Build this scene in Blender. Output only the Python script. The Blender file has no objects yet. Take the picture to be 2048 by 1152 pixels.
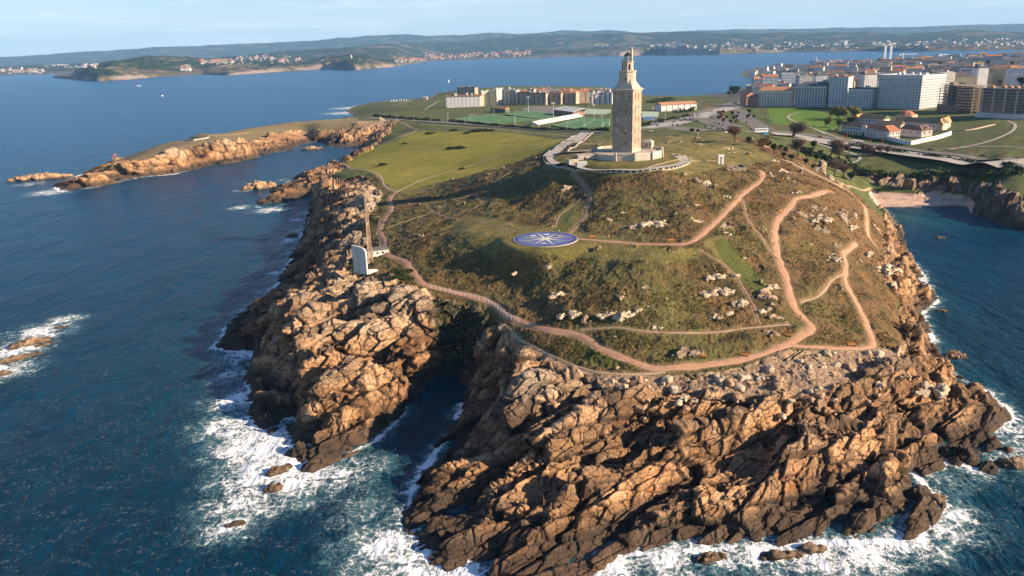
import bpy, bmesh, math, random, time
import numpy as np
from mathutils import Vector, Matrix
from mathutils.geometry import delaunay_2d_cdt
T0 = time.time()
sc = bpy.context.scene
col = bpy.data.collections.new("scene"); sc.collection.children.link(col)
R = math.radians
# ------------------------------------------------------------------ camera
FPX = 1600.0; PITCH = math.atan(481/FPX); ROLL = R(1.73); CAMZ = 113.0
cr, sr, cp, sp = math.cos(ROLL), math.sin(ROLL), math.cos(PITCH), math.sin(PITCH)
CR = (cr, -sr*sp, -sr*cp); CU = (sr, cr*sp, cr*cp); CF = (0, cp, -sp)
cam = bpy.data.cameras.new("camera"); cam.sensor_width = 36; cam.lens = FPX/2048*36
cam.clip_start = 1; cam.clip_end = 90000
camo = bpy.data.objects.new("camera", cam); col.objects.link(camo)
M = Matrix.Identity(4)
for i in range(3):
    M[i][0] = CR[i]; M[i][1] = CU[i]; M[i][2] = -CF[i]
M[2][3] = CAMZ
camo.matrix_world = M; sc.camera = camo
# ------------------------------------------------------------------ sun, sky, exposure
SUN_EL = 21.5; SUN_DIR = Vector((math.cos(R(-16)), math.sin(R(-16)), 0))
sd = Vector((SUN_DIR.x*math.cos(R(SUN_EL)), SUN_DIR.y*math.cos(R(SUN_EL)), math.sin(R(SUN_EL))))
sl = bpy.data.lights.new("sun", 'SUN'); sl.energy = 5.0; sl.angle = R(0.53); sl.color = (1.0, 0.80, 0.57)
so = bpy.data.objects.new("sun", sl); col.objects.link(so); so.rotation_euler = sd.to_track_quat('Z', 'Y').to_euler()
w = bpy.data.worlds.new("World"); sc.world = w; w.use_nodes = True
nt = w.node_tree; nt.nodes.clear()
def N(nt, t, **k):
    n = nt.nodes.new(t)
    for a, v in k.items():
        if a.startswith('i_'):
            n.inputs[a[2:].replace('_', ' ')].default_value = v
        else: setattr(n, a, v)
    return n
def L(nt, a, b): nt.links.new(a, b)
sky = N(nt, 'ShaderNodeTexSky', sky_type='NISHITA', sun_disc=False, sun_elevation=R(SUN_EL), sun_rotation=R(90+16),
        altitude=100, air_density=1.0, dust_density=0.3, ozone_density=3.0)
bg = N(nt, 'ShaderNodeBackground'); bg.inputs['Strength'].default_value = 0.057
tc = N(nt, 'ShaderNodeTexCoord'); sx = N(nt, 'ShaderNodeSeparateXYZ'); L(nt, tc.outputs['Generated'], sx.inputs[0])
# thin streaks of cirrus low over the horizon
mp = N(nt, 'ShaderNodeMapping'); mp.inputs['Scale'].default_value = (2.2, 2.2, 34); mp.inputs['Rotation'].default_value = (0.0, R(1.2), 0); L(nt, tc.outputs['Generated'], mp.inputs[0])
no = N(nt, 'ShaderNodeTexNoise', i_Scale=2.6, i_Detail=7.0, i_Roughness=0.62, i_Distortion=0.4); L(nt, mp.outputs[0], no.inputs['Vector'])
rp = N(nt, 'ShaderNodeMapRange', i_From_Min=0.47, i_From_Max=0.66, i_To_Min=0.0, i_To_Max=0.5); L(nt, no.outputs['Fac'], rp.inputs['Value'])
hz = N(nt, 'ShaderNodeMapRange', i_From_Min=0.0, i_From_Max=0.16, i_To_Min=1.0, i_To_Max=0.25); L(nt, sx.outputs['Z'], hz.inputs['Value'])
mu = N(nt, 'ShaderNodeMath', operation='MULTIPLY'); L(nt, rp.outputs[0], mu.inputs[0]); L(nt, hz.outputs[0], mu.inputs[1])
mc = N(nt, 'ShaderNodeMix', data_type='RGBA'); mc.inputs['B'].default_value = (8.2, 8.6, 9.2, 1)
tint = N(nt, 'ShaderNodeMix', data_type='RGBA', blend_type='MULTIPLY'); tint.inputs['Factor'].default_value = 1.0; tint.inputs['B'].default_value = (.79, .95, 1.20, 1)
L(nt, sky.outputs[0], tint.inputs['A']); L(nt, mu.outputs[0], mc.inputs['Factor'])
hor = N(nt, 'ShaderNodeMapRange', i_From_Min=0.0, i_From_Max=0.13, i_To_Min=0.62, i_To_Max=0.0); hor.interpolation_type = 'SMOOTHSTEP'; L(nt, sx.outputs['Z'], hor.inputs['Value'])
mh = N(nt, 'ShaderNodeMix', data_type='RGBA'); mh.inputs['B'].default_value = (7.2, 8.1, 8.0, 1); L(nt, hor.outputs[0], mh.inputs['Factor']); L(nt, tint.outputs['Result'], mh.inputs['A']); L(nt, mh.outputs['Result'], mc.inputs['A'])
L(nt, mc.outputs['Result'], bg.inputs['Color'])
out = N(nt, 'ShaderNodeOutputWorld'); L(nt, bg.outputs[0], out.inputs['Surface'])
sc.view_settings.view_transform = 'Standard'; sc.view_settings.look = 'None'
sc.view_settings.exposure = 1.24; sc.view_settings.gamma = 1.0; sc.view_settings.use_curve_mapping = False
cy = sc.cycles; cy.max_bounces = 5; cy.diffuse_bounces = 2; cy.glossy_bounces = 2; cy.transmission_bounces = 3; cy.volume_bounces = 1
cy.use_denoising = True; cy.use_adaptive_sampling = True; cy.adaptive_threshold = 0.02
cy.caustics_reflective = False; cy.caustics_refractive = False
# ------------------------------------------------------------------ helpers
def un(px, py, z):
    a = (px-1024)/FPX; b = (576-py)/FPX
    d = [CF[i]+a*CR[i]+b*CU[i] for i in range(3)]
    t = (z-CAMZ)/d[2]
    return (d[0]*t, d[1]*t)
def ray(px, py):
    a = (px-1024)/FPX; b = (576-py)/FPX
    return [CF[i]+a*CR[i]+b*CU[i] for i in range(3)]
def at_dist(px, py, y):            # the point of a sight line at ground distance y
    d = ray(px, py); t = y/d[1]
    return (d[0]*t, y, CAMZ+d[2]*t)
def pts(s): return [tuple(float(v) for v in q.split(',')) for q in s.split()]
rng = np.random.RandomState(7)
PERM = rng.permutation(4096).astype(np.int32)
GR2 = np.stack([np.cos(np.linspace(0, 2*np.pi, 4096, endpoint=False)), np.sin(np.linspace(0, 2*np.pi, 4096, endpoint=False))]).astype(np.float32)
g3 = rng.normal(size=(3, 4096)); GR3 = (g3/np.linalg.norm(g3, axis=0)).astype(np.float32)
RND = rng.rand(4096).astype(np.float32)
def hsh(i, j, k=0, s=0):
    return PERM[(PERM[(PERM[(i+s*37) & 4095]+j) & 4095]+k) & 4095]
def fade(t): return t*t*t*(t*(t*6-15)+10)
def perlin2(x, y, s=0):
    x = np.asarray(x, np.float32); y = np.asarray(y, np.float32)
    i = np.floor(x).astype(np.int32); j = np.floor(y).astype(np.int32); fx = x-i; fy = y-j; u = fade(fx); v = fade(fy)
    def g(a, b):
        h = hsh(i+a, j+b, 0, s); return GR2[0][h]*(fx-a)+GR2[1][h]*(fy-b)
    return ((g(0,0)*(1-u)+g(1,0)*u)*(1-v)+(g(0,1)*(1-u)+g(1,1)*u)*v)*1.5
def fbm2(x, y, o=4, s=0, gain=0.5):
    r = 0; a = 1.0; f = 1.0
    for k in range(o):
        r = r+a*perlin2(x*f+k*17.3, y*f-k*9.1, s+k); a *= gain; f *= 2.03
    return r
def perlin3(x, y, z, s=0):
    i = np.floor(x).astype(np.int32); j = np.floor(y).astype(np.int32); k = np.floor(z).astype(np.int32)
    fx = (x-i).astype(np.float32); fy = (y-j).astype(np.float32); fz = (z-k).astype(np.float32); u = fade(fx); v = fade(fy); w_ = fade(fz)
    def g(a, b, c):
        h = hsh(i+a, j+b, k+c, s); return GR3[0][h]*(fx-a)+GR3[1][h]*(fy-b)+GR3[2][h]*(fz-c)
    def pl(c): return (g(0,0,c)*(1-u)+g(1,0,c)*u)*(1-v)+(g(0,1,c)*(1-u)+g(1,1,c)*u)*v
    return (pl(0)*(1-w_)+pl(1)*w_)*1.5
def fbm3(x, y, z, o=3, s=0):
    r = 0; a = 1.0; f = 1.0
    for k in range(o): r = r+a*perlin3(x*f, y*f, z*f, s+k); a *= .5; f *= 2.03
    return r
def cells3(x, y, z, s=0, tilt=0.5, jit=0.85, dip=(0, 0)):
    """broken-block field: each Voronoi cell gets its own offset and its own tilted top; second value = distance to the crack"""
    n = len(x); i = np.floor(x).astype(np.int32); j = np.floor(y).astype(np.int32); k = np.floor(z).astype(np.int32)
    f1 = np.full(n, 9.0, np.float32); f2 = np.full(n, 9.0, np.float32); idh = np.zeros(n, np.int32)
    bx = np.zeros(n, np.float32); by = np.zeros(n, np.float32); bz = np.zeros(n, np.float32)
    fx = (x-i).astype(np.float32); fy = (y-j).astype(np.float32); fz = (z-k).astype(np.float32)
    for a in (-1, 0, 1):
        for b in (-1, 0, 1):
            for c in (-1, 0, 1):
                h = hsh(i+a, j+b, k+c, s)
                dx = fx-(a+.5+jit*(RND[h]-.5)); dy = fy-(b+.5+jit*(RND[(h+911) & 4095]-.5)); dz = fz-(c+.5+jit*(RND[(h+2311) & 4095]-.5))
                d = dx*dx+dy*dy+dz*dz
                m = d < f1
                f2 = np.where(m, f1, np.minimum(f2, d)); f1 = np.where(m, d, f1); idh = np.where(m, h, idh)
                bx = np.where(m, dx, bx); by = np.where(m, dy, by); bz = np.where(m, dz, bz)
    v = RND[(idh+77) & 4095]-.5+dip[0]*bx+dip[1]*by+tilt*(bx*GR3[0][idh]+by*GR3[1][idh]+bz*GR3[2][idh])
    return v.astype(np.float32), (np.sqrt(f2)-np.sqrt(f1)), RND[(idh+1501) & 4095]
def sstep(a, b, x):
    t = np.clip((x-a)/(b-a), 0, 1); return t*t*(3-2*t)
def blur(a, n, axis_only=None):
    for _ in range(n):
        if axis_only != 1:
            p = np.pad(a, ((1, 1), (0, 0)), 'edge'); a = (p[:-2]+2*p[1:-1]+p[2:])/4
        if axis_only != 0:
            p = np.pad(a, ((0, 0), (1, 1)), 'edge'); a = (p[:, :-2]+2*p[:, 1:-1]+p[:, 2:])/4
    return a
def tag(o, label=None, cat=None, group=None, kind=None):
    if label: o['label'] = label
    if cat: o['category'] = cat
    if group: o['group'] = group
    if kind: o['kind'] = kind
    return o
def raw_mesh(name, co, faces, mat, parent=None, smooth=False, attrs=None, uv=None):
    co = np.asarray(co, np.float32); faces = np.asarray(faces, np.int32); k = faces.shape[1]
    me = bpy.data.meshes.new(name); me.vertices.add(len(co)); me.vertices.foreach_set('co', co.ravel())
    me.loops.add(faces.size); me.loops.foreach_set('vertex_index', faces.ravel())
    me.polygons.add(len(faces)); me.polygons.foreach_set('loop_start', np.arange(0, faces.size, k, dtype=np.int32))
    if smooth: me.polygons.foreach_set('use_smooth', np.ones(len(faces), bool))
    me.update(calc_edges=True)
    for an, av in (attrs or {}).items():
        at = me.attributes.new(an, 'FLOAT', 'POINT'); at.data.foreach_set('value', np.ascontiguousarray(av, np.float32).ravel())
    me.materials.append(mat)
    o = bpy.data.objects.new(name, me); col.objects.link(o)
    if parent is not None: o.parent = parent
    return o
def mat_new(name):
    m = bpy.data.materials.new(name); m.use_nodes = True; t = m.node_tree; t.nodes.clear()
    o = N(t, 'ShaderNodeOutputMaterial'); b = N(t, 'ShaderNodeBsdfPrincipled'); L(t, b.outputs[0], o.inputs['Surface'])
    return m, t, b
def ramp(t, fac, stops):
    r = N(t, 'ShaderNodeValToRGB'); e = r.color_ramp.elements
    while len(e) < len(stops): e.new(0.5)
    for q, (p, c) in zip(e, stops): q.position = p; q.color = (*c, 1) if len(c) == 3 else c
    L(t, fac, r.inputs[0]); return r.outputs[0]
def noise(t, scale, detail=4, rough=.55, vec=None, dist=0.0, kind='ShaderNodeTexNoise'):
    n = N(t, kind); n.inputs['Scale'].default_value = scale
    if kind == 'ShaderNodeTexNoise':
        n.inputs['Detail'].default_value = detail; n.inputs['Roughness'].default_value = rough; n.inputs['Distortion'].default_value = dist
    if vec is not None: L(t, vec, n.inputs['Vector'])
    return n.outputs['Fac'] if kind == 'ShaderNodeTexNoise' else n.outputs['Distance']
def mixc(t, fac, a, b, mode='MIX'):
    m = N(t, 'ShaderNodeMix', data_type='RGBA', blend_type=mode)
    for s, v in (('Factor', fac), ('A', a), ('B', b)):
        if isinstance(v, (int, float)): m.inputs[s].default_value = v
        elif isinstance(v, tuple): m.inputs[s].default_value = (*v, 1)
        else: L(t, v, m.inputs[s])
    return m.outputs['Result']
def math_(t, op, a, b=0.0, clamp=False):
    m = N(t, 'ShaderNodeMath', operation=op, use_clamp=clamp)
    for i, v in enumerate((a, b)):
        if isinstance(v, (int, float)): m.inputs[i].default_value = v
        else: L(t, v, m.inputs[i])
    return m.outputs[0]
def attr(t, name): return N(t, 'ShaderNodeAttribute', attribute_name=name).outputs['Fac']
def mrange(t, v, a, b, c=0.0, d=1.0, smooth=False):
    m = N(t, 'ShaderNodeMapRange'); 
    if smooth: m.interpolation_type = 'SMOOTHSTEP'
    L(t, v, m.inputs['Value'])
    for k_, x in (('From Min', a), ('From Max', b), ('To Min', c), ('To Max', d)): m.inputs[k_].default_value = x
    return m.outputs[0]
def bump(t, b, h, strength, dist):
    n = N(t, 'ShaderNodeBump'); n.inputs['Strength'].default_value = strength; n.inputs['Distance'].default_value = dist
    L(t, h, n.inputs['Height']); L(t, n.outputs[0], b.inputs['Normal']); return n
# ================================================================== TERRAIN
# shore of the land, pixel readings turned into world points at sea level, then hidden stretches in metres
SH = [un(a, b, 0) for a, b in pts(
 "880,1130 835,1095 815,1045 822,985 858,930 893,868 924,818 934,782 916,756 890,748 866,752 842,775 830,790 797,840 766,868 745,885 "
 "690,912 622,938 592,905 580,880 592,838 568,838 545,865 508,852 500,800 495,742 508,705 425,696 446,668 452,655 480,628 522,612 560,562 590,505 612,450 "
 "622,405 634,392 600,398 560,410 512,415 520,404 562,372 600,350 640,338 668,328 700,313 728,302 722,292 700,293 668,296 655,290 646,283 630,283 614,288 592,294 568,303 555,304 520,312 480,323 440,328 400,336 350,348 300,352 250,360 "
 "190,374 118,383 112,372 150,354 205,335 238,318")]
SH += [(-455,900),(-440,960),(-425,1010),(-400,1080),(-370,1170),(-335,1260)]
SH += [un(a, b, 0) for a, b in pts("708,232 690,222 705,213 742,205 800,199 862,196")]
SH += [(-190,2250),(0,2420),(250,2200)]
SH += [un(a, b, 0) for a, b in pts("1300,191 1400,191 1470,184 1500,168 1512,158")]
SH += [(760,2650),(900,3150),(1150,3700),(1900,4100),(3300,4000),(4200,3000),(4200,300),(900,180),(560,300),(470,360),(400,420),(350,445)]
SH += [un(a, b, 0) for a, b in pts("2047,462 1990,445 1968,436 1945,430 1935,414 1905,411 1850,415 1764,414 1777,428 1797,449 1816,494 1819,520 1846,561 1878,599 1842,629 1857,660 1870,700 "
 "1910,748 1941,770 2000,805 2024,836 1975,866 2016,900 1978,905 1998,948 1905,925 1868,895 1878,935 1825,940 1853,975 1894,1012 1878,1032 1842,1068 1772,1082 1661,1085 1528,1086 1417,1100 1330,1102 1230,1112 1185,1150")]
SH += [(0,146),(-10,146)]
SHA = np.array(SH)
# interior heights: (pixel x, pixel y, height)
IN = pts(
 # near block, left of the gorge
 "700,560,24 640,572,20 760,575,25 820,622,22 805,709,18 735,735,17 690,791,13 655,868,5 866,640,19 850,700,11 725,890,3 750,800,8 800,760,9 620,640,18 600,700,14 555,640,13 500,650,7 500,690,3.5 455,682,3 560,760,5 530,820,4 620,800,8 600,590,15 660,610,20 "
 "545,850,2 600,845,3 620,900,2 690,560,23 640,550,17 "
 # slope west of the monument, shaded cliff
 "720,548,25 700,480,24 690,430,22 660,500,14 620,540,8 660,420,17 720,390,24 690,380,20 650,370,12 640,430,8 640,350,8 660,345,14 690,350,17 610,370,6 560,388,4 "
 # path round the west and south side
 "790,385,26 770,440,27 765,470,27 770,500,27 800,530,27 840,562,26 900,582,25 980,605,24 1020,635,23 1090,660,23 1180,690,22 1260,720,21 1350,738,20 1450,725,20 1560,690,21 1620,655,22 1590,620,25 1560,510,32 1560,430,37 1600,395,39 1660,383,37 "
 # gorge rims
 "880,603,24 945,606,23.5 868,608,23 1003,652,20 975,668,16 972,700,12.5 1010,700,17 990,750,10 1035,760,16 1000,800,11 960,858,6 925,915,4.5 866,985,3 1050,700,19.5 "
 # hill
 "1090,477,39 1150,476,39 1030,477,39 1090,462,39 1090,494,38.6 1060,510,37 930,460,36 960,440,36 950,540,29 1040,560,28 1000,500,36 890,480,33 850,440,30 860,520,29 1060,610,25 1110,560,31 1200,560,33 1300,520,37 1400,480,40 1250,640,27 1450,600,28 1500,540,32 1300,600,30 1520,470,37 "
 "1050,420,37 1160,420,40 1250,400,44 1350,400,45 1450,400,43 1520,345,46 1440,320,49 1480,360,46 1150,375,44 1100,330,47 1000,390,35 900,400,30 870,370,29 "
 "1370,345,51.5 1230,348,51.5 1130,338,50 1095,322,50 1385,323,52 1340,300,52 1253,285,55 1200,290,54 1300,330,55 1200,325,55 1253,331,55 1110,300,47.5 "
 "1690,500,25 1740,690,18 1700,600,22 1640,560,27 1640,470,31 1720,540,23 1690,440,31 1730,440,24 1760,470,17 1790,560,13 1800,620,13 1770,640,16 1835,560,4 1840,600,6 1800,690,14 1850,700,7 1800,500,9 1770,440,9 1745,415,12 1710,395,26 1730,490,21 "
 "1700,372,26 1600,330,37 1650,360,33 1540,290,41 1600,300,30 1640,325,27 1560,330,41 1500,290,43 1450,270,42 1420,262,40 1380,262,42 1320,258,42 "
 # south face rock
 "1100,800,18 1040,780,17.5 1500,780,16.5 1350,780,17 1700,780,14 1620,740,18 1820,780,12 1900,800,7 1960,840,4 1650,860,11 1500,900,9 1350,900,10 1200,880,12 1200,800,17 1080,880,12 1000,900,9 1000,1000,6 900,1010,3 950,1080,2.5 1100,1000,8 1250,1000,6 1400,1000,5 1550,1000,4 1700,980,4.5 1780,1020,2.5 1100,1100,2.5 1250,1075,1.5 1500,1060,2 1800,960,4 1760,900,7 1820,880,5 1780,840,9 1930,890,4 1940,910,2.5 1860,860,6 1440,960,6 1160,950,9 1050,950,8 1000,1110,1.5 1120,1135,1 "
 # meadow and the low ground behind
 "700,320,12 690,300,9 740,285,13 830,262,18 800,275,17 900,330,22 1000,340,31 800,360,22 730,345,16 800,330,19 900,290,23 1000,300,28 1060,320,37 1030,270,28 900,262,23 1100,262,30 1165,268,37 1200,262,36 1130,285,43 1170,290,47 740,240,18 850,245,22 1000,252,25 1100,258,28 1220,250,27 770,265,17 755,283,4 730,300,2 "
 "930,235,22 1100,235,24 1220,235,26 860,215,20 760,215,12 730,215,8 820,205,15 900,215,22 1000,210,23 1200,205,24 1320,222,27 1400,245,30 1460,250,31 1350,250,34 1400,210,22 1290,200,14 1480,190,18 "
 # promontory
 "150,363,5 200,350,9 240,338,13 300,325,15 300,300,20 340,300,21 380,262,23 380,288,22 420,272,22 500,250,22 500,276,22 560,270,22 600,242,22 640,240,21 638,250,20.5 690,235,19 700,250,19 700,275,14 668,268,18 612,266,20 662,276,14 250,325,13 330,275,16 240,316,5 "
 # right: park, road, prison, cove
 "1523,262,29 1600,262,27 1600,275,24 1700,310,18 1700,335,15 1760,340,14.5 1850,340,15 1950,340,17 2040,345,20 1650,335,21 1722,366,5 1745,372,3 1800,379,3 1860,386,3 1930,389,3 1950,394,3 1840,392,2.2 1745,388,2.2 1752,400,0.9 1860,402,0.7 1930,402,1 "
 "1745,352,12 1800,354,13.5 1860,354,14 1920,355,14.5 1960,357,15 1985,368,15 2000,390,14 2046,400,14 2000,410,10 1980,425,5 2040,425,9 "
 "1650,270,25 1720,285,22 1800,305,20 1900,320,21 2040,330,25 1780,270,22 1900,262,25 2000,290,26 2040,262,31 1960,235,29 1830,232,27 1700,230,26 1600,225,26 1550,215,26 1500,205,24 1700,212,26 1500,240,29 1560,240,28 1650,245,25")
INW = [(-395,900,17),(-400,960,20),(-380,1040,20),(-350,1120,20),(-320,1190,18),(0,2200,16),(-100,2100,14),(250,2050,14),(120,1500,22),(0,1500,20),(-150,1900,10),(500,1600,20),(700,1900,22),(900,2400,24),(1400,2600,30),
       (1800,3300,26),(3000,2500,30),(3500,1200,30),(1200,1500,36),(900,1200,32),(700,900,32),(700,600,24),(600,450,18),(1000,300,15),(3800,600,15),(500,400,12),(2400,3300,22),(1300,3200,15),(800,2100,14),
       (-20,150,1.5),(0,152,1.5),(110,175,2)]
# shore constraint + heights -> constrained triangulation
pv = [Vector(p) for p in SH]; zz = [0.0]*len(SH); nsh = len(SH)
for a, b, z in IN: pv.append(Vector(un(a, b, z))); zz.append(z)
for x, y, z in INW: pv.append(Vector((x, y))); zz.append(z)
res = delaunay_2d_cdt(pv, [(i, (i+1) % nsh) for i in range(nsh)], [], 0, 1e-4)
rv, rf, ov = res[0], res[2], res[3]
rz = np.array([np.mean([zz[k] for k in o]) if o else 0.0 for o in ov])
# log-polar raster
NA, NR = 1101, 861
A0, A1, D0, D1 = R(-41), R(41), 128.0, 4300.0
ang = np.linspace(A0, A1, NA); lr = np.linspace(math.log(D0), math.log(D1), NR)
AA, LL = np.meshgrid(ang, lr, indexing='ij'); RR = np.exp(LL); XX = np.sin(AA)*RR; YY = np.cos(AA)*RR
def polar_idx(x, y):
    a = np.arctan2(x, y); r = np.hypot(x, y)
    return (a-A0)/(A1-A0)*(NA-1), (np.log(np.maximum(r, 1))-math.log(D0))/(math.log(D1)-math.log(D0))*(NR-1)
def sample(G, x, y):
    u, v = polar_idx(np.asarray(x, float), np.asarray(y, float))
    u = np.clip(u, 0, NA-1.001); v = np.clip(v, 0, NR-1.001); i = u.astype(int); j = v.astype(int); fu = u-i; fv = v-j
    return (G[i, j]*(1-fu)+G[i+1, j]*fu)*(1-fv)+(G[i, j+1]*(1-fu)+G[i+1, j+1]*fu)*fv
def inside(poly, x, y):
    c = np.zeros(np.shape(x), bool); n = len(poly)
    for i in range(n):
        x1, y1 = poly[i]; x2, y2 = poly[i-1]
        if y1 == y2: continue
        c ^= ((y1 > y) != (y2 > y)) & (x < (x2-x1)*(y-y1)/(y2-y1)+x1)
    return c
LAND = inside(SHA, XX, YY)
Z = np.full(XX.shape, -4.0)
for f in rf:
    f = list(f)
    p = [rv[k] for k in f[:3]]; q = rz[f[:3]]
    us, vs = polar_idx(np.array([a.x for a in p]), np.array([a.y for a in p]))
    i0, i1 = int(max(0, us.min()-3)), int(min(NA, us.max()+4)); j0, j1 = int(max(0, vs.min()-3)), int(min(NR, vs.max()+6))
    if i1 <= i0 or j1 <= j0: continue
    x = XX[i0:i1, j0:j1]; y = YY[i0:i1, j0:j1]
    d = (p[1].y-p[2].y)*(p[0].x-p[2].x)+(p[2].x-p[1].x)*(p[0].y-p[2].y)
    if abs(d) < 1e-9: continue
    l0 = ((p[1].y-p[2].y)*(x-p[2].x)+(p[2].x-p[1].x)*(y-p[2].y))/d
    l1 = ((p[2].y-p[0].y)*(x-p[2].x)+(p[0].x-p[2].x)*(y-p[2].y))/d; l2 = 1-l0-l1
    m = (l0 >= -1e-6) & (l1 >= -1e-6) & (l2 >= -1e-6)
    Z[i0:i1, j0:j1] = np.where(m, l0*q[0]+l1*q[1]+l2*q[2], Z[i0:i1, j0:j1])
# distance to the shore line (metres)
DS = np.full(XX.shape, 1e9)
for i in range(nsh):
    ax, ay = SH[i]; bx, by = SH[(i+1) % nsh]; dx, dy = bx-ax, by-ay; ll = dx*dx+dy*dy+1e-9
    us, vs = polar_idx(np.array([ax, bx]), np.array([ay, by]))
    i0, i1 = int(max(0, us.min()-130)), int(min(NA, us.max()+131)); j0, j1 = int(max(0, vs.min()-90)), int(min(NR, vs.max()+91))
    if i1 <= i0 or j1 <= j0: continue
    x = XX[i0:i1, j0:j1]; y = YY[i0:i1, j0:j1]
    t = np.clip(((x-ax)*dx+(y-ay)*dy)/ll, 0, 1)
    DS[i0:i1, j0:j1] = np.minimum(DS[i0:i1, j0:j1], np.hypot(x-ax-t*dx, y-ay-t*dy))
Z = np.where(LAND, Z, -np.minimum(DS*0.55, 7.0))
SD = np.where(LAND, DS, -DS)                                   # signed distance, + inland
Zs = blur(Z, 3); Z = np.where(LAND, np.maximum(Zs, 0.15*np.minimum(DS, 3)), np.minimum(Zs, -0.05*np.minimum(DS, 4)))
def poly_mask(s, soft=2):                                      # painted region given as pixels lying on the terrain
    P_ = [hit(a, b)[:2] for a, b in pts(s)]; return blur(inside(P_, XX, YY).astype(float), soft)
def hz_(x, y): return float(sample(Z, x, y))
def hit(px, py):                                               # where the sight line meets the modelled ground
    d = ray(px, py); ts = np.exp(np.linspace(math.log(125), math.log(4300), 2400)); h = math.hypot(d[0], d[1]); ts = ts/h
    x = d[0]*ts; y = d[1]*ts; z = CAMZ+d[2]*ts; g = np.maximum(sample(Z, x, y), 0.0); b = np.nonzero(z <= g)[0]
    k = b[0] if len(b) else len(ts)-1
    if k > 0:
        a0 = z[k-1]-g[k-1]; a1 = z[k]-g[k]; f = a0/(a0-a1+1e-9); t = ts[k-1]+(ts[k]-ts[k-1])*f
    else: t = ts[0]
    return (d[0]*t, d[1]*t, CAMZ+d[2]*t)
# ---- levelled places
def hitpoly(s, soft): P_ = [hit(a, b)[:2] for a, b in pts(s)]; return blur(inside(P_, XX, YY).astype(float), soft)
def level(cx, cy, r, z, soft):
    global Z
    d = np.hypot(XX-cx, YY-cy); k = 1-sstep(r, r+soft, d); Z = Z*(1-k)+z*k
TW = un(1253, 302, 57.5)                                       # tower foot
CMP = un(1091, 477, 39.3)                                      # compass mosaic
level(TW[0], TW[1], 24, 54.6, 14); level(CMP[0], CMP[1], 15.5, 39.0, 6)
print('base raster', round(time.time()-T0, 1))
def polyline(P, step=2.0):
    """smooth (Catmull-Rom) and resample world points"""
    P = [np.array(p[:2]) for p in P]; Q = [P[0]*2-P[1]]+P+[P[-1]*2-P[-2]]; o = []
    for i in range(1, len(Q)-2):
        n = max(2, int(np.linalg.norm(Q[i+1]-Q[i])/step))
        for k in range(n):
            t = k/n; o.append(0.5*((2*Q[i])+(-Q[i-1]+Q[i+1])*t+(2*Q[i-1]-5*Q[i]+4*Q[i+1]-Q[i+2])*t*t+(-Q[i-1]+3*Q[i]-3*Q[i+1]+Q[i+2])*t**3))
    o.append(P[-1]); return np.array(o)
def line_dist(P, reach=40):
    D = np.full(XX.shape, 1e9)
    for i in range(len(P)-1):
        ax, ay = P[i]; bx, by = P[i+1]; dx, dy = bx-ax, by-ay; ll = dx*dx+dy*dy+1e-9; r0 = math.hypot(ax, ay)
        us, vs = polar_idx(np.array([ax, bx]), np.array([ay, by])); pa = reach/r0/((A1-A0)/(NA-1)); pr = reach/r0/((math.log(D1)-math.log(D0))/(NR-1))
        i0, i1 = int(max(0, us.min()-pa)), int(min(NA, us.max()+pa+1)); j0, j1 = int(max(0, vs.min()-pr)), int(min(NR, vs.max()+pr+1))
        if i1 <= i0 or j1 <= j0: continue
        x = XX[i0:i1, j0:j1]; y = YY[i0:i1, j0:j1]; t = np.clip(((x-ax)*dx+(y-ay)*dy)/ll, 0, 1)
        D[i0:i1, j0:j1] = np.minimum(D[i0:i1, j0:j1], np.hypot(x-ax-t*dx, y-ay-t*dy))
    return D
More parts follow.
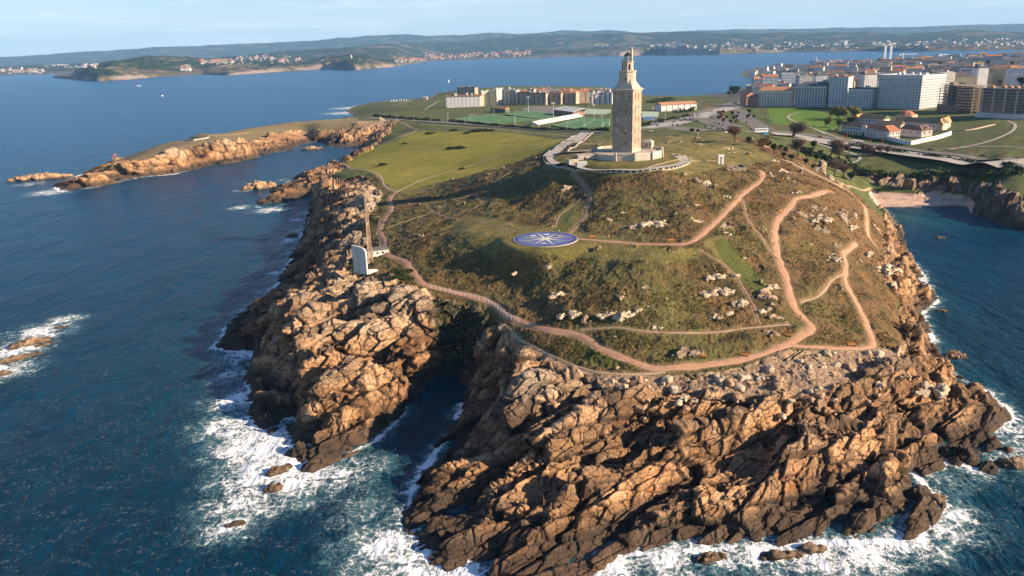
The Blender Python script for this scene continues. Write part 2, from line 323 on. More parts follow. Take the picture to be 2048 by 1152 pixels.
# ---- paths and roads: pixels on the ground, width in metres, kind
PATHS = [
 ("793,384 780,400 783,420 768,440 760,462 768,480 768,500 780,512 812,525 840,562 872,576 905,585 945,592 985,606 1020,632 1060,650 1110,662 1160,672 1205,700 1260,722 1320,738 1400,732 1470,722 1530,706 1580,686 1618,662 1622,650 1592,618 1580,590 1570,550 1555,510 1550,470 1556,440 1580,415 1592,398 1620,392 1664,382", 2.9, 'red'),
 ("1156,477 1210,482 1270,487 1345,489 1390,478 1425,450 1460,415 1490,385 1518,365 1526,350 1522,341", 2.3, 'red'),
 ("1572,690 1620,694 1700,697 1744,690 1738,660 1710,600 1690,560 1692,530 1688,508 1712,488", 2.1, 'red'),
 ("1752,492 1736,470 1734,440 1728,410 1700,385 1690,378", 1.9, 'red'),
 ("793,384 840,362 900,342 960,325 1000,312", 1.9, 'tan'),
 ("672,327 700,312 740,293 780,282 815,268 835,258", 1.8, 'tan'),
 ("793,384 770,372 760,352 735,340 700,336 672,327", 1.5, 'tan'),
 ("835,258 800,244 760,240", 1.6, 'tan'), ("840,250 950,255 1050,265 1150,272", 1.6, 'tan'), ("1045,302 1080,293 1120,280", 1.6, 'tan'),
 ("1020,660 1060,690 1110,715 1180,742 1250,748 1330,744", 1.1, 'grey'),
 ("1160,660 1230,655 1290,663 1400,666 1500,656 1580,650", 0.7, 'grey'),
 ("1090,478 1130,470 1165,440 1175,415 1180,395 1168,372 1145,345", 2.4, 'dirt'), ("1110,455 1120,430 1160,398", 1.0, 'dirt'),
 ("850,408 870,425 900,436 950,442 1020,462 1040,466", 1.0, 'dirt'), ("850,408 950,385 1020,345", 0.9, 'dirt'), ("870,425 940,420 965,405 950,385", 0.8, 'dirt'), ("765,460 850,430", 0.8, 'dirt'),
 ("1600,605 1640,590 1665,560 1690,545", 0.9, 'grey'), ("1485,400 1500,445 1540,500 1556,520", 0.8, 'dirt'), ("1400,500 1460,540 1500,600 1520,650", 0.8, 'dirt'),
 ("270,302 330,280 372,258 500,250 600,244 690,238", 2.6, 'tan'), ("350,283 400,282 430,270 500,264", 1.8, 'tan'),
 ("1573,322 1620,345 1660,362 1690,378", 2.2, 'tan'), ("1560,318 1600,330 1650,355 1700,372 1740,378", 1.8, 'tan'),
 ("1290,338 1370,320 1440,322", 0.9, 'tan'), ("1440,322 1475,333", 1.3, 'red'),
]
PATHS = [(a, b*.88, c) for a, b, c in PATHS]
def thicken(sp): return polyline([hit(a, b) for a, b in pts(sp)])
PL = [(thicken(s), w_, k) for s, w_, k in PATHS]
DPATH = np.full(XX.shape, 1e9)
for P_, w_, k in PL:
    d = line_dist(P_); DPATH = np.minimum(DPATH, d-w_*.5)
PATHZ = [sample(blur(Z, 2), p[:, 0], p[:, 1]) for p, _, _ in PL]
# ---- region masks
M_MEADOW = poly_mask("690,330 712,312 745,296 790,283 830,262 920,263 1030,266 1150,276 1120,292 1050,318 1000,338 930,352 850,372 795,384 770,366 740,344", 2)
M_VEG = poly_mask("745,505 700,470 735,440 765,395 735,360 700,345 690,333 712,312 790,280 822,258 860,258 1150,270 1250,250 1500,255 1600,300 1680,372 1730,400 1770,440 1772,480 1765,520 1790,560 1800,600 1800,640 1815,690 "
                  "1740,700 1640,702 1560,700 1500,730 1400,752 1350,756 1250,755 1190,750 1120,720 1060,692 1010,650 960,612 900,598 850,590 810,570 770,560 740,552 690,545 700,520", 2)
M_SCREE = poly_mask("1190,750 1400,755 1500,735 1640,704 1790,700 1800,730 1700,760 1640,800 1500,800 1380,790 1200,775", 3)
M_BEACH = inside([un(a, b, 1.5) for a, b in pts("1722,371 1745,376 1800,382 1860,389 1930,392 1952,400 1945,424 1850,428 1764,424 1745,410 1722,392")], XX, YY)*1.0
M_BEACH = blur(M_BEACH*(Z < 3.6), 1)
M_PLATEAU = poly_mask("215,333 232,312 300,288 350,265 380,250 500,245 600,240 700,230 720,245 700,262 690,258 640,256 600,262 560,268 520,274 470,280 420,287 380,293 330,304 280,322", 1)
M_BACK = ((YY > 640) & (XX > -150) | (YY > 1150) | (XX > 215) & (YY > 470)).astype(float)  # land behind the headland: turf and town
M_BACK = np.where(M_BEACH > .3, 0, M_BACK)
M_COVE = poly_mask("1700,372 1745,362 1860,352 1960,350 2046,362 2046,470 1935,440 1960,400 1900,386 1740,376", 1)
M_CLIFF = poly_mask('1735,351 1800,353 1900,354 1965,356 1990,368 2046,394 2046,440 1975,402 1950,390 1900,383 1800,376 1745,368', 2)
M_LAWN = poly_mask("1535,214 1600,216 1700,235 1660,262 1600,255 1540,245", 1)
M_TOWN = np.where((YY > 1120+0*XX) & (XX > 255+.08*YY) | ((XX > 430) & (YY > 1060)) | ((XX > 560) & (YY > 930)), 1.0, 0.0)*(SD > 10); M_TOWN = blur(M_TOWN, 2)
M_TURF = np.maximum.reduce([hitpoly(q, 4) for q in ("1085,335 1150,350 1240,358 1400,350 1450,335 1560,322 1500,290 1420,262 1250,258 1190,285 1100,300", "880,455 940,432 1010,440 1060,450 1150,462 1340,500 1405,492 1390,520 1320,530 1180,520 1060,512 960,505", "1400,480 1440,470 1480,510 1545,575 1515,585 1450,535", "1110,460 1120,425 1165,392 1172,425 1140,462", "795,384 900,345 1000,322 1000,335 900,362 820,392")])
M_IVY_SHADE = hitpoly('868,598 900,600 950,606 1003,640 990,680 940,735 925,760 885,745 868,700', 2)  # gorge head wall: green growth, its colour also painting in the gorge shade
M_LUSH = np.maximum.reduce([hitpoly(q, 3) for q in ("1425,485 1450,478 1495,520 1548,585 1515,588 1455,540", "1108,462 1118,425 1150,400 1150,440 1135,462", "1140,690 1180,700 1250,735 1230,745 1170,722", "1580,720 1640,735 1600,738", "1350,748 1420,748 1500,738 1490,760 1400,762", "1790,590 1800,640 1812,650 1800,610")])
# ---- soften the facets where turf lies over the rock
k_ = np.clip(M_VEG+M_PLATEAU+M_BACK, 0, 1)*sstep(2, 12, SD)
Z = Z*(1-k_)+blur(Z, 28)*k_
Z = np.where(LAND, np.maximum(Z, 0.12*np.minimum(DS, 3)), Z)
M_ROCK = np.clip(1-M_VEG-M_PLATEAU-M_BACK-M_BEACH, 0, 1)
M_ROCK = np.maximum(M_ROCK, 1-sstep(3, 9, SD)*np.clip(M_VEG+M_PLATEAU, 0, 1))*(1-M_BEACH)
M_ROCK = np.where(M_BACK > .5, np.maximum(1-sstep(4, 14, SD), M_CLIFF), M_ROCK)
slope = np.hypot(np.gradient(Z, axis=0)/(RR*(A1-A0)/(NA-1)), np.gradient(Z, axis=1)/(RR*(math.log(D1)-math.log(D0))/(NR-1)))
slope = blur(slope, 3)
# ---- hill ridge relief on the heath, ledge relief on the rock (coarse shape, true geometry)
wx = XX+3.5*fbm2(XX/28, YY/28, 3, 50); wy = YY+3.5*fbm2(XX/28, YY/28, 3, 60)
st = R(31); U_ = wx*math.cos(st)+wy*math.sin(st); V_ = -wx*math.sin(st)+wy*math.cos(st)          # along / across the ledges
def saw(t): f = t-np.floor(t); return np.where(f < .8, f/.8, (1-f)/.2)
ledge = (saw(V_/18.0+0.4*fbm2(U_/50, V_/24, 2, 5))-.5)*6.6+(saw(V_/6.0+0.6*fbm2(U_/24, V_/12, 2, 15))-.5)*1.7
ledge += 2.4*fbm2(XX/26, YY/26, 3, 70)
fgm = sstep(0.5, 8, DPATH)*(1-.85*M_SCREE)*M_ROCK*sstep(1.0, 7, SD)*(1-sstep(520, 700, RR))
Z = Z+ledge*fgm*(0.55+0.45*sstep(4, 16, Z))
Z = Z+M_VEG*(1-M_MEADOW)*sstep(6, 20, SD)*(1.1*fbm2(XX/30, YY/30, 4, 80))*sstep(2, 8, DPATH)*sstep(3, 12, np.hypot(XX-CMP[0], YY-CMP[1])-15)*sstep(3, 15, np.hypot(XX-TW[0], YY-TW[1])-42)
Z = Z-0.9*M_ROCK*np.clip(fbm2(XX/9, YY/9, 2, 90), 0, 1)*fgm
level(TW[0], TW[1], 24, 54.6, 14); level(CMP[0], CMP[1], 15.0, 38.9, 7)
# submerged skirt stays below the water
Z = np.where(LAND, np.maximum(Z, 0.05), Z)
# ---- adaptive sheet: rows follow the arc length of each radial profile
NC, NW = 1660, 1330
ca = np.linspace(R(-40.5), R(40.5), NC)
cu = (ca-A0)/(A1-A0)*(NA-1); ci = np.clip(cu.astype(int), 0, NA-2); cf = (cu-ci)[:, None]
Zc = Z[ci]*(1-cf)+Z[ci+1]*cf
dzr = np.abs(np.diff(Zc, axis=1)); drr = np.diff(np.exp(lr))[None, :]
rm = np.exp(lr[:-1])
meas = np.hypot(drr*(0.33+0*dzr), dzr)/rm
zin = (np.maximum(Zc[:, :-1], Zc[:, 1:]) > -1.2).astype(float)
meas = meas*(0.12+0.88*zin)*np.interp(rm, [128, 300, 600, 1200, 4300], [1.25, 1.1, 0.8, 0.5, 0.22])
def box(a, n):
    c = np.cumsum(np.pad(a, ((n+1, n), (0, 0)), 'edge'), axis=0); return (c[2*n+1:]-c[:-2*n-1])/(2*n+1)
meas = box(box(box(meas, 30), 30), 30); meas = blur(meas, 3)
cum = np.concatenate([np.zeros((NC, 1)), np.cumsum(meas, axis=1)], axis=1); cum /= cum[:, -1:]
tt = np.linspace(0, 1, NW)
lrs = np.empty((NC, NW))
for i in range(NC): lrs[i] = np.interp(tt, cum[i], lr)
GR = np.exp(lrs); GA = np.repeat(ca[:, None], NW, axis=1)
GX = (np.sin(GA)*GR); GY = (np.cos(GA)*GR); GZ = sample(Z, GX, GY)
def gs(G): return sample(G, GX, GY)
g_sd = gs(SD); g_rock = gs(M_ROCK); g_path = gs(np.minimum(DPATH, 50)); g_mead = gs(M_MEADOW); g_back = gs(M_BACK); g_beach = gs(M_BEACH); g_scree = gs(M_SCREE); g_plat = gs(M_PLATEAU); g_lawn = gs(M_LAWN); g_cove = gs(M_COVE); g_veg = gs(M_VEG); g_back = g_back*(1-g_mead); g_town = gs(M_TOWN); g_turf = gs(M_TURF); g_lush = gs(M_LUSH); g_ivy_shade = gs(M_IVY_SHADE)
print('sheet', round(time.time()-T0, 1))
def normals(X, Y, Z_):
    ax, ay, az = np.gradient(X, axis=0), np.gradient(Y, axis=0), np.gradient(Z_, axis=0)
    bx, by, bz = np.gradient(X, axis=1), np.gradient(Y, axis=1), np.gradient(Z_, axis=1)
    nx, ny, nz = ay*bz-az*by, az*bx-ax*bz, ax*by-ay*bx
    s = np.where(nz < 0, -1, 1)/(np.sqrt(nx*nx+ny*ny+nz*nz)+1e-12)
    return nx*s, ny*s, nz*s
nx, ny, nz = normals(GX, GY, GZ); nx, ny, nz = blur(nx, 3), blur(ny, 3), blur(nz, 3)
steep = 1-nz
# rock fraction with a broken natural edge; steep ground is rock too
nb = fbm2(GX/7, GY/7, 4, 101); nb2 = fbm2(GX/2.2, GY/2.2, 3, 111); nb0 = fbm2(GX/26, GY/26, 3, 113)
rk = sstep(0.42, 0.58, g_rock+0.16*nb+0.10*nb2+0.9*np.clip(steep-.30, 0, 1)-0.5*g_scree*0)
rk = np.where((g_rock < .2) & (g_sd > 18), 0, rk)
# small outcrops breaking through the heath
oc = sstep(0.62, 0.80, nb0*0.75+nb*.55+nb2*0.18+0.28*sstep(300, 240, GR)*sstep(25, 60, GX)+0.32*sstep(95, 140, GX)*sstep(520, 430, GR)-0.06)*(1-sstep(.3, .6, g_mead))*(1-sstep(.2, .5, g_back))*(1-sstep(.2, .5, g_plat))*sstep(1.0, 3.0, g_path)
oc = oc*sstep(4, 12, np.hypot(GX-CMP[0], GY-CMP[1])-15)*sstep(2, 10, np.hypot(GX-TW[0], GY-TW[1])-44)*(g_sd > 0)
rk = np.maximum(rk*(1-.75*sstep(.35, .75, g_scree+.5*nb)), oc)*(1-g_beach)
rk = np.where((g_back > .3) & (g_rock < .25), 0, rk)
sel = ((rk > 0.02) & (GZ > -3.5) & (GR < 1600) & (g_sd > -9)).ravel()
x = GX.ravel()[sel]; y = GY.ravel()[sel]; z = GZ.ravel()[sel]; rr = GR.ravel()[sel]
# bedding frame: planes dipping, striking st
wq = 1.3*perlin3(x/18, y/18, z/18, 3).astype(np.float32)
e1 = np.array([math.cos(st), math.sin(st), 0.05]); e1 /= np.linalg.norm(e1)
e3 = np.array([0.22, -0.55, 0.80]); e3 -= e1*e3.dot(e1); e3 /= np.linalg.norm(e3); e2 = np.cross(e3, e1)
a1 = x*e1[0]+y*e1[1]+z*e1[2]+wq; a2 = x*e2[0]+y*e2[1]+z*e2[2]+wq*.7; a3 = x*e3[0]+y*e3[1]+z*e3[2]-wq*.6
disp = np.zeros(len(x), np.float32); crack = np.ones(len(x), np.float32); tone = np.zeros(len(x), np.float32)
sc0 = np.where(rr > 620, 1.7, 1.0)
for (lx, ly, lz, amp, s, cd, lim) in ((26, 7.5, 6.5, 3.4, 1, .9, 1500), (9.5, 3.6, 3.0, 1.15, 2, .5, 1100), (3.8, 1.6, 1.3, .36, 3, .22, 1100), (1.5, .8, .7, .10, 4, .07, 260)):
    m = rr < lim
    v, e, tn = cells3(a1[m]/lx/sc0[m], a2[m]/ly/sc0[m], a3[m]/lz/sc0[m], s, tilt=.35, dip=(-.75, .55))
    disp[m] += amp*sc0[m]*v*1.0-cd*(1-sstep(0.0, 0.10, e)); crack[m] = np.minimum(crack[m], sstep(0.0, 0.12, e)); tone[m] += amp*(tn-.5)
ribs = (saw(a2/3.1+.35*perlin3(x/9, y/9, z/9, 33))-.5)*.34+(saw(a2/1.15+.5*perlin3(x/5, y/5, z/5, 34))-.5)*.08*(rr < 420)
ribm = sstep(-.25, .25, perlin3(x/30, y/30, z/30, 35)+.15); disp += (ribs*ribm).astype(np.float32)
print('cells', round(time.time()-T0, 1))
near_sea = sstep(-3, 6, z)
D_ = np.zeros(GX.size, np.float32); D_[sel] = disp*(0.35+.65*near_sea); D_ = D_.reshape(GX.shape)*rk*np.where(oc > 0.3, 0.62, 1)
D_ = D_*sstep(-.3, 5.0, g_path)*(1-0.8*g_scree)
C_ = np.ones(GX.size, np.float32); C_[sel] = crack; C_ = C_.reshape(GX.shape)
T_ = np.zeros(GX.size, np.float32); T_[sel] = tone; T_ = T_.reshape(GX.shape)
PX = GX+nx*D_; PY = GY+ny*D_; PZ = GZ+nz*D_+oc*0.5
# heath cushions: bushes of a metre or two
vm = (1-rk)*(g_sd > 0)*(1-g_beach)*sstep(-0.2, 1.4, g_path)*(1-sstep(.2, .6, g_mead)*.93)*(1-g_scree*.6)*(1-.8*g_turf)
vm = vm*sstep(0, 4, np.hypot(GX-CMP[0], GY-CMP[1])-17)*(0.12+.88*sstep(0, 3, np.hypot(GX-TW[0], GY-TW[1])-43))
vm = np.where(g_back > .5, vm*.25*sstep(900, 700, GR), vm)*(1-.7*g_plat)
bush = 0.5*np.clip(fbm2(GX/3.8, GY/3.8, 2, 201)+.05, 0, 2)+0.2*fbm2(GX/1.2, GY/1.2, 2, 211)+0.8*np.clip(fbm2(GX/11, GY/11, 2, 221), 0, 1)
far_ = sstep(900, 350, GR)
PZ = PZ+vm*bush*(.35+.65*far_)
# turf away from the headland: low, even
g_dist_shore = g_sd
scr = g_scree*(1-rk)*(0.35*fbm2(GX/1.4, GY/1.4, 3, 231)); PZ = PZ+scr*sstep(-.2, 1, g_path)
sand = g_beach*(0.18*fbm2(GX/9, GY/3, 3, 241)); PZ = PZ+sand
idx = np.arange(NC*NW).reshape(NC, NW)
vis = GZ > -2.8
q = np.stack([idx[:-1, :-1], idx[1:, :-1], idx[1:, 1:], idx[:-1, 1:]], -1)
keep = vis[:-1, :-1] | vis[1:, :-1] | vis[1:, 1:] | vis[:-1, 1:]
bq = (g_beach[:-1, :-1] > .5)
CO = np.stack([PX.ravel(), PY.ravel(), PZ.ravel()], 1)
A_ = dict(rock=rk, crack=C_, tone=T_, mead=g_mead, plat=g_plat, back=g_back, path=np.clip(g_path, -5, 50), sand=g_beach, scree=g_scree, lawn=g_lawn, cove=g_cove, bush=vm*bush, town=g_town, turf=g_turf, lush=g_lush, ivy_shade=g_ivy_shade)
def sub_sheet(name, fm, mat):
    f = q[fm].reshape(-1, 4); u, inv = np.unique(f, return_inverse=True); f = inv.reshape(-1, 4)[:, ::-1]
    f = f[:, ::-1]
    return raw_mesh(name, CO[u], f, mat, smooth=True, attrs={k: v.ravel()[u] for k, v in A_.items()})
# ------------------------------------------------------------------ ground material
def ground_material():
    m, t, b = mat_new('ground'); geo = N(t, 'ShaderNodeNewGeometry'); P_ = geo.outputs['Position']; sx = N(t, 'ShaderNodeSeparateXYZ'); L(t, P_, sx.inputs[0]); Zc = sx.outputs['Z']
    n_big = noise(t, 0.03, 4, .55, P_); n_mid = noise(t, 0.16, 5, .6, P_); n_sm = noise(t, 0.9, 5, .65, P_); n_fine = noise(t, 4.0, 4, .7, P_)
    # bedding stripes on rock
    mpb = N(t, 'ShaderNodeMapping'); mpb.inputs['Rotation'].default_value = (R(35), R(12), R(-16)); mpb.inputs['Scale'].default_value = (0.10, 0.35, 1.5); L(t, P_, mpb.inputs[0])
    n_bed = noise(t, 1.0, 6, .65, mpb.outputs[0], .6)
    tan = ramp(t, n_mid, [(0.28, (.20, .095, .040)), (0.42, (.37, .195, .088)), (0.55, (.48, .28, .14)), (0.7, (.56, .38, .22))])
    grey = ramp(t, n_sm, [(0.3, (.20, .15, .105)), (0.5, (.38, .29, .20)), (0.7, (.54, .44, .33))])
    hi = math_(t, 'ADD', mrange(t, Zc, 12, 32), mrange(t, n_big, .35, .65, -.35, .45))
    rock = mixc(t, math_(t, 'MULTIPLY', hi, .85, True), tan, grey)
    orange = mixc(t, mrange(t, math_(t, 'ADD', n_mid, math_(t, 'MULTIPLY', n_big, .8)), .92, 1.12), rock, (.46, .20, .075))
    rock = mixc(t, mrange(t, Zc, 15, 5), rock, orange)
    rock = mixc(t, mrange(t, n_bed, .50, .34, 0, .55), rock, (.10, .065, .04))
    rock = mixc(t, mrange(t, n_bed, .60, .75, 0, .5), rock, (.55, .43, .31))
    n_p = noise(t, .05, 5, .68, P_, .6)
    rock = mixc(t, mrange(t, n_p, .46, .60, 0, .62), rock, mixc(t, 1.0, rock, (.46, .36, .28), 'MULTIPLY'))
    tn = mrange(t, attr(t, 'tone'), -1.2, 1.2, .68, 1.25)
    rock = mixc(t, 1.0, rock, N_comb(t, tn), 'MULTIPLY')
    rock = mixc(t, mrange(t, attr(t, 'crack'), .7, .0, 0, .75), rock, (.045, .034, .025))
    # lichen grey/white on top of the cliffs, dark band at the water
    wet = mrange(t, math_(t, 'ADD', Zc, math_(t, 'MULTIPLY', n_sm, 3.5)), 4.2, 8.6, 1, 0, True)
    rock = mixc(t, math_(t, 'MULTIPLY', wet, .86), rock, (.042, .032, .024))
    pale = mixc(t, math_(t, 'MULTIPLY', mrange(t, Zc, 14, 28), mrange(t, n_fine, .4, .65)), rock, (.56, .47, .36))
    rock = mixc(t, .4, rock, pale)
    rock = mixc(t, math_(t, 'MULTIPLY', attr(t, 'back'), .6), rock, (.16, .14, .11))
    # heath: brown bracken, dark gorse, olive turf
    heath = ramp(t, math_(t, 'ADD', math_(t, 'ADD', math_(t, 'MULTIPLY', n_big, .35), math_(t, 'MULTIPLY', n_mid, .40)), math_(t, 'MULTIPLY', n_sm, .25)), [(0.36, (.040, .038, .014)), (0.44, (.082, .062, .020)), (0.50, (.140, .086, .030)), (0.55, (.185, .110, .040)), (0.64, (.24, .17, .090))])
    green = ramp(t, n_sm, [(0.3, (.045, .052, .012)), (0.5, (.090, .086, .022)), (0.7, (.15, .125, .040))])
    heath = mixc(t, mrange(t, n_big, .44, .56, 0, .85), heath, green)
    heath = mixc(t, mrange(t, n_fine, .45, .65, 0, .2), heath, (.20, .15, .075))
    mead = ramp(t, math_(t, 'ADD', math_(t, 'MULTIPLY', n_mid, .6), math_(t, 'MULTIPLY', n_big, .4)), [(0.3, (.13, .13, .010)), (0.45, (.20, .185, .013)), (0.56, (.27, .225, .020)), (0.68, (.36, .25, .06))])
    mead = mixc(t, mrange(t, n_sm, .55, .75, 0, .5), mead, (.07, .075, .018))
    sxx = N(t, 'ShaderNodeSeparateXYZ'); L(t, P_, sxx.inputs[0])
    rust = mixc(t, mrange(t, n_sm, .35, .65), (.080, .042, .015), (.22, .115, .045))
    heath = mixc(t, math_(t, 'MULTIPLY', mrange(t, math_(t, 'ADD', math_(t, 'DIVIDE', sxx.outputs[0], 300.0), n_mid), .72, 1.02), .75), heath, rust)
    heath = mixc(t, mrange(t, attr(t, 'bush'), .35, .9, 0, .7), heath, (.030, .034, .013))
    tfc = ramp(t, math_(t, 'ADD', math_(t, 'MULTIPLY', n_mid, .6), math_(t, 'MULTIPLY', n_sm, .4)), [(.3, (.062, .062, .014)), (.45, (.125, .112, .024)), (.56, (.19, .15, .045)), (.68, (.27, .20, .09))])
    heath = mixc(t, mrange(t, math_(t, 'ADD', attr(t, 'turf'), mrange(t, n_mid, .3, .7, -.3, .3)), .4, .65, 0, .9), heath, tfc)
    heath = mixc(t, mrange(t, math_(t, 'ADD', attr(t, 'lush'), mrange(t, n_sm, .3, .7, -.3, .3)), .4, .65, 0, .9), heath, (.082, .094, .018))
    veg = mixc(t, mrange(t, math_(t, 'ADD', attr(t, 'mead'), mrange(t, n_mid, .3, .7, -.18, .18)), .4, .6), heath, mead)
    turf = ramp(t, n_mid, [(0.3, (.050, .072, .014)), (0.5, (.088, .100, .024)), (0.7, (.150, .135, .055))])
    veg = mixc(t, mrange(t, attr(t, 'back'), .4, .6), veg, turf)
    veg = mixc(t, mrange(t, attr(t, 'lawn'), .4, .6), veg, (.095, .17, .012))
    veg = mixc(t, mrange(t, math_(t, 'ADD', attr(t, 'town'), mrange(t, n_mid, .3, .7, -.15, .15)), .4, .6), veg, ramp(t, n_sm, [(.35, (.06, .058, .052)), (.6, (.13, .12, .105))]))
    platc = ramp(t, n_sm, [(0.3, (.10, .085, .035)), (0.5, (.19, .145, .065)), (0.7, (.29, .215, .12))])
    veg = mixc(t, mrange(t, math_(t, 'ADD', attr(t, 'plat'), mrange(t, n_mid, .3, .7, -.2, .2)), .4, .6), veg, platc)
    scree = ramp(t, n_sm, [(0.3, (.15, .095, .055)), (0.5, (.27, .18, .115)), (0.7, (.38, .28, .19))])
    veg = mixc(t, mrange(t, math_(t, 'ADD', attr(t, 'scree'), mrange(t, n_mid, .3, .7, -.35, .35)), .35, .55), veg, scree)
    # trodden earth beside paths
    edge = mrange(t, math_(t, 'ADD', attr(t, 'path'), mrange(t, n_sm, .3, .7, -1.2, 1.2)), .9, .0)
    veg = mixc(t, math_(t, 'MULTIPLY', edge, .8), veg, (.27, .175, .10))
    rock = mixc(t, math_(t, 'MULTIPLY', attr(t, 'ivy_shade'), mrange(t, n_sm, .32, .5)), rock, (.026, .036, .016))  # dark green puts both plant cover and gorge shade into the rock colour
    c = mixc(t, mrange(t, math_(t, 'ADD', attr(t, 'rock'), mrange(t, n_fine, .3, .7, -.25, .25)), .38, .6), veg, rock)
    sandc = ramp(t, n_mid, [(0.3, (.52, .335, .235)), (0.6, (.66, .455, .335))])
    weed = noise(t, .35, 5, .7, P_, 1.0)
    sandc = mixc(t, math_(t, 'MULTIPLY', mrange(t, weed, .52, .60, 0, .75), math_(t, 'MULTIPLY', mrange(t, Zc, .7, 1.1), mrange(t, Zc, 2.3, 1.6))), sandc, (.16, .085, .05))
    sandc = mixc(t, mrange(t, Zc, .5, .2, 0, .55), sandc, (.22, .16, .11))
    c = mixc(t, mrange(t, attr(t, 'sand'), .4, .6), c, sandc)
    L(t, c, b.inputs['Base Color']); b.inputs['Roughness'].default_value = .92; b.inputs['Specular IOR Level'].default_value = .25
    hgt = math_(t, 'ADD', math_(t, 'MULTIPLY', n_fine, .35), math_(t, 'ADD', math_(t, 'MULTIPLY', n_sm, 1.0), math_(t, 'MULTIPLY', math_(t, 'MULTIPLY', n_bed, attr(t, 'rock')), 1.6)))
    bump(t, b, hgt, .9, .55)
    return m
def N_comb(t, v):
    c = N(t, 'ShaderNodeCombineColor'); [L(t, v, c.inputs[i]) for i in range(3)]; return c.outputs[0]
MG = ground_material()
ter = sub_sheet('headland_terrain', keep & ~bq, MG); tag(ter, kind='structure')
bea = sub_sheet('beach', keep & bq, MG); tag(bea, kind='structure')
print('terrain mesh', len(ter.data.vertices), round(time.time()-T0, 1))
# final surface height raster for placing things (nearest sheet vertex, before bushes)
def gz(x, y):
    a = math.atan2(x, y); r = math.hypot(x, y); i = int(round((a-ca[0])/(ca[-1]-ca[0])*(NC-1))); i = min(max(i, 0), NC-1)
    return float(np.interp(r, GR[i], PZ[i]))
def gz_base(x, y): return float(sample(Z, x, y))
def place(px, py):                                             # ground point under a pixel, on the finished sheet
    x, y, z = hit(px, py); return x, y, gz_base(x, y)
# ================================================================== SEA
# foam amount: surf along exposed shores, stronger where the photo shows breakers
FO = [un(a, b, 0)+(r, s) for a, b, r, s in pts("470,715,10,1.1 470,750,9,1.1 480,800,12,1.2 470,850,13,1.2 520,880,16,1.3 560,930,15,1.4 520,960,14,1.2 600,960,14,1.2 680,945,12,1.0 480,1010,11,1.1 460,1050,9,1.0 740,930,9,.7 520,900,14,1.3 "
     "820,1050,12,.8 790,1100,14,1.2 850,1135,14,1.2 760,1130,12,.9 740,1020,14,.55 840,960,6,.8 860,1150,12,1.3 930,1150,8,1.3 30,700,14,1.2 80,665,14,1.1 130,640,9,1.0 0,740,14,1.2 160,635,5,.8 "
     "1230,1130,8,1.3 1330,1115,8,1.3 1430,1110,8,1.3 1530,1105,9,1.3 1630,1110,10,1.3 1730,1105,10,1.2 1820,1085,9,1.2 1880,1050,10,1.1 1900,1030,9,1.0 1550,1140,10,.8 1700,1140,10,.8 1350,1145,10,1.0 1890,960,8,.8 1895,905,6,1.0 1960,945,8,.6 2030,890,9,1.0 2030,920,9,.8 2030,860,9,.9 "
     "490,380,10,.9 540,420,14,1.0 480,415,10,.9 580,480,10,1.1 595,440,7,1.0 590,505,8,1.0 560,545,8,1.0 545,580,8,1.0 515,605,8,1.0 485,622,7,.9 600,460,8,1.0 612,425,6,.9 455,655,6,.9 590,405,8,.7 100,385,20,1.0 60,368,16,.8 140,372,12,1.0 690,226,50,.9 700,216,50,.9 570,360,10,.6 450,690,6,.6 700,290,4,.2 1890,700,8,.4 1900,715,7,.5")]
NCw, NRw = 900, 760
wa = np.linspace(R(-60), R(60), NCw); wl = np.concatenate([np.exp(np.linspace(math.log(60), math.log(2600), NRw)), np.exp(np.linspace(math.log(2700), math.log(60000), 60))])
WA, WR = np.meshgrid(wa, wl, indexing='ij'); WX = np.sin(WA)*WR; WY = np.cos(WA)*WR
aa = np.clip(WA, A0, A1); dd = -sample(SD, np.sin(aa)*np.clip(WR, D0, D1), np.cos(aa)*np.clip(WR, D0, D1)); dd = np.where((WR > D1) | (np.abs(WA) > A1), 200, dd); dd = np.where(WR < D0, 200, dd)
surf = np.exp(-np.maximum(dd, 0)/3.2)*0.62*(1+.9*fbm2(WX/24, WY/24, 3, 301))+np.exp(-np.maximum(dd, 0)/0.9)*.3
cove = ((WX > 225) & (WY < 600) & (WY > 60)); surf = np.where(WX > 215, surf*np.where(WY > 330, .12, 1), surf)
surf = np.where((WR > 620) & (WX > -330), surf*.45, surf)
surf = surf*np.exp(np.minimum(dd, 0)/1.6)
surf = np.where((WX > -42) & (WX < -4) & (WY > 244) & (WY < 292), surf*.12, surf)
fm = surf.copy()
for x0, y0, r, s in FO: fm = np.maximum(fm, s*.62*np.exp(-((WX-x0)**2+(WY-y0)**2)/(r*r)*.9)+0*fm)
shallow = np.exp(-np.maximum(dd, 0)/16)*.5*np.where(WX > 200, .25, 1)
fm = np.clip(fm, 0, 1.2)
coveg = .45*np.exp(-((WX-262)**2+(WY-505)**2)/(34.0**2))
wh = 0.10*fbm2(WX/9, WY/6, 3, 311)*(WR < 900)+.5*np.clip(fm, 0, 1)*np.clip(fbm2(WX/3.2, WY/3.2, 3, 321), -.2, 1)*(WR < 900)
iw = np.arange(NCw*len(wl)).reshape(NCw, -1); fq = np.stack([iw[:-1, :-1], iw[1:, :-1], iw[1:, 1:], iw[:-1, 1:]], -1).reshape(-1, 4)
m, t, b = mat_new('sea_water'); geo = N(t, 'ShaderNodeNewGeometry'); P_ = geo.outputs['Position']
cd = N(t, 'ShaderNodeVectorMath', operation='LENGTH'); L(t, P_, cd.inputs[0]); dist = cd.outputs['Value']
big = noise(t, .012, 3, .5, P_)
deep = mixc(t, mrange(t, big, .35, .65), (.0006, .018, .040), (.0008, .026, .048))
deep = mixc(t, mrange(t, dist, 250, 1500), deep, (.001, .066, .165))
deep = mixc(t, math_(t, 'MULTIPLY', attr(t, 'shallow'), .7), deep, (.012, .085, .095))
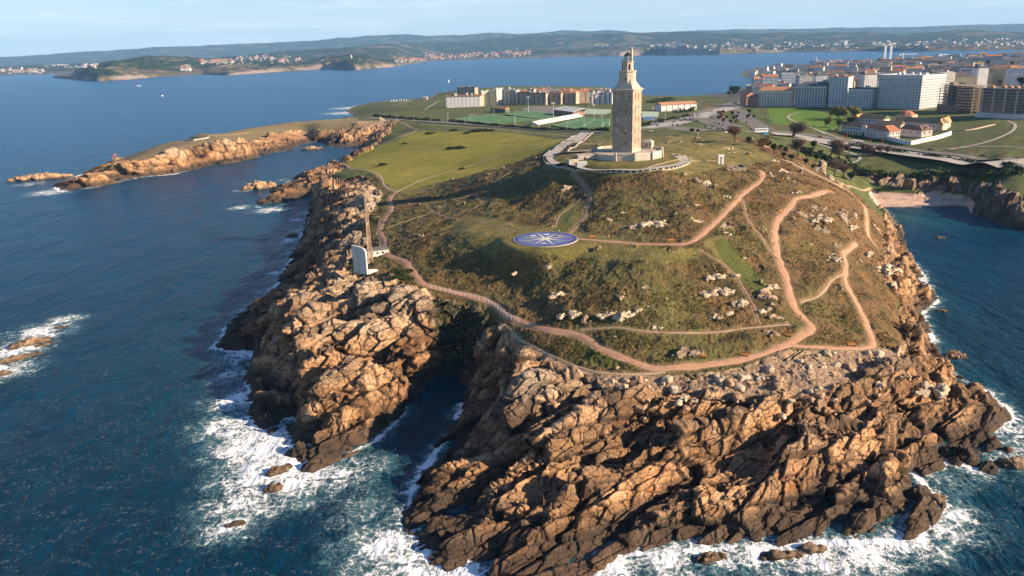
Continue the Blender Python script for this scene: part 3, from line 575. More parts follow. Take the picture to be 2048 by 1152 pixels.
deep = mixc(t, attr(t, 'covewater'), deep, (.02, .12, .11))
mw = N(t, 'ShaderNodeMapping'); mw.inputs['Rotation'].default_value = (0, 0, R(-32)); mw.inputs['Scale'].default_value = (1, .42, 1); L(t, P_, mw.inputs[0])
w1 = noise(t, .30, 5, .62, mw.outputs[0], .5); w2 = noise(t, 1.3, 4, .65, mw.outputs[0], .3); w3 = noise(t, .055, 4, .55, mw.outputs[0], .3)
# foam lace
wv = N(t, 'ShaderNodeVectorMath', operation='MULTIPLY_ADD'); nv = N(t, 'ShaderNodeTexNoise'); nv.inputs['Scale'].default_value = .22; nv.inputs['Detail'].default_value = 4; L(t, P_, nv.inputs['Vector'])
L(t, nv.outputs['Color'], wv.inputs[0]); wv.inputs[1].default_value = (6, 6, 0); L(t, P_, wv.inputs[2])
vo = N(t, 'ShaderNodeTexVoronoi', feature='DISTANCE_TO_EDGE'); vo.inputs['Scale'].default_value = .42; L(t, wv.outputs[0], vo.inputs['Vector'])
vo2 = N(t, 'ShaderNodeTexVoronoi', feature='DISTANCE_TO_EDGE'); vo2.inputs['Scale'].default_value = 1.3; L(t, wv.outputs[0], vo2.inputs['Vector'])
lace = math_(t, 'ADD', mrange(t, vo.outputs['Distance'], .0, .22, .35, 0), mrange(t, vo2.outputs['Distance'], 0, .2, .22, 0))
fn = noise(t, .16, 6, .68, P_, .8); fn2 = noise(t, .9, 5, .7, P_, .5)
fa = attr(t, 'foam')
lev = math_(t, 'ADD', math_(t, 'ADD', math_(t, 'MULTIPLY', fa, 1.25), math_(t, 'MULTIPLY', lace, .75)), math_(t, 'ADD', mrange(t, fn, .25, .75, -.48, .48), mrange(t, fn2, .25, .75, -.26, .26)))
foam = math_(t, 'MULTIPLY', mrange(t, lev, .72, 1.12, 0, 1, True), mrange(t, fa, .06, .26))
thin = math_(t, 'MULTIPLY', mrange(t, lev, .30, .85, 0, .42), mrange(t, fa, .05, .3))
# whitecaps and foam streaks out at sea
caps = math_(t, 'MULTIPLY', mrange(t, math_(t, 'ADD', w1, math_(t, 'MULTIPLY', w3, .5)), 1.07, 1.14, 0, .7), mrange(t, w2, .45, .6))
mw2 = N(t, 'ShaderNodeMapping'); mw2.inputs['Rotation'].default_value = (0, 0, R(-15)); mw2.inputs['Scale'].default_value = (.5, 1, 1); L(t, P_, mw2.inputs[0])
st1 = noise(t, .05, 6, .7, mw2.outputs[0], 2.5); streak = math_(t, 'MULTIPLY', mrange(t, math_(t, 'ABSOLUTE', math_(t, 'SUBTRACT', st1, .5)), .0, .010, .25, 0), mrange(t, w2, .5, .62))
streak = math_(t, 'MULTIPLY', streak, mrange(t, dist, 450, 250))
base = mixc(t, math_(t, 'MULTIPLY', mrange(t, w1, .4, .7, 0, .5), 1.0), deep, mixc(t, .5, deep, (.001, .075, .16)))
base = mixc(t, mrange(t, w3, .38, .62, .0, .45), base, mixc(t, .6, deep, (.001, .010, .024)))
base = mixc(t, thin, base, (.20, .36, .38))
tot = math_(t, 'MAXIMUM', math_(t, 'MAXIMUM', foam, caps), streak, True)
colr = mixc(t, tot, base, (.86, .88, .88))
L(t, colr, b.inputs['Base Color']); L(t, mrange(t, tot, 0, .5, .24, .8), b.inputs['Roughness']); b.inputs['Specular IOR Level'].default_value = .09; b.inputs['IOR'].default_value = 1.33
hh = math_(t, 'ADD', math_(t, 'ADD', math_(t, 'MULTIPLY', w1, 2.2), math_(t, 'MULTIPLY', w2, .55)), math_(t, 'ADD', math_(t, 'MULTIPLY', w3, 6.5), math_(t, 'MULTIPLY', tot, .8)))
bump(t, b, hh, .8, .9)
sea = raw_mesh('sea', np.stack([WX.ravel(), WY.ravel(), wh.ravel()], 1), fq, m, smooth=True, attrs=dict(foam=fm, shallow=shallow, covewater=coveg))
tag(sea, kind='structure')
# ================================================================== THE FAR SIDE OF THE BAY
def pl_interp(s): a = np.array(pts(s)); return lambda x: np.interp(x, a[:, 0], a[:, 1])
coast_y = pl_interp("-700,175 -300,160 91,156 184,163 222,161 312,154 399,149 451,151 521,146 597,141 642,139 709,140 783,134 805,130 835,125.5 870,121.5 945,119 1004,117.5 1093,115 1240,112.5 1301,110 1375,109.6 1440,108.6 1570,104.4 1606,104 1725,102.6 1861,102.6 2048,100 2600,84")
cliff_z = pl_interp("-700,0 85,6 120,18 184,30 222,30 300,22 400,12 451,16 521,30 597,30 640,34 709,45 760,30 815,10 856,8 1004,12 1093,25 1240,45 1300,75 1400,80 1492,60 1520,30 1606,20 1725,30 1861,25 2048,12 2600,12")
r1_y = pl_interp("-700,170 91,155 130,149 160,139 200,128 243,121 292,117 350,116 400,118 450,124 500,126 560,123 600,126 640,122 690,114 740,118 780,124 820,116 860,112 950,106 1050,100 1150,97 1250,93 1350,92 1500,90 1650,90 1800,90 1950,89 2048,88 2600,75")
r2_y = pl_interp("-700,160 91,140 300,121 400,118 450,115 520,110 590,102 650,98 700,96 797,88 860,86 915,82 975,78 1054,75 1122,73 1210,69 1250,69 1300,66 1375,66 1452,67 1503,70 1640,65 1725,67 1800,67 1861,65 1946,61 2048,65 2600,45")
r3_y = pl_interp("-700,135 0,114 104,109 194,103 319,94 364,94 440,90 520,87 607,83 680,77 738,72 812,68 862,72 945,69 989,66 1034,68 1122,63 1183,64 1242,61 1271,66 1375,62 1492,60 1600,58 1750,56 1900,52 2048,48 2600,30")
PXs = np.linspace(-700, 2700, 700)
rows = []
for px in PXs:
    cyy = float(coast_y(px)); c0 = un(px, cyy, 0); D0c = c0[1]; k = []
    pen = px < 830                                             # columns with the low peninsula in front
    def P_(D, z): q = at_dist(px, 100, D); return (math.hypot(q[0], D), z)
    def Y_(D, y): q = at_dist(px, y, D); return (math.hypot(q[0], D), max(q[2], 1.0))
    if px > 84:
        cz = float(cliff_z(px)); k += [P_(D0c-400, -30), P_(D0c-30, -6), P_(D0c, 0.3), P_(D0c+40, cz*.65), P_(D0c+110, cz)]
        k += [Y_(D0c*1.17, (float(r1_y(px))+cyy*.2)/1.2 if px < 600 else float(r1_y(px))*.6+cyy*.4 if not pen else float(r1_y(px)))]
        k += [Y_(D0c*1.25+150, float(r1_y(px)))]
    else:
        k += [P_(5200, -30), P_(5400, -30), P_(5600, -30), P_(5900, -30), P_(6100, -30), P_(6300, -30), P_(6500, -30)]
    D4 = float(np.interp(D0c, [4500, 7500, 10500], [7600, 9900, 13200]))
    if px < 400:
        g = min(1, max(0, (px-250)/150)); k += [P_(7300, -25*(1-g)+8*g), P_(7450+0*g, -10*(1-g)+10*g)]; yy = 150-px*.05
        k += [Y_(8400, yy-5), Y_(10200, float(r3_y(px))*.35+yy*.65)]
    else: k += [P_(D4, 15), P_(D4+250, 20), Y_(D4+2300, float(r2_y(px))), Y_(D4+3300, float(r2_y(px))+3)]
    k += [P_(max(15500, 17000), 70), Y_(20000, float(r3_y(px))), Y_(23500, float(r3_y(px))+2), P_(27000, -40)]
    rows.append((math.atan2(at_dist(px, 100, 9000)[0], 9000), k))
fa_ = np.array([r[0] for r in rows]); KR = np.array([[q[0] for q in r[1]] for r in rows]); KZ = np.array([[q[1] for q in r[1]] for r in rows])
for j in range(KR.shape[1]):
    KZ[:, j] = np.convolve(np.pad(KZ[:, j], 3, 'edge'), np.ones(7)/7, 'valid')
NFA, NFR = 1150, 420
fang = np.linspace(fa_[0], fa_[-1], NFA); fr = np.concatenate([np.exp(np.linspace(math.log(4050), math.log(13500), 320)), np.exp(np.linspace(math.log(13600), math.log(26500), 100))])
FZ = np.empty((NFA, NFR)); 
for i in range(NFA):
    kr = np.array([np.interp(fang[i], fa_, KR[:, j]) for j in range(KR.shape[1])]); kz = np.array([np.interp(fang[i], fa_, KZ[:, j]) for j in range(KR.shape[1])])
    kr = np.maximum.accumulate(kr+np.arange(len(kr))*1e-3); FZ[i] = np.interp(fr, kr, kz)
FA_, FR_ = np.meshgrid(fang, fr, indexing='ij'); FX, FY = np.sin(FA_)*FR_, np.cos(FA_)*FR_
def fz_noise(x, y): return fbm2(x/900, y/900, 5, 401)
FZ = FZ*(1+.30*fbm2(FX/130, FY/130, 4, 451)*sstep(90, 30, FZ)*sstep(1, 5, FZ)*sstep(14000, 9000, FR_))
amp = np.clip(FZ, 0, 60)*.30*sstep(26000, 15000, FR_)+np.clip(FZ-60, 0, 200)*.10
FZ0 = FZ.copy(); FZ = FZ+fz_noise(FX, FY)*amp*sstep(0, 30, FZ)
forest = fbm2(FX/420, FY/420, 4, 411)+.5*fbm2(FX/130, FY/130, 3, 421)+sstep(20, 60, FZ)*.55+(fbm2(FX/2500, FY/2500, 2, 431))*.5
fo = sstep(.02, .25, forest)*sstep(8, 30, FZ0); FZ = FZ+fo*(7+9*fbm2(FX/45, FY/45, 3, 441))*(FZ > 2)*sstep(16000, 9000, FR_)
fgx = np.gradient(FZ0, axis=1)/np.gradient(FR_, axis=1); fcl = sstep(.16, .34, np.abs(fgx)+.16*fbm2(FX/160, FY/160, 3, 461))*(FZ < 90)*sstep(-.5, .1, fbm2(FX/500, FY/500, 2, 471))
def far_z(x, y):
    a = math.atan2(x, y); r = math.hypot(x, y); u = (a-fang[0])/(fang[-1]-fang[0])*(NFA-1); i = int(min(max(u, 0), NFA-2)); f = u-i
    return float(np.interp(r, fr, FZ[i])*(1-f)+np.interp(r, fr, FZ[i+1])*f)
m, t, b = mat_new('far_land'); geo = N(t, 'ShaderNodeNewGeometry'); P_n = geo.outputs['Position']
n1 = noise(t, .004, 6, .65, P_n); n2 = noise(t, .018, 5, .65, P_n); n3 = noise(t, .09, 3, .6, P_n)
fld = ramp(t, n2, [(.35, (.045, .046, .022)), (.5, (.10, .082, .045)), (.62, (.19, .145, .09))])
frs = ramp(t, n3, [(.3, (.010, .020, .010)), (.6, (.030, .045, .018)), (.8, (.055, .065, .03))])
c = mixc(t, mrange(t, math_(t, 'ADD', attr(t, 'forest'), mrange(t, n2, .3, .7, -.3, .3)), .35, .6), fld, frs)
c = mixc(t, attr(t, 'cliff'), c, ramp(t, n3, [(.3, (.10, .08, .065)), (.55, (.30, .23, .18)), (.75, (.42, .35, .28))]))
L(t, c, b.inputs['Base Color']); b.inputs['Roughness'].default_value = .95; b.inputs['Specular IOR Level'].default_value = .1
bump(t, b, n3, 1.0, 8.0)
ifr = np.arange(NFA*NFR).reshape(NFA, NFR); fq2 = np.stack([ifr[:-1, :-1], ifr[1:, :-1], ifr[1:, 1:], ifr[:-1, 1:]], -1); kp = (FZ[:-1, :-1] > -4) | (FZ[1:, 1:] > -4) | (FZ[1:, :-1] > -4)
f = fq2[kp].reshape(-1, 4); u_, inv = np.unique(f, return_inverse=True)
far = raw_mesh('far_hills', np.stack([FX.ravel(), FY.ravel(), FZ.ravel()], 1)[u_], inv.reshape(-1, 4), m, smooth=True, attrs=dict(forest=fo.ravel()[u_], cliff=fcl.ravel()[u_])); tag(far, kind='structure')
# ================================================================== OBJECT HELPERS
class MB:
    def __init__(s): s.v = []; s.f = []
    def add(s, v, f):
        n = len(s.v); s.v += [tuple(p) for p in v]; s.f += [tuple(i+n for i in q) for q in f]; return s
    def box(s, x0, y0, z0, x1, y1, z1, rz=0, c=None):
        v = [(x0, y0, z0), (x1, y0, z0), (x1, y1, z0), (x0, y1, z0), (x0, y0, z1), (x1, y0, z1), (x1, y1, z1), (x0, y1, z1)]
        if rz:
            cx, cy_ = c if c else ((x0+x1)/2, (y0+y1)/2); a, b = math.cos(rz), math.sin(rz)
            v = [((p[0]-cx)*a-(p[1]-cy_)*b+cx, (p[0]-cx)*b+(p[1]-cy_)*a+cy_, p[2]) for p in v]
        return s.add(v, [(0, 3, 2, 1), (4, 5, 6, 7), (0, 1, 5, 4), (1, 2, 6, 5), (2, 3, 7, 6), (3, 0, 4, 7)])
    def loft(s, rings, cap=True, close=True):                  # rings: lists of equal-length point loops
        n = len(rings[0]); v = [p for r in rings for p in r]; f = []
        for i in range(len(rings)-1):
            for j in range(n if close else n-1):
                k = (j+1) % n; f.append((i*n+j, i*n+k, (i+1)*n+k, (i+1)*n+j))
        if cap: f.append(tuple(range(n-1, -1, -1))); f.append(tuple((len(rings)-1)*n+j for j in range(n)))
        return s.add(v, f)
    def lathe(s, prof, n=12, cx=0, cy_=0, ph=0, cap=True):
        return s.loft([[(cx+r*math.cos(ph+2*math.pi*j/n), cy_+r*math.sin(ph+2*math.pi*j/n), z) for j in range(n)] for r, z in prof], cap)
    def tube(s, p0, p1, r0, r1=None, n=6):
        r1 = r0 if r1 is None else r1; a = Vector(p0); b = Vector(p1); d = (b-a).normalized(); u = d.orthogonal().normalized(); w_ = d.cross(u)
        return s.loft([[tuple(p+(u*math.cos(2*math.pi*j/n)+w_*math.sin(2*math.pi*j/n))*r) for j in range(n)] for p, r in ((a, r0), (b, r1))])
    def gable(s, x0, y0, x1, y1, z0, z1, over=.5, hip=0.0):     # roof with its ridge along x
        x0 -= over; x1 += over; y0 -= over; y1 += over; ym = (y0+y1)/2; h = hip*(x1-x0)/2
        v = [(x0, y0, z0), (x1, y0, z0), (x1, y1, z0), (x0, y1, z0), (x0+h, ym, z1), (x1-h, ym, z1), (x0, y0, z0-.3), (x1, y0, z0-.3), (x1, y1, z0-.3), (x0, y1, z0-.3)]
        return s.add(v, [(0, 1, 5, 4), (2, 3, 4, 5), (1, 2, 5), (3, 0, 4), (6, 7, 1, 0), (7, 8, 2, 1), (8, 9, 3, 2), (9, 6, 0, 3), (9, 8, 7, 6)])
    def build(s, name, mat, parent=None, smooth=False, loc=None, rz=None):
        me = bpy.data.meshes.new(name); me.from_pydata(s.v, [], s.f); me.materials.append(mat)
        if smooth: me.polygons.foreach_set('use_smooth', [True]*len(me.polygons))
        o = bpy.data.objects.new(name, me); col.objects.link(o)
        if parent is not None: o.parent = parent
        if loc: o.location = loc
        if rz is not None: o.rotation_euler = (0, 0, rz)
        return o
def empty(name, loc, rz=0, label=None, cat=None, group=None):
    o = bpy.data.objects.new(name, None); o.empty_display_size = .5; col.objects.link(o); o.location = loc; o.rotation_euler = (0, 0, rz); return tag(o, label, cat, group)
def inst(src, name, parent=None, loc=(0, 0, 0), rz=0, sc_=None):
    c = bpy.data.objects.new(name, src.data if hasattr(src, 'data') else src); col.objects.link(c)
    if parent is not None: c.parent = parent
    c.location = loc; c.rotation_euler = (0, 0, rz)
    if sc_: c.scale = sc_
    return c
def copy_tree(o, parent=None):
    c = o.copy(); col.objects.link(c)
    if parent is not None: c.parent = parent
    for ch in list(o.children): copy_tree(ch, c)
    return c
_M = {}
def paint(name, c, rough=.8, var=.18, scale=.5, metal=0.0, spec=.3):
    if name in _M: return _M[name]
    m, t, b = mat_new(name); tc = N(t, 'ShaderNodeTexCoord'); n = noise(t, scale, 5, .65, tc.outputs['Object'])
    d = tuple(x*(1-var*1.6) for x in c); l_ = tuple(min(1, x*(1+var)) for x in c)
    L(t, ramp(t, n, [(.3, d), (.5, c), (.7, l_)]), b.inputs['Base Color']); b.inputs['Roughness'].default_value = rough; b.inputs['Metallic'].default_value = metal; b.inputs['Specular IOR Level'].default_value = spec
    _M[name] = m; return m
def stone(name, c, scale=.5, var=.25, blocks=None):
    if name in _M: return _M[name]
    m, t, b = mat_new(name); tc = N(t, 'ShaderNodeTexCoord'); V_o = tc.outputs['Object']; n = noise(t, scale, 5, .65, V_o); n2 = noise(t, scale*6, 4, .7, V_o)
    cc = ramp(t, n, [(.3, tuple(x*(1-var*1.4) for x in c)), (.5, c), (.7, tuple(min(1, x*(1+var)) for x in c))]); cc = mixc(t, mrange(t, n2, .4, .65, 0, .35), cc, tuple(x*.6 for x in c))
    if blocks:
        sx = N(t, 'ShaderNodeSeparateXYZ'); L(t, V_o, sx.inputs[0]); cb = N(t, 'ShaderNodeCombineXYZ'); L(t, math_(t, 'ADD', sx.outputs[0], sx.outputs[1]), cb.inputs[0]); L(t, sx.outputs[2], cb.inputs[1])
        br = N(t, 'ShaderNodeTexBrick'); L(t, cb.outputs[0], br.inputs['Vector']); br.inputs['Scale'].default_value = 1; br.inputs['Brick Width'].default_value = blocks[0]; br.inputs['Row Height'].default_value = blocks[1]
        br.inputs['Color1'].default_value = (1, 1, 1, 1); br.inputs['Color2'].default_value = (.74, .72, .68, 1); br.inputs['Mortar'].default_value = (.5, .46, .42, 1); br.inputs['Mortar Size'].default_value = .05
        cc = mixc(t, 1.0, cc, br.outputs['Color'], 'MULTIPLY')
    L(t, cc, b.inputs['Base Color']); b.inputs['Roughness'].default_value = .9; b.inputs['Specular IOR Level'].default_value = .2; bump(t, b, n2, .5, .12); _M[name] = m; return m
def facade(name, wall, glass=(.05, .06, .075), wx_=3.2, wz=3.0, fx=.42, fz=.45, off=.0):
    """rendered wall whose windows are too small in the picture to be parts"""
    if name in _M: return _M[name]
    m, t, b = mat_new(name); tc = N(t, 'ShaderNodeTexCoord'); sx = N(t, 'ShaderNodeSeparateXYZ'); L(t, tc.outputs['Object'], sx.inputs[0]); sn = N(t, 'ShaderNodeSeparateXYZ'); L(t, tc.outputs['Normal'], sn.inputs[0])
    ux = math_(t, 'GREATER_THAN', math_(t, 'ABSOLUTE', sn.outputs[0]), .7); u = mixf(t, ux, sx.outputs[0], sx.outputs[1])
    fu = math_(t, 'FRACT', math_(t, 'ADD', math_(t, 'DIVIDE', u, wx_), 50.5+off)); fv = math_(t, 'FRACT', math_(t, 'DIVIDE', sx.outputs[2], wz))
    mk = math_(t, 'MULTIPLY', math_(t, 'LESS_THAN', math_(t, 'ABSOLUTE', math_(t, 'SUBTRACT', fu, .5)), fx*.5), math_(t, 'LESS_THAN', math_(t, 'ABSOLUTE', math_(t, 'SUBTRACT', fv, .55)), fz*.5))
    mk = math_(t, 'MULTIPLY', mk, math_(t, 'LESS_THAN', math_(t, 'ABSOLUTE', sn.outputs[2]), .5))
    n = noise(t, .12, 4, .6, tc.outputs['Object']); wc = ramp(t, n, [(.3, tuple(x*.78 for x in wall)), (.5, wall), (.7, tuple(min(1, x*1.12) for x in wall))])
    wn = N(t, 'ShaderNodeTexWhiteNoise', noise_dimensions='3D'); fl = N(t, 'ShaderNodeVectorMath', operation='FLOOR'); cb = N(t, 'ShaderNodeCombineXYZ'); L(t, math_(t, 'DIVIDE', u, wx_), cb.inputs[0]); L(t, math_(t, 'DIVIDE', sx.outputs[2], wz), cb.inputs[1]); L(t, ux, cb.inputs[2]); L(t, cb.outputs[0], fl.inputs[0]); L(t, fl.outputs[0], wn.inputs['Vector'])
    gl = ramp(t, wn.outputs['Value'], [(0, tuple(x*.6 for x in glass)), (.7, glass), (1, tuple(min(1, x*2.6+.05) for x in glass))])
    L(t, mixc(t, mk, wc, gl), b.inputs['Base Color']); L(t, mrange(t, mk, 0, 1, .85, .25), b.inputs['Roughness']); b.inputs['Specular IOR Level'].default_value = .3; _M[name] = m; return m
def mixf(t, f, a, b):
    m = N(t, 'ShaderNodeMix', data_type='FLOAT'); L(t, f, m.inputs[0]); L(t, a, m.inputs[2]); L(t, b, m.inputs[3]); return m.outputs[0]
def tiles(name, c):
    if name in _M: return _M[name]
    m, t, b = mat_new(name); tc = N(t, 'ShaderNodeTexCoord'); n = noise(t, .25, 5, .7, tc.outputs['Object']); n2 = noise(t, 2.2, 3, .6, tc.outputs['Object'])
    L(t, mixc(t, mrange(t, n2, .4, .7, 0, .5), ramp(t, n, [(.3, tuple(x*.6 for x in c)), (.5, c), (.7, tuple(min(1, x*1.25) for x in c))]), tuple(x*.55+.02 for x in c)), b.inputs['Base Color']); b.inputs['Roughness'].default_value = .85; _M[name] = m; return m
# blocks of broken rock as solid meshes of their own
def ico(sub):
    bm = bmesh.new(); bmesh.ops.create_icosphere(bm, subdivisions=sub, radius=1); v = np.array([q.co for q in bm.verts], np.float32); f = np.array([[q.index for q in p.verts] for p in bm.faces], np.int32); bm.free(); return v, f
ICO = {k: ico(k) for k in (2, 3, 4, 5)}
def rock_mesh(name, lumps, mat, seed, loc, label, cat, group=None, block=2.0, amp=.5, sub=4):
    """lumps: (x, y, z, rx, ry, rz, yaw). every lump is cut by the same broken-block field as the cliffs"""
    V_, F_ = ICO[sub]; vs, fs, n = [], [], 0
    for i, (lx, ly, lz, rx, ry, rz, yaw) in enumerate(lumps):
        p = V_.copy(); p = np.sign(p)*np.abs(p)**.55; q = p*np.array([rx, ry, rz], np.float32); ca_, sa_ = math.cos(yaw), math.sin(yaw)
        q = np.stack([q[:, 0]*ca_-q[:, 1]*sa_+lx, q[:, 0]*sa_+q[:, 1]*ca_+ly, q[:, 2]+lz], 1)
        nn = p/np.linalg.norm(p, axis=1, keepdims=True); nn = np.stack([nn[:, 0]*ca_-nn[:, 1]*sa_, nn[:, 0]*sa_+nn[:, 1]*ca_, nn[:, 2]], 1)
        a, b = q[:, 0]+seed*31.7, q[:, 1]-seed*17.1; c = q[:, 2]*1.0
        u_ = a*.9+b*.4+c*.1; v_ = -a*.35+b*.85+c*.3; w_ = -b*.45+c*.9
        d, e, _ = cells3(u_/block/1.5, v_/block, w_/block*1.4, seed % 60, tilt=1.0); d2, e2, _ = cells3(u_/block*2.3, v_/block*2.6, w_/block*3, seed % 50+7, tilt=.9)
        dd_ = amp*(d*1.6+d2*.55-.35*(1-sstep(0, .12, e))); q = q+nn*dd_[:, None]
        vs.append(q); fs.append(F_+n); n += len(q)
    v = np.concatenate(vs); o = raw_mesh(name, v, np.concatenate(fs), mat, smooth=False); o.location = loc
    return tag(o, label, cat, group)
def rock_mat(name, pale):
    m, t, b = mat_new(name); geo = N(t, 'ShaderNodeNewGeometry'); P_ = geo.outputs['Position']; sx = N(t, 'ShaderNodeSeparateXYZ'); L(t, P_, sx.inputs[0]); n1 = noise(t, .35, 5, .65, P_); n2 = noise(t, 2.5, 4, .7, P_)
    if pale: c = ramp(t, n1, [(.3, (.28, .20, .13)), (.5, (.48, .38, .26)), (.7, (.64, .54, .41))])
    else: c = ramp(t, n1, [(.3, (.23, .12, .06)), (.5, (.42, .26, .15)), (.7, (.54, .38, .24))])
    c = mixc(t, mrange(t, n2, .45, .6, 0, .5), c, (.16, .11, .07) if not pale else (.26, .2, .14))
    if not pale: c = mixc(t, mrange(t, math_(t, 'ADD', sx.outputs[2], math_(t, 'MULTIPLY', n1, 3)), 2.0, 3.8, .85, 0), c, (.04, .03, .022))
    L(t, c, b.inputs['Base Color']); b.inputs['Roughness'].default_value = .9; b.inputs['Specular IOR Level'].default_value = .25; bump(t, b, n2, .7, .25); return m
MROCK = rock_mat('sea_rock', False); MPALE = rock_mat('pale_granite', True)
# leafy crowns: many small faces through the volume
def leaf_cloud(n, blobs, size, seed, flat=.5):
    r = np.random.RandomState(seed); wts = np.array([b[3]**2 for b in blobs]); k = r.choice(len(blobs), n, p=wts/wts.sum()); B = np.array(blobs)[k]
    d = r.normal(size=(n, 3)); d /= np.linalg.norm(d, axis=1, keepdims=True); rad = B[:, 3]*(0.35+0.68*r.rand(n)**.5); c = B[:, :3]+d*rad[:, None]*np.array([1, 1, .85])
    a = r.normal(size=(n, 3)); a /= np.linalg.norm(a, axis=1, keepdims=True); a = a*.7+d*.3; u = np.cross(a, r.normal(size=(n, 3))); u /= np.linalg.norm(u, axis=1, keepdims=True); v = np.cross(a, u); v /= np.linalg.norm(v, axis=1, keepdims=True)
    s = size*(0.6+.8*r.rand(n))[:, None]; P = np.stack([c-u*s, c-v*s*flat, c+u*s, c+v*s*flat], 1).reshape(-1, 3); return P, np.arange(4*n).reshape(-1, 4)
def foliage(name, c0, c1):
    if name in _M: return _M[name]
    m, t, b = mat_new(name); geo = N(t, 'ShaderNodeNewGeometry'); n = noise(t, .6, 4, .6, geo.outputs['Position']); n2 = noise(t, 4, 2, .5, geo.outputs['Position'])
    L(t, mixc(t, mrange(t, n2, .35, .65), ramp(t, n, [(.35, c0), (.65, c1)]), tuple((a+b_)*.5 for a, b_ in zip(c0, c1))), b.inputs['Base Color']); b.inputs['Roughness'].default_value = .8; b.inputs['Specular IOR Level'].default_value = .15; _M[name] = m; return m
BARK = paint('bark', (.12, .085, .06), .9)
def strip_mesh(name, P, w_, mat, lift=.10, z=None, seed=1, wob=.12, across=5, zoff=0):
    """ribbon laid on the ground along P"""
    P = np.asarray(P); T = np.gradient(P, axis=0); T /= np.linalg.norm(T, axis=1, keepdims=True)+1e-9; Nn = np.stack([-T[:, 1], T[:, 0]], 1); s = np.arange(len(P))
    wl_ = w_*.5*(1+wob*perlin2(s*.35, s*0+seed*3.1, seed)*2+wob*perlin2(s*1.1, s*0+seed, seed)); wr_ = w_*.5*(1+wob*perlin2(s*.31, s*0-seed*2.3, seed+2)*2+wob*perlin2(s*1.2, s*0-seed, seed+2))
    V3 = []
    for i in range(len(P)):
        for k in range(across):
            f = -1+2*k/(across-1); o_ = Nn[i]*(f*(wl_[i] if f > 0 else wr_[i])); x, y = P[i]+o_
            zz_ = (gz(x, y) if z is None else z[i])+lift*(1-.85*abs(f)**3)+zoff; V3.append((x, y, zz_))
    F4 = [(i*across+k, (i+1)*across+k, (i+1)*across+k+1, i*across+k+1) for i in range(len(P)-1) for k in range(across-1)]
    o = raw_mesh(name, V3, F4, mat, smooth=True); return o
# ================================================================== PATHS, ROADS
def earth(name, c, c2):
    m, t, b = mat_new(name); geo = N(t, 'ShaderNodeNewGeometry'); P_ = geo.outputs['Position']; n = noise(t, .5, 5, .65, P_); n2 = noise(t, 3.5, 4, .7, P_)
    cc = mixc(t, mrange(t, n2, .42, .68, 0, .6), ramp(t, n, [(.32, c2), (.55, c)]), tuple(x*.75 for x in c)); L(t, cc, b.inputs['Base Color']); b.inputs['Roughness'].default_value = .95; b.inputs['Specular IOR Level'].default_value = .1; bump(t, b, n2, .6, .1); return m
PM = dict(red=earth('red_gravel', (.47, .27, .165), (.36, .20, .125)), tan=earth('sandy_path', (.50, .37, .24), (.40, .29, .18)), grey=earth('worn_track', (.40, .29, .19), (.26, .185, .115)), dirt=earth('bare_earth', (.33, .215, .135), (.22, .145, .085)))
for i, (P_, w_, k) in enumerate(PL):
    o = strip_mesh('path', P_, w_, PM[k], lift=.14, seed=i+1, wob=.30 if k in ('red', 'tan') else .42); tag(o, kind='structure')
ASPH = earth('asphalt', (.20, .185, .165), (.145, .135, .125)); PAVE = earth('pale_paving', (.42, .38, .33), (.33, .30, .26)); LINE = paint('road_paint', (.75, .75, .72), .7, .08)
def ground_line(s, step=6.0): return polyline([hit(a, b) for a, b in pts(s)], step)
ROADS = [("732,236 790,239 850,243 1000,253 1120,261 1200,265 1260,262 1300,256 1340,244 1380,232 1410,222 1440,214 1470,205 1500,213", 14, ASPH),
         ("1300,256 1350,258 1400,262 1460,262 1530,268 1600,275 1700,291 1800,305 1900,318 1985,328 2047,338", 13, ASPH),
         ("1540,262 1600,268 1700,283 1800,296 1900,309 1985,319 2047,327", 13, ASPH), ("1440,214 1475,222 1495,240 1530,262", 20, ASPH), ("1410,222 1440,236 1450,250 1470,262", 15, ASPH),
         ("1176,266 1161,275 1143,285 1126,296 1113,306 1104,314", 12, PAVE), ("1106,308 1101,314 1103,320 1125,329 1165,336 1230,340.5 1300,339 1345,332.5 1366,325 1366,318 1352,314", 5.5, PAVE),
         ("1180,302 1150,304 1120,306", 8, PAVE)]
ROADS += [("1540,265 1600,271.5 1700,287 1800,300.5 1900,313.5 1985,323.5 2047,332", 46, PAVE), ("1300,258 1350,247 1400,234 1440,222 1480,212", 24, PAVE), ("1318,250 1360,244 1400,238 1430,246 1465,256", 26, ASPH), ("1330,254 1380,258 1430,262", 16, ASPH)]
ROADP = []
for i, (s, w_, mm) in enumerate(ROADS):
    P_ = ground_line(s, 3.0 if mm is PAVE else 7.0); ROADP.append(P_); zz_ = sample(blur(Z, 3), P_[:, 0], P_[:, 1])
    o = strip_mesh('road' if mm is ASPH else 'access_road', P_, w_, mm, lift=.0, z=zz_+(.45 if i not in (7, 8) else .38)+.012*i, wob=0.0, seed=i, across=3); tag(o, kind='structure')
    if mm is ASPH and i < 3:
        q = []; 
        for k in range(0, len(P_)-1, 2):
            d = P_[k+1]-P_[k]; n_ = np.array([-d[1], d[0]])/np.linalg.norm(d)*.12; z0, z1 = zz_[k]+.475+.012*i, zz_[k+1]+.475+.012*i; q += [(*(P_[k]-n_), z0), (*(P_[k+1]-n_), z1), (*(P_[k+1]+n_), z1), (*(P_[k]+n_), z0)]
        o = raw_mesh('lane_marking', q, np.arange(len(q)).reshape(-1, 4), LINE); tag(o, kind='structure')
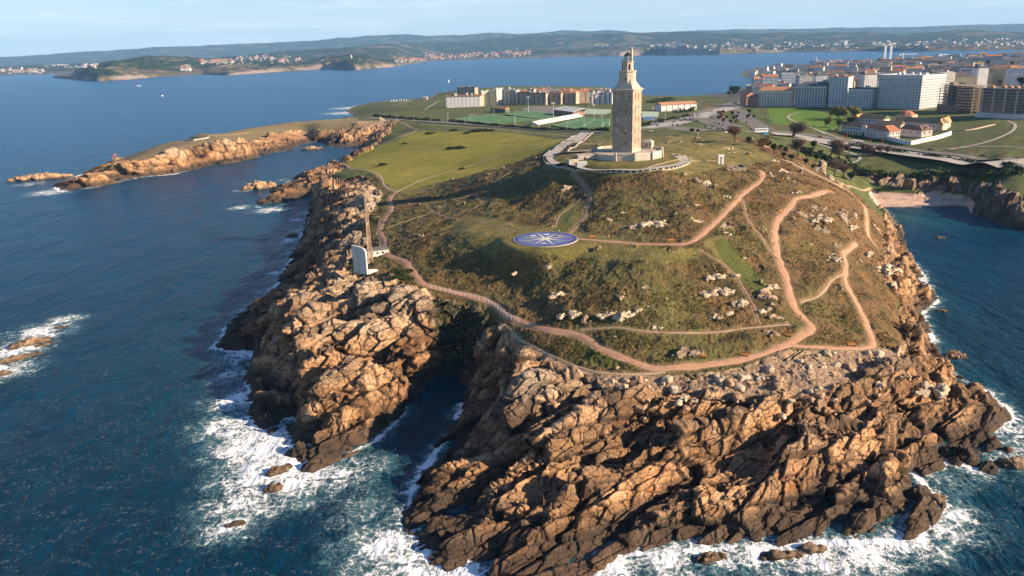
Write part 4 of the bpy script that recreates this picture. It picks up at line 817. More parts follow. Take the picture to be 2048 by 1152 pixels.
# footways on the green slopes to the right, the cove lawn and the lawn by the park
for i, s in enumerate(["1900,300 1960,288 2000,275 2025,262 2030,250 2015,242", "1870,300 1960,294 2047,296", "1650,268 1620,255 1582,240 1577,232 1595,226", "1700,283 1660,270 1640,262", "1608,278 1660,296 1700,306 1720,318 1690,330", "1690,330 1640,335 1640,345 1700,358", "740,207 800,204 860,200", "850,220 868,208 880,202", "735,214 790,210 830,200"]):
    P_ = ground_line(s, 5); o = strip_mesh('footpath', P_, 2.6, PAVE, lift=.0, z=sample(blur(Z, 3), P_[:, 0], P_[:, 1])+.35, wob=0.05, seed=i, across=3); tag(o, kind='structure')
# ================================================================== THE TOWER
TX, TY = TW; TZ = 57.5; RT = R(-32.5)
GRAN = stone('tower_granite', (.41, .345, .26), .22, .22, (1.5, .62)); GRAN2 = stone('tower_trim', (.50, .42, .32), .5, .18); PLAS = stone('platform_stone', (.62, .55, .45), .3, .2, (2.2, .9)); DARK = paint('dark_opening', (.018, .015, .014), .9, .1)
BLIND = stone('brick_infill', (.36, .20, .10), .8, .3, (.5, .22)); DECK = stone('platform_paving', (.52, .44, .36), .3, .15, (1.2, 1.2))
tw = empty('lighthouse_tower', (TX, TY, TZ), RT, 'tall square granite lighthouse tower with a stepped eight-sided top on the hill', 'lighthouse')
h = 5.8; H0 = 32.0
b = MB().box(-h, -h, -3.5, h, h, H0); o = b.build('shaft', GRAN, tw)
c = MB(); c.loft([[(-s, -s, z), (s, -s, z), (s, s, z), (-s, s, z)] for s, z in ((h+.05, H0-.5), (h+.35, H0), (h+.75, H0+.35), (h+.75, H0+.7), (h+.2, H0+.9))]); c.build('cornice', GRAN2, tw)
b = MB(); b.loft([[(-s, -s, z), (s, -s, z), (s, s, z), (-s, s, z)] for s, z in ((h+.12, -3.5), (h+.12, 1.0), (h+.02, 1.2))]); b.build('base_course', GRAN2, tw)
def octr(r, z): return [(r*math.cos(math.pi/8+math.pi/4*j), r*math.sin(math.pi/8+math.pi/4*j), z) for j in range(8)]
def sq8(s, z): k = .414*s; return [(s, k, z), (k, s, z), (-k, s, z), (-s, k, z), (-s, -k, z), (-k, -s, z), (k, -s, z), (s, -k, z)]
def sqc(s, ch, z): return [(s, ch, z), (ch, s, z), (-ch, s, z), (-s, ch, z), (-s, -ch, z), (-ch, -s, z), (ch, -s, z), (s, -ch, z)]
b = MB(); b.loft([sqc(h-.1, h-.25, H0+.9), sqc(h-.75, (h-.75)*.86, H0+1.6), sqc(h-1.35, (h-1.35)*.66, H0+2.9), sqc(h-1.7, (h-1.7)*.46, H0+4.6), sqc(h-1.8, (h-1.8)*.42, H0+9.2)]); b.build('octagonal_tier', GRAN2, tw)
for sx_, sy_ in ((1, 1), (1, -1), (-1, 1), (-1, -1)):           # pointed buttresses at the corners
    k = [(sx_*(h-.2), sy_*(h-.2), H0+.85), (sx_*(h-1.0), sy_*(h-3.9), H0+.85), (sx_*(h-3.9), sy_*(h-1.0), H0+.85), (sx_*(h-3.0), sy_*(h-3.0), H0+5.8)]
    MB().add(k, [(0, 1, 3), (1, 2, 3), (2, 0, 3), (0, 2, 1)] if sx_*sy_ < 0 else [(0, 3, 1), (1, 3, 2), (2, 3, 0), (0, 1, 2)]).build('buttress', GRAN2, tw)
z1 = H0+9.2
b = MB(); b.loft([sq8(4.05, z1), sq8(4.5, z1+.35), sq8(4.5, z1+.75), sq8(4.15, z1+.8)]); b.build('upper_cornice', GRAN2, tw)
b = MB(); b.loft([sq8(2.75, z1+.8), sq8(2.75, z1+5.0)]); dr = b.build('lantern_drum', GRAN2, tw)
for j in range(8):
    a = math.pi/4*j; q = MB().box(-.5, 2.76, z1+1.1, .5, 2.82, z1+4.2); o = q.build('niche', DARK if j % 2 else GRAN, dr); o.rotation_euler = (0, 0, a)
b = MB(); b.loft([sq8(2.85, z1+5.0), sq8(3.3, z1+5.3), sq8(3.3, z1+5.6)]); b.build('balcony', GRAN2, tw)
b = MB(); b.lathe([(3.2, z1+6.55), (3.2, z1+6.65)], 16, cap=True)
for j in range(16): a = math.pi/8*j; b.tube((3.15*math.cos(a), 3.15*math.sin(a), z1+5.6), (3.15*math.cos(a), 3.15*math.sin(a), z1+6.6), .05, n=4)
rail = MB()
for j in range(16):
    a0, a1_ = math.pi/8*j, math.pi/8*(j+1); rail.tube((3.15*math.cos(a0), 3.15*math.sin(a0), z1+5.6), (3.15*math.cos(a0), 3.15*math.sin(a0), z1+6.6), .06, n=4); rail.tube((3.15*math.cos(a0), 3.15*math.sin(a0), z1+6.6), (3.15*math.cos(a1_), 3.15*math.sin(a1_), z1+6.6), .06, n=4)
rail.build('railing', paint('iron_dark', (.05, .055, .06), .5), tw)
gm = paint('lantern_glass', (.16, .23, .24), .12, .1, spec=.7)
lan = MB().lathe([(1.7, z1+5.6), (1.7, z1+8.2)], 12).build('lantern', gm, tw)
b = MB()
for j in range(12): a = math.pi/6*j; b.tube((1.74*math.cos(a), 1.74*math.sin(a), z1+5.6), (1.74*math.cos(a), 1.74*math.sin(a), z1+8.2), .07, n=4)
b.build('glazing_bars', paint('white_iron', (.7, .7, .68), .5), lan)
MB().lathe([(1.95, z1+8.2), (1.9, z1+8.5), (1.5, z1+9.1), (.9, z1+9.6), (.3, z1+9.9), (.25, z1+10.4), (.02, z1+10.5)], 12).build('dome', paint('dome_dark', (.035, .05, .055), .4), lan)
sa = R(0)-RT; ox, oy = 2.5*math.cos(sa)+2.4*math.sin(sa)*0+.0, 2.5*math.sin(sa); oy -= 1.6*math.cos(sa); ox -= -1.6*math.sin(sa)*0
b = MB(); b.loft([[(ox-s, oy-s, z), (ox+s, oy-s, z), (ox+s, oy+s, z), (ox-s, oy+s, z)] for s, z in ((.95, z1+.8), (.95, z1+2.0), (.78, z1+2.1), (.42, z1+12.2), (.03, z1+13.2))]); b.build('stone_spire', GRAN2, tw)
wmesh = MB().box(-.42, -.06, -.8, .42, .06, .8)
def tower_win(fx, zf, side, src=[None]):                       # side 0: face to camera left (-y), 1: face to the right (+x)
    f = MB(); f.box(-.62, -.10, -1.0, -.42, .06, 1.0).box(.42, -.10, -1.0, .62, .06, 1.0).box(-.42, -.10, .8, .42, .06, 1.0).box(-.42, -.10, -1.0, .42, .06, -.8)
    if src[0] is None: src[0] = (f.build('window', GRAN2, tw), MB().box(-.42, -.04, -.8, .42, .05, .8).build('opening', DARK, None)); a, c_ = src[0]; c_.parent = a
    else: a = inst(src[0][0], 'window', tw); inst(src[0][1], 'opening', a)
    if side == 0: a.location = (-h+2*h*fx, -h-.02, zf*H0)
    elif side == 1: a.location = (h+.02, -h+2*h*fx, zf*H0); a.rotation_euler = (0, 0, R(90))
    elif side == 2: a.location = (.9, -h+1.76, H0+5.9)
    else: a.location = (h-1.76, .5, H0+5.9); a.rotation_euler = (0, 0, R(90))
for z in (.67, .31, .14): tower_win(.68, z, 0)
for z in (.73, .37, .19): tower_win(.66, z, 1)
tower_win(0, 0, 2); tower_win(0, 0, 3)
for z in (.90, .71, .535, .35, .18):                            # blind brick panels of the old openings
    for fx in (.30, .66):
        if fx == .66 and z in (.71, .35, .18): continue
        o = MB().box(h-.02, -.6, -1.5, h+.035, .6, 1.5).build('blind_window', BLIND, tw); o.location = (0, -h+2*h*fx, z*H0)
pan = [(x, z) for z in (.90, .535, .35) for x in (.25, .68)]
for x, z in pan: o = MB().box(-.55, -h-.03, -1.3, .55, -h+.02, 1.3).build('blind_window', GRAN2, tw); o.location = (-h+2*h*x, 0, z*H0)
# plinth
pl = empty('tower_platform', (TX, TY, TZ), R(-10), 'wide pale many-sided stone platform under the lighthouse tower', 'platform')
def ring(r, z, n=12, sx_=1.0): return [(r*sx_*math.cos(2*math.pi*(j+.5)/n), r*math.sin(2*math.pi*(j+.5)/n), z) for j in range(n)]
MB().loft([ring(19.8, -4.5), ring(19.6, -.02)]).build('retaining_wall', PLAS, pl)
MB().loft([ring(19.0, 0.0), ring(19.0, .06)]).build('paving', DECK, pl)
w0, w1_ = ring(19.75, 0), ring(19.1, 0); b = MB()
for j in range(12):
    k = (j+1) % 12
    if j in (6, 7): continue
    p = [w0[j], w0[k], w1_[k], w1_[j]]; b.add([(q[0], q[1], 0) for q in p]+[(q[0], q[1], 1.1) for q in p], [(0, 1, 2, 3), (7, 6, 5, 4), (0, 4, 5, 1), (1, 5, 6, 2), (2, 6, 7, 3), (3, 7, 4, 0)])
b.build('parapet', PLAS, pl)
for j in (1, 3, 9, 10, 11, 0, 8): a = 2*math.pi*(j+.5)/12; MB().box(-.5, -.5, -4.4, .5, .5, 1.45).build('pilaster', PLAS, pl, loc=(19.75*math.cos(a), 19.75*math.sin(a), 0), rz=a)
en = empty('entrance_block', (TX-22.5, TY-5.5, TZ-3.6), R(10), 'low stone entrance block in shade at the left foot of the platform', 'entrance')
MB().box(-5, -2.8, -1, 5, 2.8, 3.0).build('walls', PLAS, en); MB().box(-5.2, -3, 3.0, 5.2, 3, 3.35).build('roof_slab', DECK, en); MB().box(-5.06, -.9, 0, -4.9, .9, 2.2).build('door', DARK, en); MB().box(-2, -2.86, .2, -.8, -2.78, 2.1).build('door', DARK, en)
b = MB(); b.box(-10, -4.4, -1, -5.2, -3.9, 1.6).box(-10.4, -4.4, -1, -10, 3, 1.3); b.build('flank_wall', PLAS, en)
hu = empty('stone_hut', (TX+13.2, TY+9, TZ), R(-25), 'small pale hut with a low hipped roof on the right of the tower platform', 'hut')
MB().box(-2.6, -2.3, 0, 2.6, 2.3, 3.6).build('walls', PLAS, hu); MB().gable(-2.6, -2.3, 2.6, 2.3, 3.6, 4.9, .25, .6).build('roof', PLAS, hu); MB().box(-.4, -2.38, 1.5, .4, -2.28, 2.3).build('window', DARK, hu)
# crenellated kerb round the access loop
lw = ground_line("1088,316 1089,323 1105,332 1140,339 1180,342.5 1230,345.5 1290,344.5 1340,339.5 1368,332 1380,324 1378,317 1360,312.5 1342,311", 1.6)
pw = empty('loop_wall', (lw[0][0], lw[0][1], 0), 0, 'low pale wall with tooth-like blocks curving round the tower mound', 'wall'); zl = [gz_base(*p)+.1 for p in lw]; b = MB(); mer = MB(); q0 = lw[0]
for i in range(len(lw)-1):
    a, c_ = lw[i]-q0, lw[i+1]-q0; d = c_-a; n_ = np.array([-d[1], d[0]])/np.linalg.norm(d)*.3; za, zb = zl[i], zl[i+1]
    b.add([(*(a-n_), za-1.5), (*(c_-n_), zb-1.5), (*(c_+n_), zb-1.5), (*(a+n_), za-1.5), (*(a-n_), za+.3), (*(c_-n_), zb+.3), (*(c_+n_), zb+.3), (*(a+n_), za+.3)], [(0, 1, 2, 3), (4, 7, 6, 5), (0, 4, 5, 1), (1, 5, 6, 2), (2, 6, 7, 3), (3, 7, 4, 0)])
    if i % 2 == 0: m_ = (a+c_)/2; mer.box(m_[0]-.55, m_[1]-.38, za+.2, m_[0]+.55, m_[1]+.38, za+.95, math.atan2(d[1], d[0]))
LWM = stone('loop_wall_stone', (.42, .37, .30), .5, .2); b.build('wall_base', LWM, pw); mer.build('merlons', PLAS, pw)
for nm, s, lb in (('ramp_wall', "1163,266 1140,277 1120,289 1100,303 1088,316", 'low pale wall down the left edge of the access ramp'), ('ramp_wall', "1187,266 1172,278 1155,290 1135,304", 'low pale wall down the right edge of the access ramp')):
    P_ = ground_line(s, 4); b = MB(); q0 = P_[0]
    for i in range(len(P_)-1):
        a, c_ = P_[i]-q0, P_[i+1]-q0; d = c_-a; n_ = np.array([-d[1], d[0]])/np.linalg.norm(d)*.35; za, zb = gz_base(*P_[i]), gz_base(*P_[i+1])
        b.add([(*(a-n_), za-2), (*(c_-n_), zb-2), (*(c_+n_), zb-2), (*(a+n_), za-2), (*(a-n_), za+.75), (*(c_-n_), zb+.75), (*(c_+n_), zb+.75), (*(a+n_), za+.75)], [(0, 1, 2, 3), (4, 7, 6, 5), (0, 4, 5, 1), (1, 5, 6, 2), (2, 6, 7, 3), (3, 7, 4, 0)])
    o = b.build(nm, LWM); o.location = (q0[0], q0[1], 0); tag(o, lb, 'wall')
# ================================================================== COMPASS MOSAIC
cx, cyy = CMP; cp_ = empty('compass_mosaic', (cx, cyy, 38.85), R(8), 'round blue mosaic compass with a pale star set in the turf below the tower', 'mosaic')
m, t, b_ = mat_new('blue_mosaic'); tc = N(t, 'ShaderNodeTexCoord'); n1 = noise(t, 1.2, 4, .7, tc.outputs['Object']); v1 = N(t, 'ShaderNodeTexVoronoi'); v1.inputs['Scale'].default_value = 2.5; L(t, tc.outputs['Object'], v1.inputs['Vector'])
L(t, mixc(t, mrange(t, n1, .35, .65), mixc(t, .5, (.085, .10, .22), v1.outputs['Color'], 'SOFT_LIGHT'), (.14, .155, .29)), b_.inputs['Base Color']); b_.inputs['Roughness'].default_value = .5
MB().lathe([(13.0, -.5), (13.0, .32), (12.7, .34)], 64).build('kerb', paint('kerb_stone', (.42, .36, .30), .8), cp_)
MB().lathe([(12.6, 0), (12.6, .36)], 64).build('mosaic_field', m, cp_)
b = MB(); n = 64; b.loft([[(r*math.cos(2*math.pi*j/n), r*math.sin(2*math.pi*j/n), .372) for j in range(n)] for r in (11.2, 12.5)], cap=False); b.build('rim_band', paint('rim_navy', (.045, .05, .17), .5), cp_)
wm = paint('mosaic_cream', (.74, .70, .56), .6, .1); gm2 = paint('mosaic_gold', (.52, .47, .30), .6, .1)
for i in range(8):
    a = math.pi/4*i+R(7); r_ = 12.2 if i % 2 == 0 else 11.0; a2 = math.pi/8; ri = 1.5
    for sgn, mt in ((1, wm), (-1, gm2)):
        pts_ = [(0, 0, .375), (r_*math.cos(a), r_*math.sin(a), .375), (ri*math.cos(a+sgn*a2), ri*math.sin(a+sgn*a2), .375)]
        MB().add(pts_ if sgn > 0 else [pts_[0], pts_[2], pts_[1]], [(0, 1, 2)]).build('star_ray', mt, cp_)
for i, (cc, sh) in enumerate([((.60, .42, .08), 4), ((.75, .72, .66), 7), ((.70, .70, .62), 5), ((.16, .26, .12), 6), ((.20, .30, .22), 4), ((.5, .52, .55), 3), ((.22, .3, .5), 5)]):
    a = math.pi/4*(i+.5)+R(7)+.0; r_ = 7.6; P_ = [(1.1*(1+.35*((j*7+i*3) % 3))*math.cos(2*math.pi*j/(sh+3))+r_*math.cos(a), .8*(1+.3*((j*5+i) % 2))*math.sin(2*math.pi*j/(sh+3))+r_*math.sin(a), .378) for j in range(sh+3)]
    MB().add(P_, [tuple(range(sh+3))]).build('emblem', paint('emblem_%d' % i, cc, .6), cp_)
# ================================================================== TOWN
def pxm(x, y, z):                                              # picture scale (pixels of 2048 per metre) at a point
    return FPX/(y*cp+(CAMZ-z)*sp)
GLASS = paint('window_glass', (.045, .055, .07), .2, .3, spec=.6); FRAME = paint('window_frame', (.62, .62, .6), .6, .1); SHUT = paint('balcony_dark', (.10, .085, .07), .7)
_win = MB().box(-.75, -.03, -.75, .75, .05, .75); WIN = _win.build('window', GLASS); WMESH = WIN.data; bpy.data.objects.remove(WIN)
_w2 = MB().box(-1.1, -.03, -1.0, 1.1, .05, 1.0); W2 = _w2.build('window', GLASS); W2MESH = W2.data; bpy.data.objects.remove(W2)
def roof_for(kind, w_, d, h, mat, parent, r=random):
    if kind == 'gable': return MB().gable(-w_/2, -d/2, w_/2, d/2, h, h+min(d*.24, 4.5), .5).build('roof', mat, parent)
    if kind == 'hip': return MB().gable(-w_/2, -d/2, w_/2, d/2, h, h+min(d*.26, 5), .5, .5*min(1, d/w_)).build('roof', mat, parent)
    b = MB(); b.box(-w_/2-.3, -d/2-.3, h, w_/2+.3, d/2+.3, h+.35)
    b.box(-w_/2-.3, -d/2-.3, h+.35, w_/2+.3, -d/2+.05, h+1.2).box(-w_/2-.3, d/2-.05, h+.35, w_/2+.3, d/2+.3, h+1.2).box(-w_/2-.3, -d/2+.05, h+.35, -w_/2+.05, d/2-.05, h+1.2).box(w_/2-.05, -d/2+.05, h+.35, w_/2+.3, d/2-.05, h+1.2)
    return b.build('roof', mat, parent)
def block(x, y, z, w_, d, h, rz, wall, roof_m, roof, label, group=None, win=None, extras=0, seed=0, name='apartment_building', cat='building', balc=0):
    r = random.Random(seed); e = empty(name, (x, y, z), rz, label, cat, group)
    MB().box(-w_/2, -d/2, -6, w_/2, d/2, h).build('wall', wall, e); rf = roof_for(roof, w_, d, h, roof_m, e)
    for _ in range(extras):
        ux, uy = r.uniform(-.38, .38)*w_, r.uniform(-.28, .28)*d; s = r.uniform(1.0, 2.2); MB().box(ux-s, uy-s*.8, h+.2, ux+s, uy+s*.8, h+r.uniform(2.0, 3.8)+(2 if roof != 'flat' else 0)).build('stair_head' if roof == 'flat' else 'chimney', wall, rf)
    if win:
        sx_, sz, big = win; ms = W2MESH if big else WMESH; n = 0; rest = MB()
        for side in (0, 1):
            L_ = w_ if side == 0 else d; nx_ = max(1, int(L_/sx_)); nz_ = int((h-1.0)/sz)
            for k in range(nz_):
                for i in range(nx_):
                    u = -L_/2+(i+.5)*L_/nx_; zz2 = 1.8+k*sz; p = (u, -d/2-.02, zz2) if side == 0 else (w_/2+.02, u, zz2)
                    if n < 100: inst(ms, 'window', e, p, 0 if side == 0 else R(90))
                    else:
                        if side == 0: rest.box(u-.75, -d/2-.05, zz2-.75, u+.75, -d/2+.03, zz2+.75)
                        else: rest.box(w_/2-.03, u-.75, zz2-.75, w_/2+.05, u+.75, zz2+.75)
                    n += 1
            if balc and side == 0:
                for k in range(1, nz_):
                    MB().box(-w_/2+1, -d/2-1.0, 1.8+k*sz-1.15, w_/2-1, -d/2-.05, 1.8+k*sz-.95).build('balcony', FRAME, e)
        if rest.v: tag(rest.build('window', GLASS, e), kind='stuff')
    return e
def by_px(xl, yl, xr, yr, ytop, zbase=None):                    # front foot line from two ground pixels, roof height from a third reading
    a, c_ = hit(xl, yl), hit(xr, yr); xm, ym = (a[0]+c_[0])/2, (a[1]+c_[1])/2; z = gz_base(xm, ym)
    w_ = math.hypot(c_[0]-a[0], c_[1]-a[1]); rz = math.atan2(c_[1]-a[1], c_[0]-a[0]); t = at_dist((xl+xr)/2, ytop, ym); return xm, ym, z, w_, rz, t[2]-z
def fblock(xl, yl, xr, yr, ytop, d, *a, **k):
    xm, ym, z, w_, rz, h = by_px(xl, yl, xr, yr, ytop); x = xm-math.sin(rz)*d/2; y = ym+math.cos(rz)*d/2
    return block(x, y, z, w_, d, h, rz, *a, **k)
RED = tiles('red_tiles', (.42, .16, .075)); ORG = tiles('orange_tiles', (.50, .24, .11)); BRN = tiles('brown_tiles', (.20, .11, .075)); SLT = tiles('slate', (.10, .10, .11)); FLT = paint('flat_roof', (.30, .27, .25), .9, .25, .1); PAL = paint('pale_roof', (.55, .52, .48), .8, .2, .1)
def W_(n, c): return stone(n, c, .12, .10)
WGREY = W_('render_grey', (.60, .61, .61)); WBLUE = W_('render_bluegrey', (.56, .56, .55)); WCREAM = W_('render_cream', (.66, .60, .48)); WWHITE = W_('render_white', (.74, .71, .66)); WDARK = W_('render_dark', (.17, .15, .14)); WTAN = W_('render_tan', (.48, .38, .28)); WBRICK = W_('brick', (.36, .20, .13)); WPINK = W_('render_pink', (.50, .28, .20))
# the row that looks over the green
A_row = 'apartment blocks in the front row facing the green'
FR = [
 (1480, 211, 1493, 211.5, 190, 14, WPINK, RED, 'gable', 'small pinkish building with red roof at the left end of the front row', (3.2, 3.0, 0), 0),
 (1494, 213, 1514, 213.5, 195, 16, WBRICK, BRN, 'hip', 'low brick building with dark hipped roof beside the pinkish building', (3.2, 3.1, 0), 1),
 (1516, 213.5, 1584, 213, 181, 18, WCREAM, ORG, 'hip', 'long cream apartment building with brown-orange roof at the left of the front row', (3.6, 3.0, 0), 3),
 (1589, 213, 1650, 214, 172, 30, WBLUE, SLT, 'hip', 'dark blue-grey apartment building with slate roof standing in shade', (3.6, 3.0, 1), 2),
 (1655, 214, 1692, 214.5, 155, 26, WGREY, ORG, 'flat', 'tall light grey apartment block with a sunlit right side', (3.4, 3.0, 0), 3),
 (1694, 216, 1742, 217, 178, 18, WBLUE, SLT, 'flat', 'lower blue-grey block standing in front of the tall light grey block', (3.6, 3.0, 0), 2),
 (1753, 216, 1838, 219, 152, 48, WBLUE, PAL, 'flat', 'widest blue-grey apartment block with sunlit right side in the middle of the front row', (3.4, 3.0, 0), 6),
]
for i, (xl, yl, xr, yr, yt, d, wm_, rm, rk_, lb, wn_, ex) in enumerate(FR):
    fblock(xl, yl, xr, yr, yt, d, wm_, rm, rk_, lb, A_row, win=wn_, extras=ex, seed=i, balc=0)
# the dark gridded block at the right edge: piers, glazing bays, podium
xm, ym, z, w_, rz, h = by_px(1960, 234, 2052, 240, 180); e = empty('office_block', (xm, ym, z), rz, 'dark wide block with gridded glass front and pale piers at the right edge', 'building', None)
MB().box(-w_/2, 0, -6, w_/2, 24, h).build('wall', WDARK, e); MB().box(-w_/2-2, -5, -6, w_/2+2, -.3, 5).build('podium', PAL, e); rf = MB().box(-w_/2-.6, -.8, h, w_/2+.6, 24.6, h+1.2).build('roof', SLT, e)
for k in range(6): u = -w_/2+(k+.5)*w_/6; MB().lathe([(3.2, 0), (2.6, 1.4), (1.2, 2.4), (.1, 2.7)], 10, u, 8+((k*7) % 9)).build('roof_vault', ORG, rf, loc=(0, 0, h+1.2))
for k in range(5): u = -w_/2+k*w_/4; MB().box(u-.9, -.7, 5, u+.9, -.02, h).build('pier', WTAN, e)
for k in range(4):
    for j in range(7):
        for q in range(3):
            u = -w_/2+(k+.5)*w_/4+(q-1)*w_/14; inst(W2MESH, 'window', e, (u, -.06, 7.2+j*(h-8)/7), 0, (1.5, 1, .95)).data = W2MESH
for j in range(8): MB().box(-w_/2+.9, -.35, 5.6+j*(h-8)/7, w_/2-.9, -.04, 5.85+j*(h-8)/7).build('floor_band', WTAN, e)
# building under construction: slabs and columns
xm, ym, z, w_, rz, h = by_px(1866, 224, 1920, 228, 172); w_ *= 1.25; e = empty('unfinished_building', (xm+8, ym, z), rz, 'bare concrete frame of an unfinished building with open floors', 'building'); cc = paint('raw_concrete', (.27, .21, .16), .9); d = 26; nf = 9; fh = h/nf
for j in range(1, nf+1): MB().box(-w_/2, 0, j*fh-.2, w_/2, d, j*fh+.12).build('floor_slab', cc, e)
for i in range(9):
    for j in range(4): MB().box(-.3, -.3, -4, .3, .3, h-.25-(0 if (i+j) % 5 else fh)).build('column', cc, e, loc=(-w_/2+.8+i*(w_-1.6)/8, .8+j*(d-1.6)/3, 0))
MB().box(-w_/2+8, 6, -4, -w_/2+14, 12, h+3).build('stair_core', cc, e)
MB().box(-w_/2-.2, -.3, -4, w_/2*.2, -.1, fh*2.6).build('brick_infill', WBRICK, e)
sc2 = MB()
for j in range(nf+1):
    sc2.tube((-w_/2-.5, -1.2, j*fh+.9), (w_/2+.5, -1.2, j*fh+.9), .07, n=4)
    sc2.tube((w_/2+1.2, -1.2, j*fh+.9), (w_/2+1.2, d, j*fh+.9), .07, n=4)
for i in range(14): u = -w_/2-.5+i*(w_+1)/13; sc2.tube((u, -1.2, -3), (u, -1.2, h+1), .08, n=4)
sc2.build('scaffolding', paint('scaffold', (.3, .24, .18), .7), e)
# the mass of the town behind the front row
FAC = [facade('town_white', (.76, .73, .68)), facade('town_cream', (.68, .61, .50), off=.2), facade('town_grey', (.40, .41, .42), wx_=2.8), facade('town_pink', (.50, .35, .28), off=.4), facade('town_tan', (.46, .37, .28), wx_=3.6), facade('town_blue', (.38, .43, .50), wx_=3.0, fx=.6), facade('town_ochre', (.52, .42, .24))]
fdesc = ['white', 'cream', 'grey', 'pinkish', 'tan', 'bluish', 'ochre']; RM = [RED, ORG, BRN, SLT, FLT, PAL]; rdesc = ['red tiled', 'orange tiled', 'brown tiled', 'slate', 'flat grey', 'pale flat']
rr_ = random.Random(5); placed = []
SP = [(1505, 1522, 176, 158, 20, 5), (1522, 1556, 174, 153, 22, 5), (1560, 1592, 168, 147, 22, 5), (1594, 1626, 176, 152, 20, 2), (1628, 1654, 178, 150, 20, 0), (1722, 1750, 190, 148, 22, 0), (1728, 1752, 186, 142, 18, 1), (1842, 1864, 200, 160, 20, 1), (1880, 1905, 185, 146, 20, 1), (1905, 1945, 180, 152, 22, 6), (1950, 1972, 178, 135, 20, 0), (1975, 2012, 172, 138, 22, 6), (2015, 2048, 168, 136, 22, 0), (1970, 2002, 130, 112, 22, 2), (2010, 2048, 132, 117, 20, 4)]
names = ['beside the sea at the far left of the town', 'second from the far left of the town', 'third along the shore from the left of the town', 'behind the dark blue-grey slate-roofed building', 'between the slate-roofed building and the tall light grey block', 'rising to the right of the tall light grey block', 'behind the gap right of the tall light grey block', 'just left of the unfinished building', 'above and behind the unfinished building', 'behind the right half of the unfinished building', 'left of the cream and ochre blocks at the right edge', 'with a tiled roof behind the dark office block', 'at the right edge above the dark office block', 'highest on the skyline by the harbour, wide', 'on the skyline at the far right edge']
for i, (xl, xr, yb, yt, d, f_) in enumerate(SP):
    a = at_dist((xl+xr)/2, yt, 1.0); yy = un((xl+xr)/2, yb, 27)[1]; t_ = at_dist((xl+xr)/2, yt, yy); w_ = (xr-xl)/pxm(0, yy, 27); ri_ = (i*5+1) % 6
    placed.append((t_[0], yy, w_)); block(t_[0], yy, gz_base(t_[0], yy), w_*.9, d, t_[2]-gz_base(t_[0], yy), R(rr_.uniform(-32, 4)), FAC[f_], RM[ri_], ['gable', 'hip', 'hip', 'hip', 'flat', 'flat'][ri_], '%s building %s' % (fdesc[f_], names[i]), 'named blocks of the town behind the front row', extras=2, seed=i+40)
cnt = 0; tries = 0
while cnt < 272 and tries < 12000:
    tries += 1; yy = math.exp(rr_.uniform(math.log(1160), math.log(3500))); px = rr_.uniform(1500, 2110); q = at_dist(px, 200, yy); x = q[0]
    if float(sample(SD, x, yy)) < 25: continue
    if yy < 1330 and x > 560+.0*yy and px > 1930: continue
    if yy < 1250+(px < 1640)*120: continue
    w_ = rr_.uniform(18, 42); 
    if any((x-a)**2+(yy-b)**2 < (0.50*(w_+c_))**2 for a, b, c_ in placed): continue
    g = gz_base(x, yy); h = rr_.uniform(13, 24) if yy > 1700 else rr_.uniform(14, 27); lim = {True: 15}.get(px < 1560, 40); h = min(h, lim)
    # keep the skyline of the photograph: the town stays below the harbour water
    ytop = 172+(128-172)*min(1, max(0, (px-1500)/330)); zt = at_dist(px, ytop+rr_.uniform(-3, 8), yy)[2]; h = min(h, max(10, zt-g+(6 if yy > 2000 else 0)))
    f_ = rr_.choice([0, 0, 0, 1, 1, 2, 3, 4, 5, 6]); ri_ = rr_.choice([0, 1, 2, 3, 4, 4, 5, 5, 5, 5]); placed.append((x, yy, w_))
    block(x, yy, g, w_, rr_.uniform(11, 20), h, R(rr_.choice([-28, 62, -18, -35])+rr_.uniform(-4, 4)), FAC[f_], RM[ri_], ['gable', 'hip', 'hip', 'hip', 'flat', 'flat'][ri_], '%s building with %s roof crowded among others in the town behind the front row' % (fdesc[f_], rdesc[ri_]), 'crowded town buildings: %s walls, %s roof' % (fdesc[f_], rdesc[ri_]), extras=1 if yy < 2200 else 0, seed=cnt); cnt += 1
print('town', cnt, tries, round(time.time()-T0, 1))
# ---- white and tan housing beyond the sports grounds
AP = [(893, 216, 962, 213, 193, 12, 'white', 0, 'gable', 2, 'long white gabled block nearest the sea, its bright side to the pitches'),
      (964, 212, 981, 211, 184, 14, 'cream', 1, 'flat', 5, 'tall cream stair-stepped block next to the long white block'),
      (982, 211, 994, 211, 181, 14, 'cream', 1, 'flat', 5, 'narrow cream block with yellow strips, second from the long white block'),
      (996, 209, 1018, 209, 181, 13, 'white', 0, 'gable', 4, 'pale block in half shade, left of the grey-brown row'),
      (1019, 209, 1032, 209, 182, 13, 'grey', 2, 'flat', 4, 'small grey shaded block at the start of the grey-brown row'),
      (1033, 210, 1063, 210, 186, 14, 'tan', 4, 'flat', 2, 'grey-brown block with balconies, first of the long row'),
      (1064, 210, 1092, 210, 187, 14, 'tan', 4, 'flat', 2, 'grey-brown block, second of the long row'),
      (1093, 209, 1122, 209, 187, 14, 'tan', 4, 'hip', 2, 'sunlit tan block, third of the long row'),
      (1123, 208, 1152, 208, 186, 14, 'tan', 4, 'hip', 1, 'tan block with dark gaps, fourth of the long row'),
      (1153, 206, 1178, 205, 183, 14, 'tan', 3, 'hip', 0, 'reddish tan block, fifth of the long row'),
      (1184, 209, 1205, 208, 189, 12, 'white', 0, 'gable', 4, 'white block with vertical strips just left of the lighthouse'),
      (1206, 208, 1224, 208, 186, 12, 'white', 0, 'gable', 4, 'white block half hidden behind the lighthouse'),
      (915, 198, 950, 197, 176, 16, 'pink', 3, 'flat', 2, 'dark reddish block standing behind the long white block')]
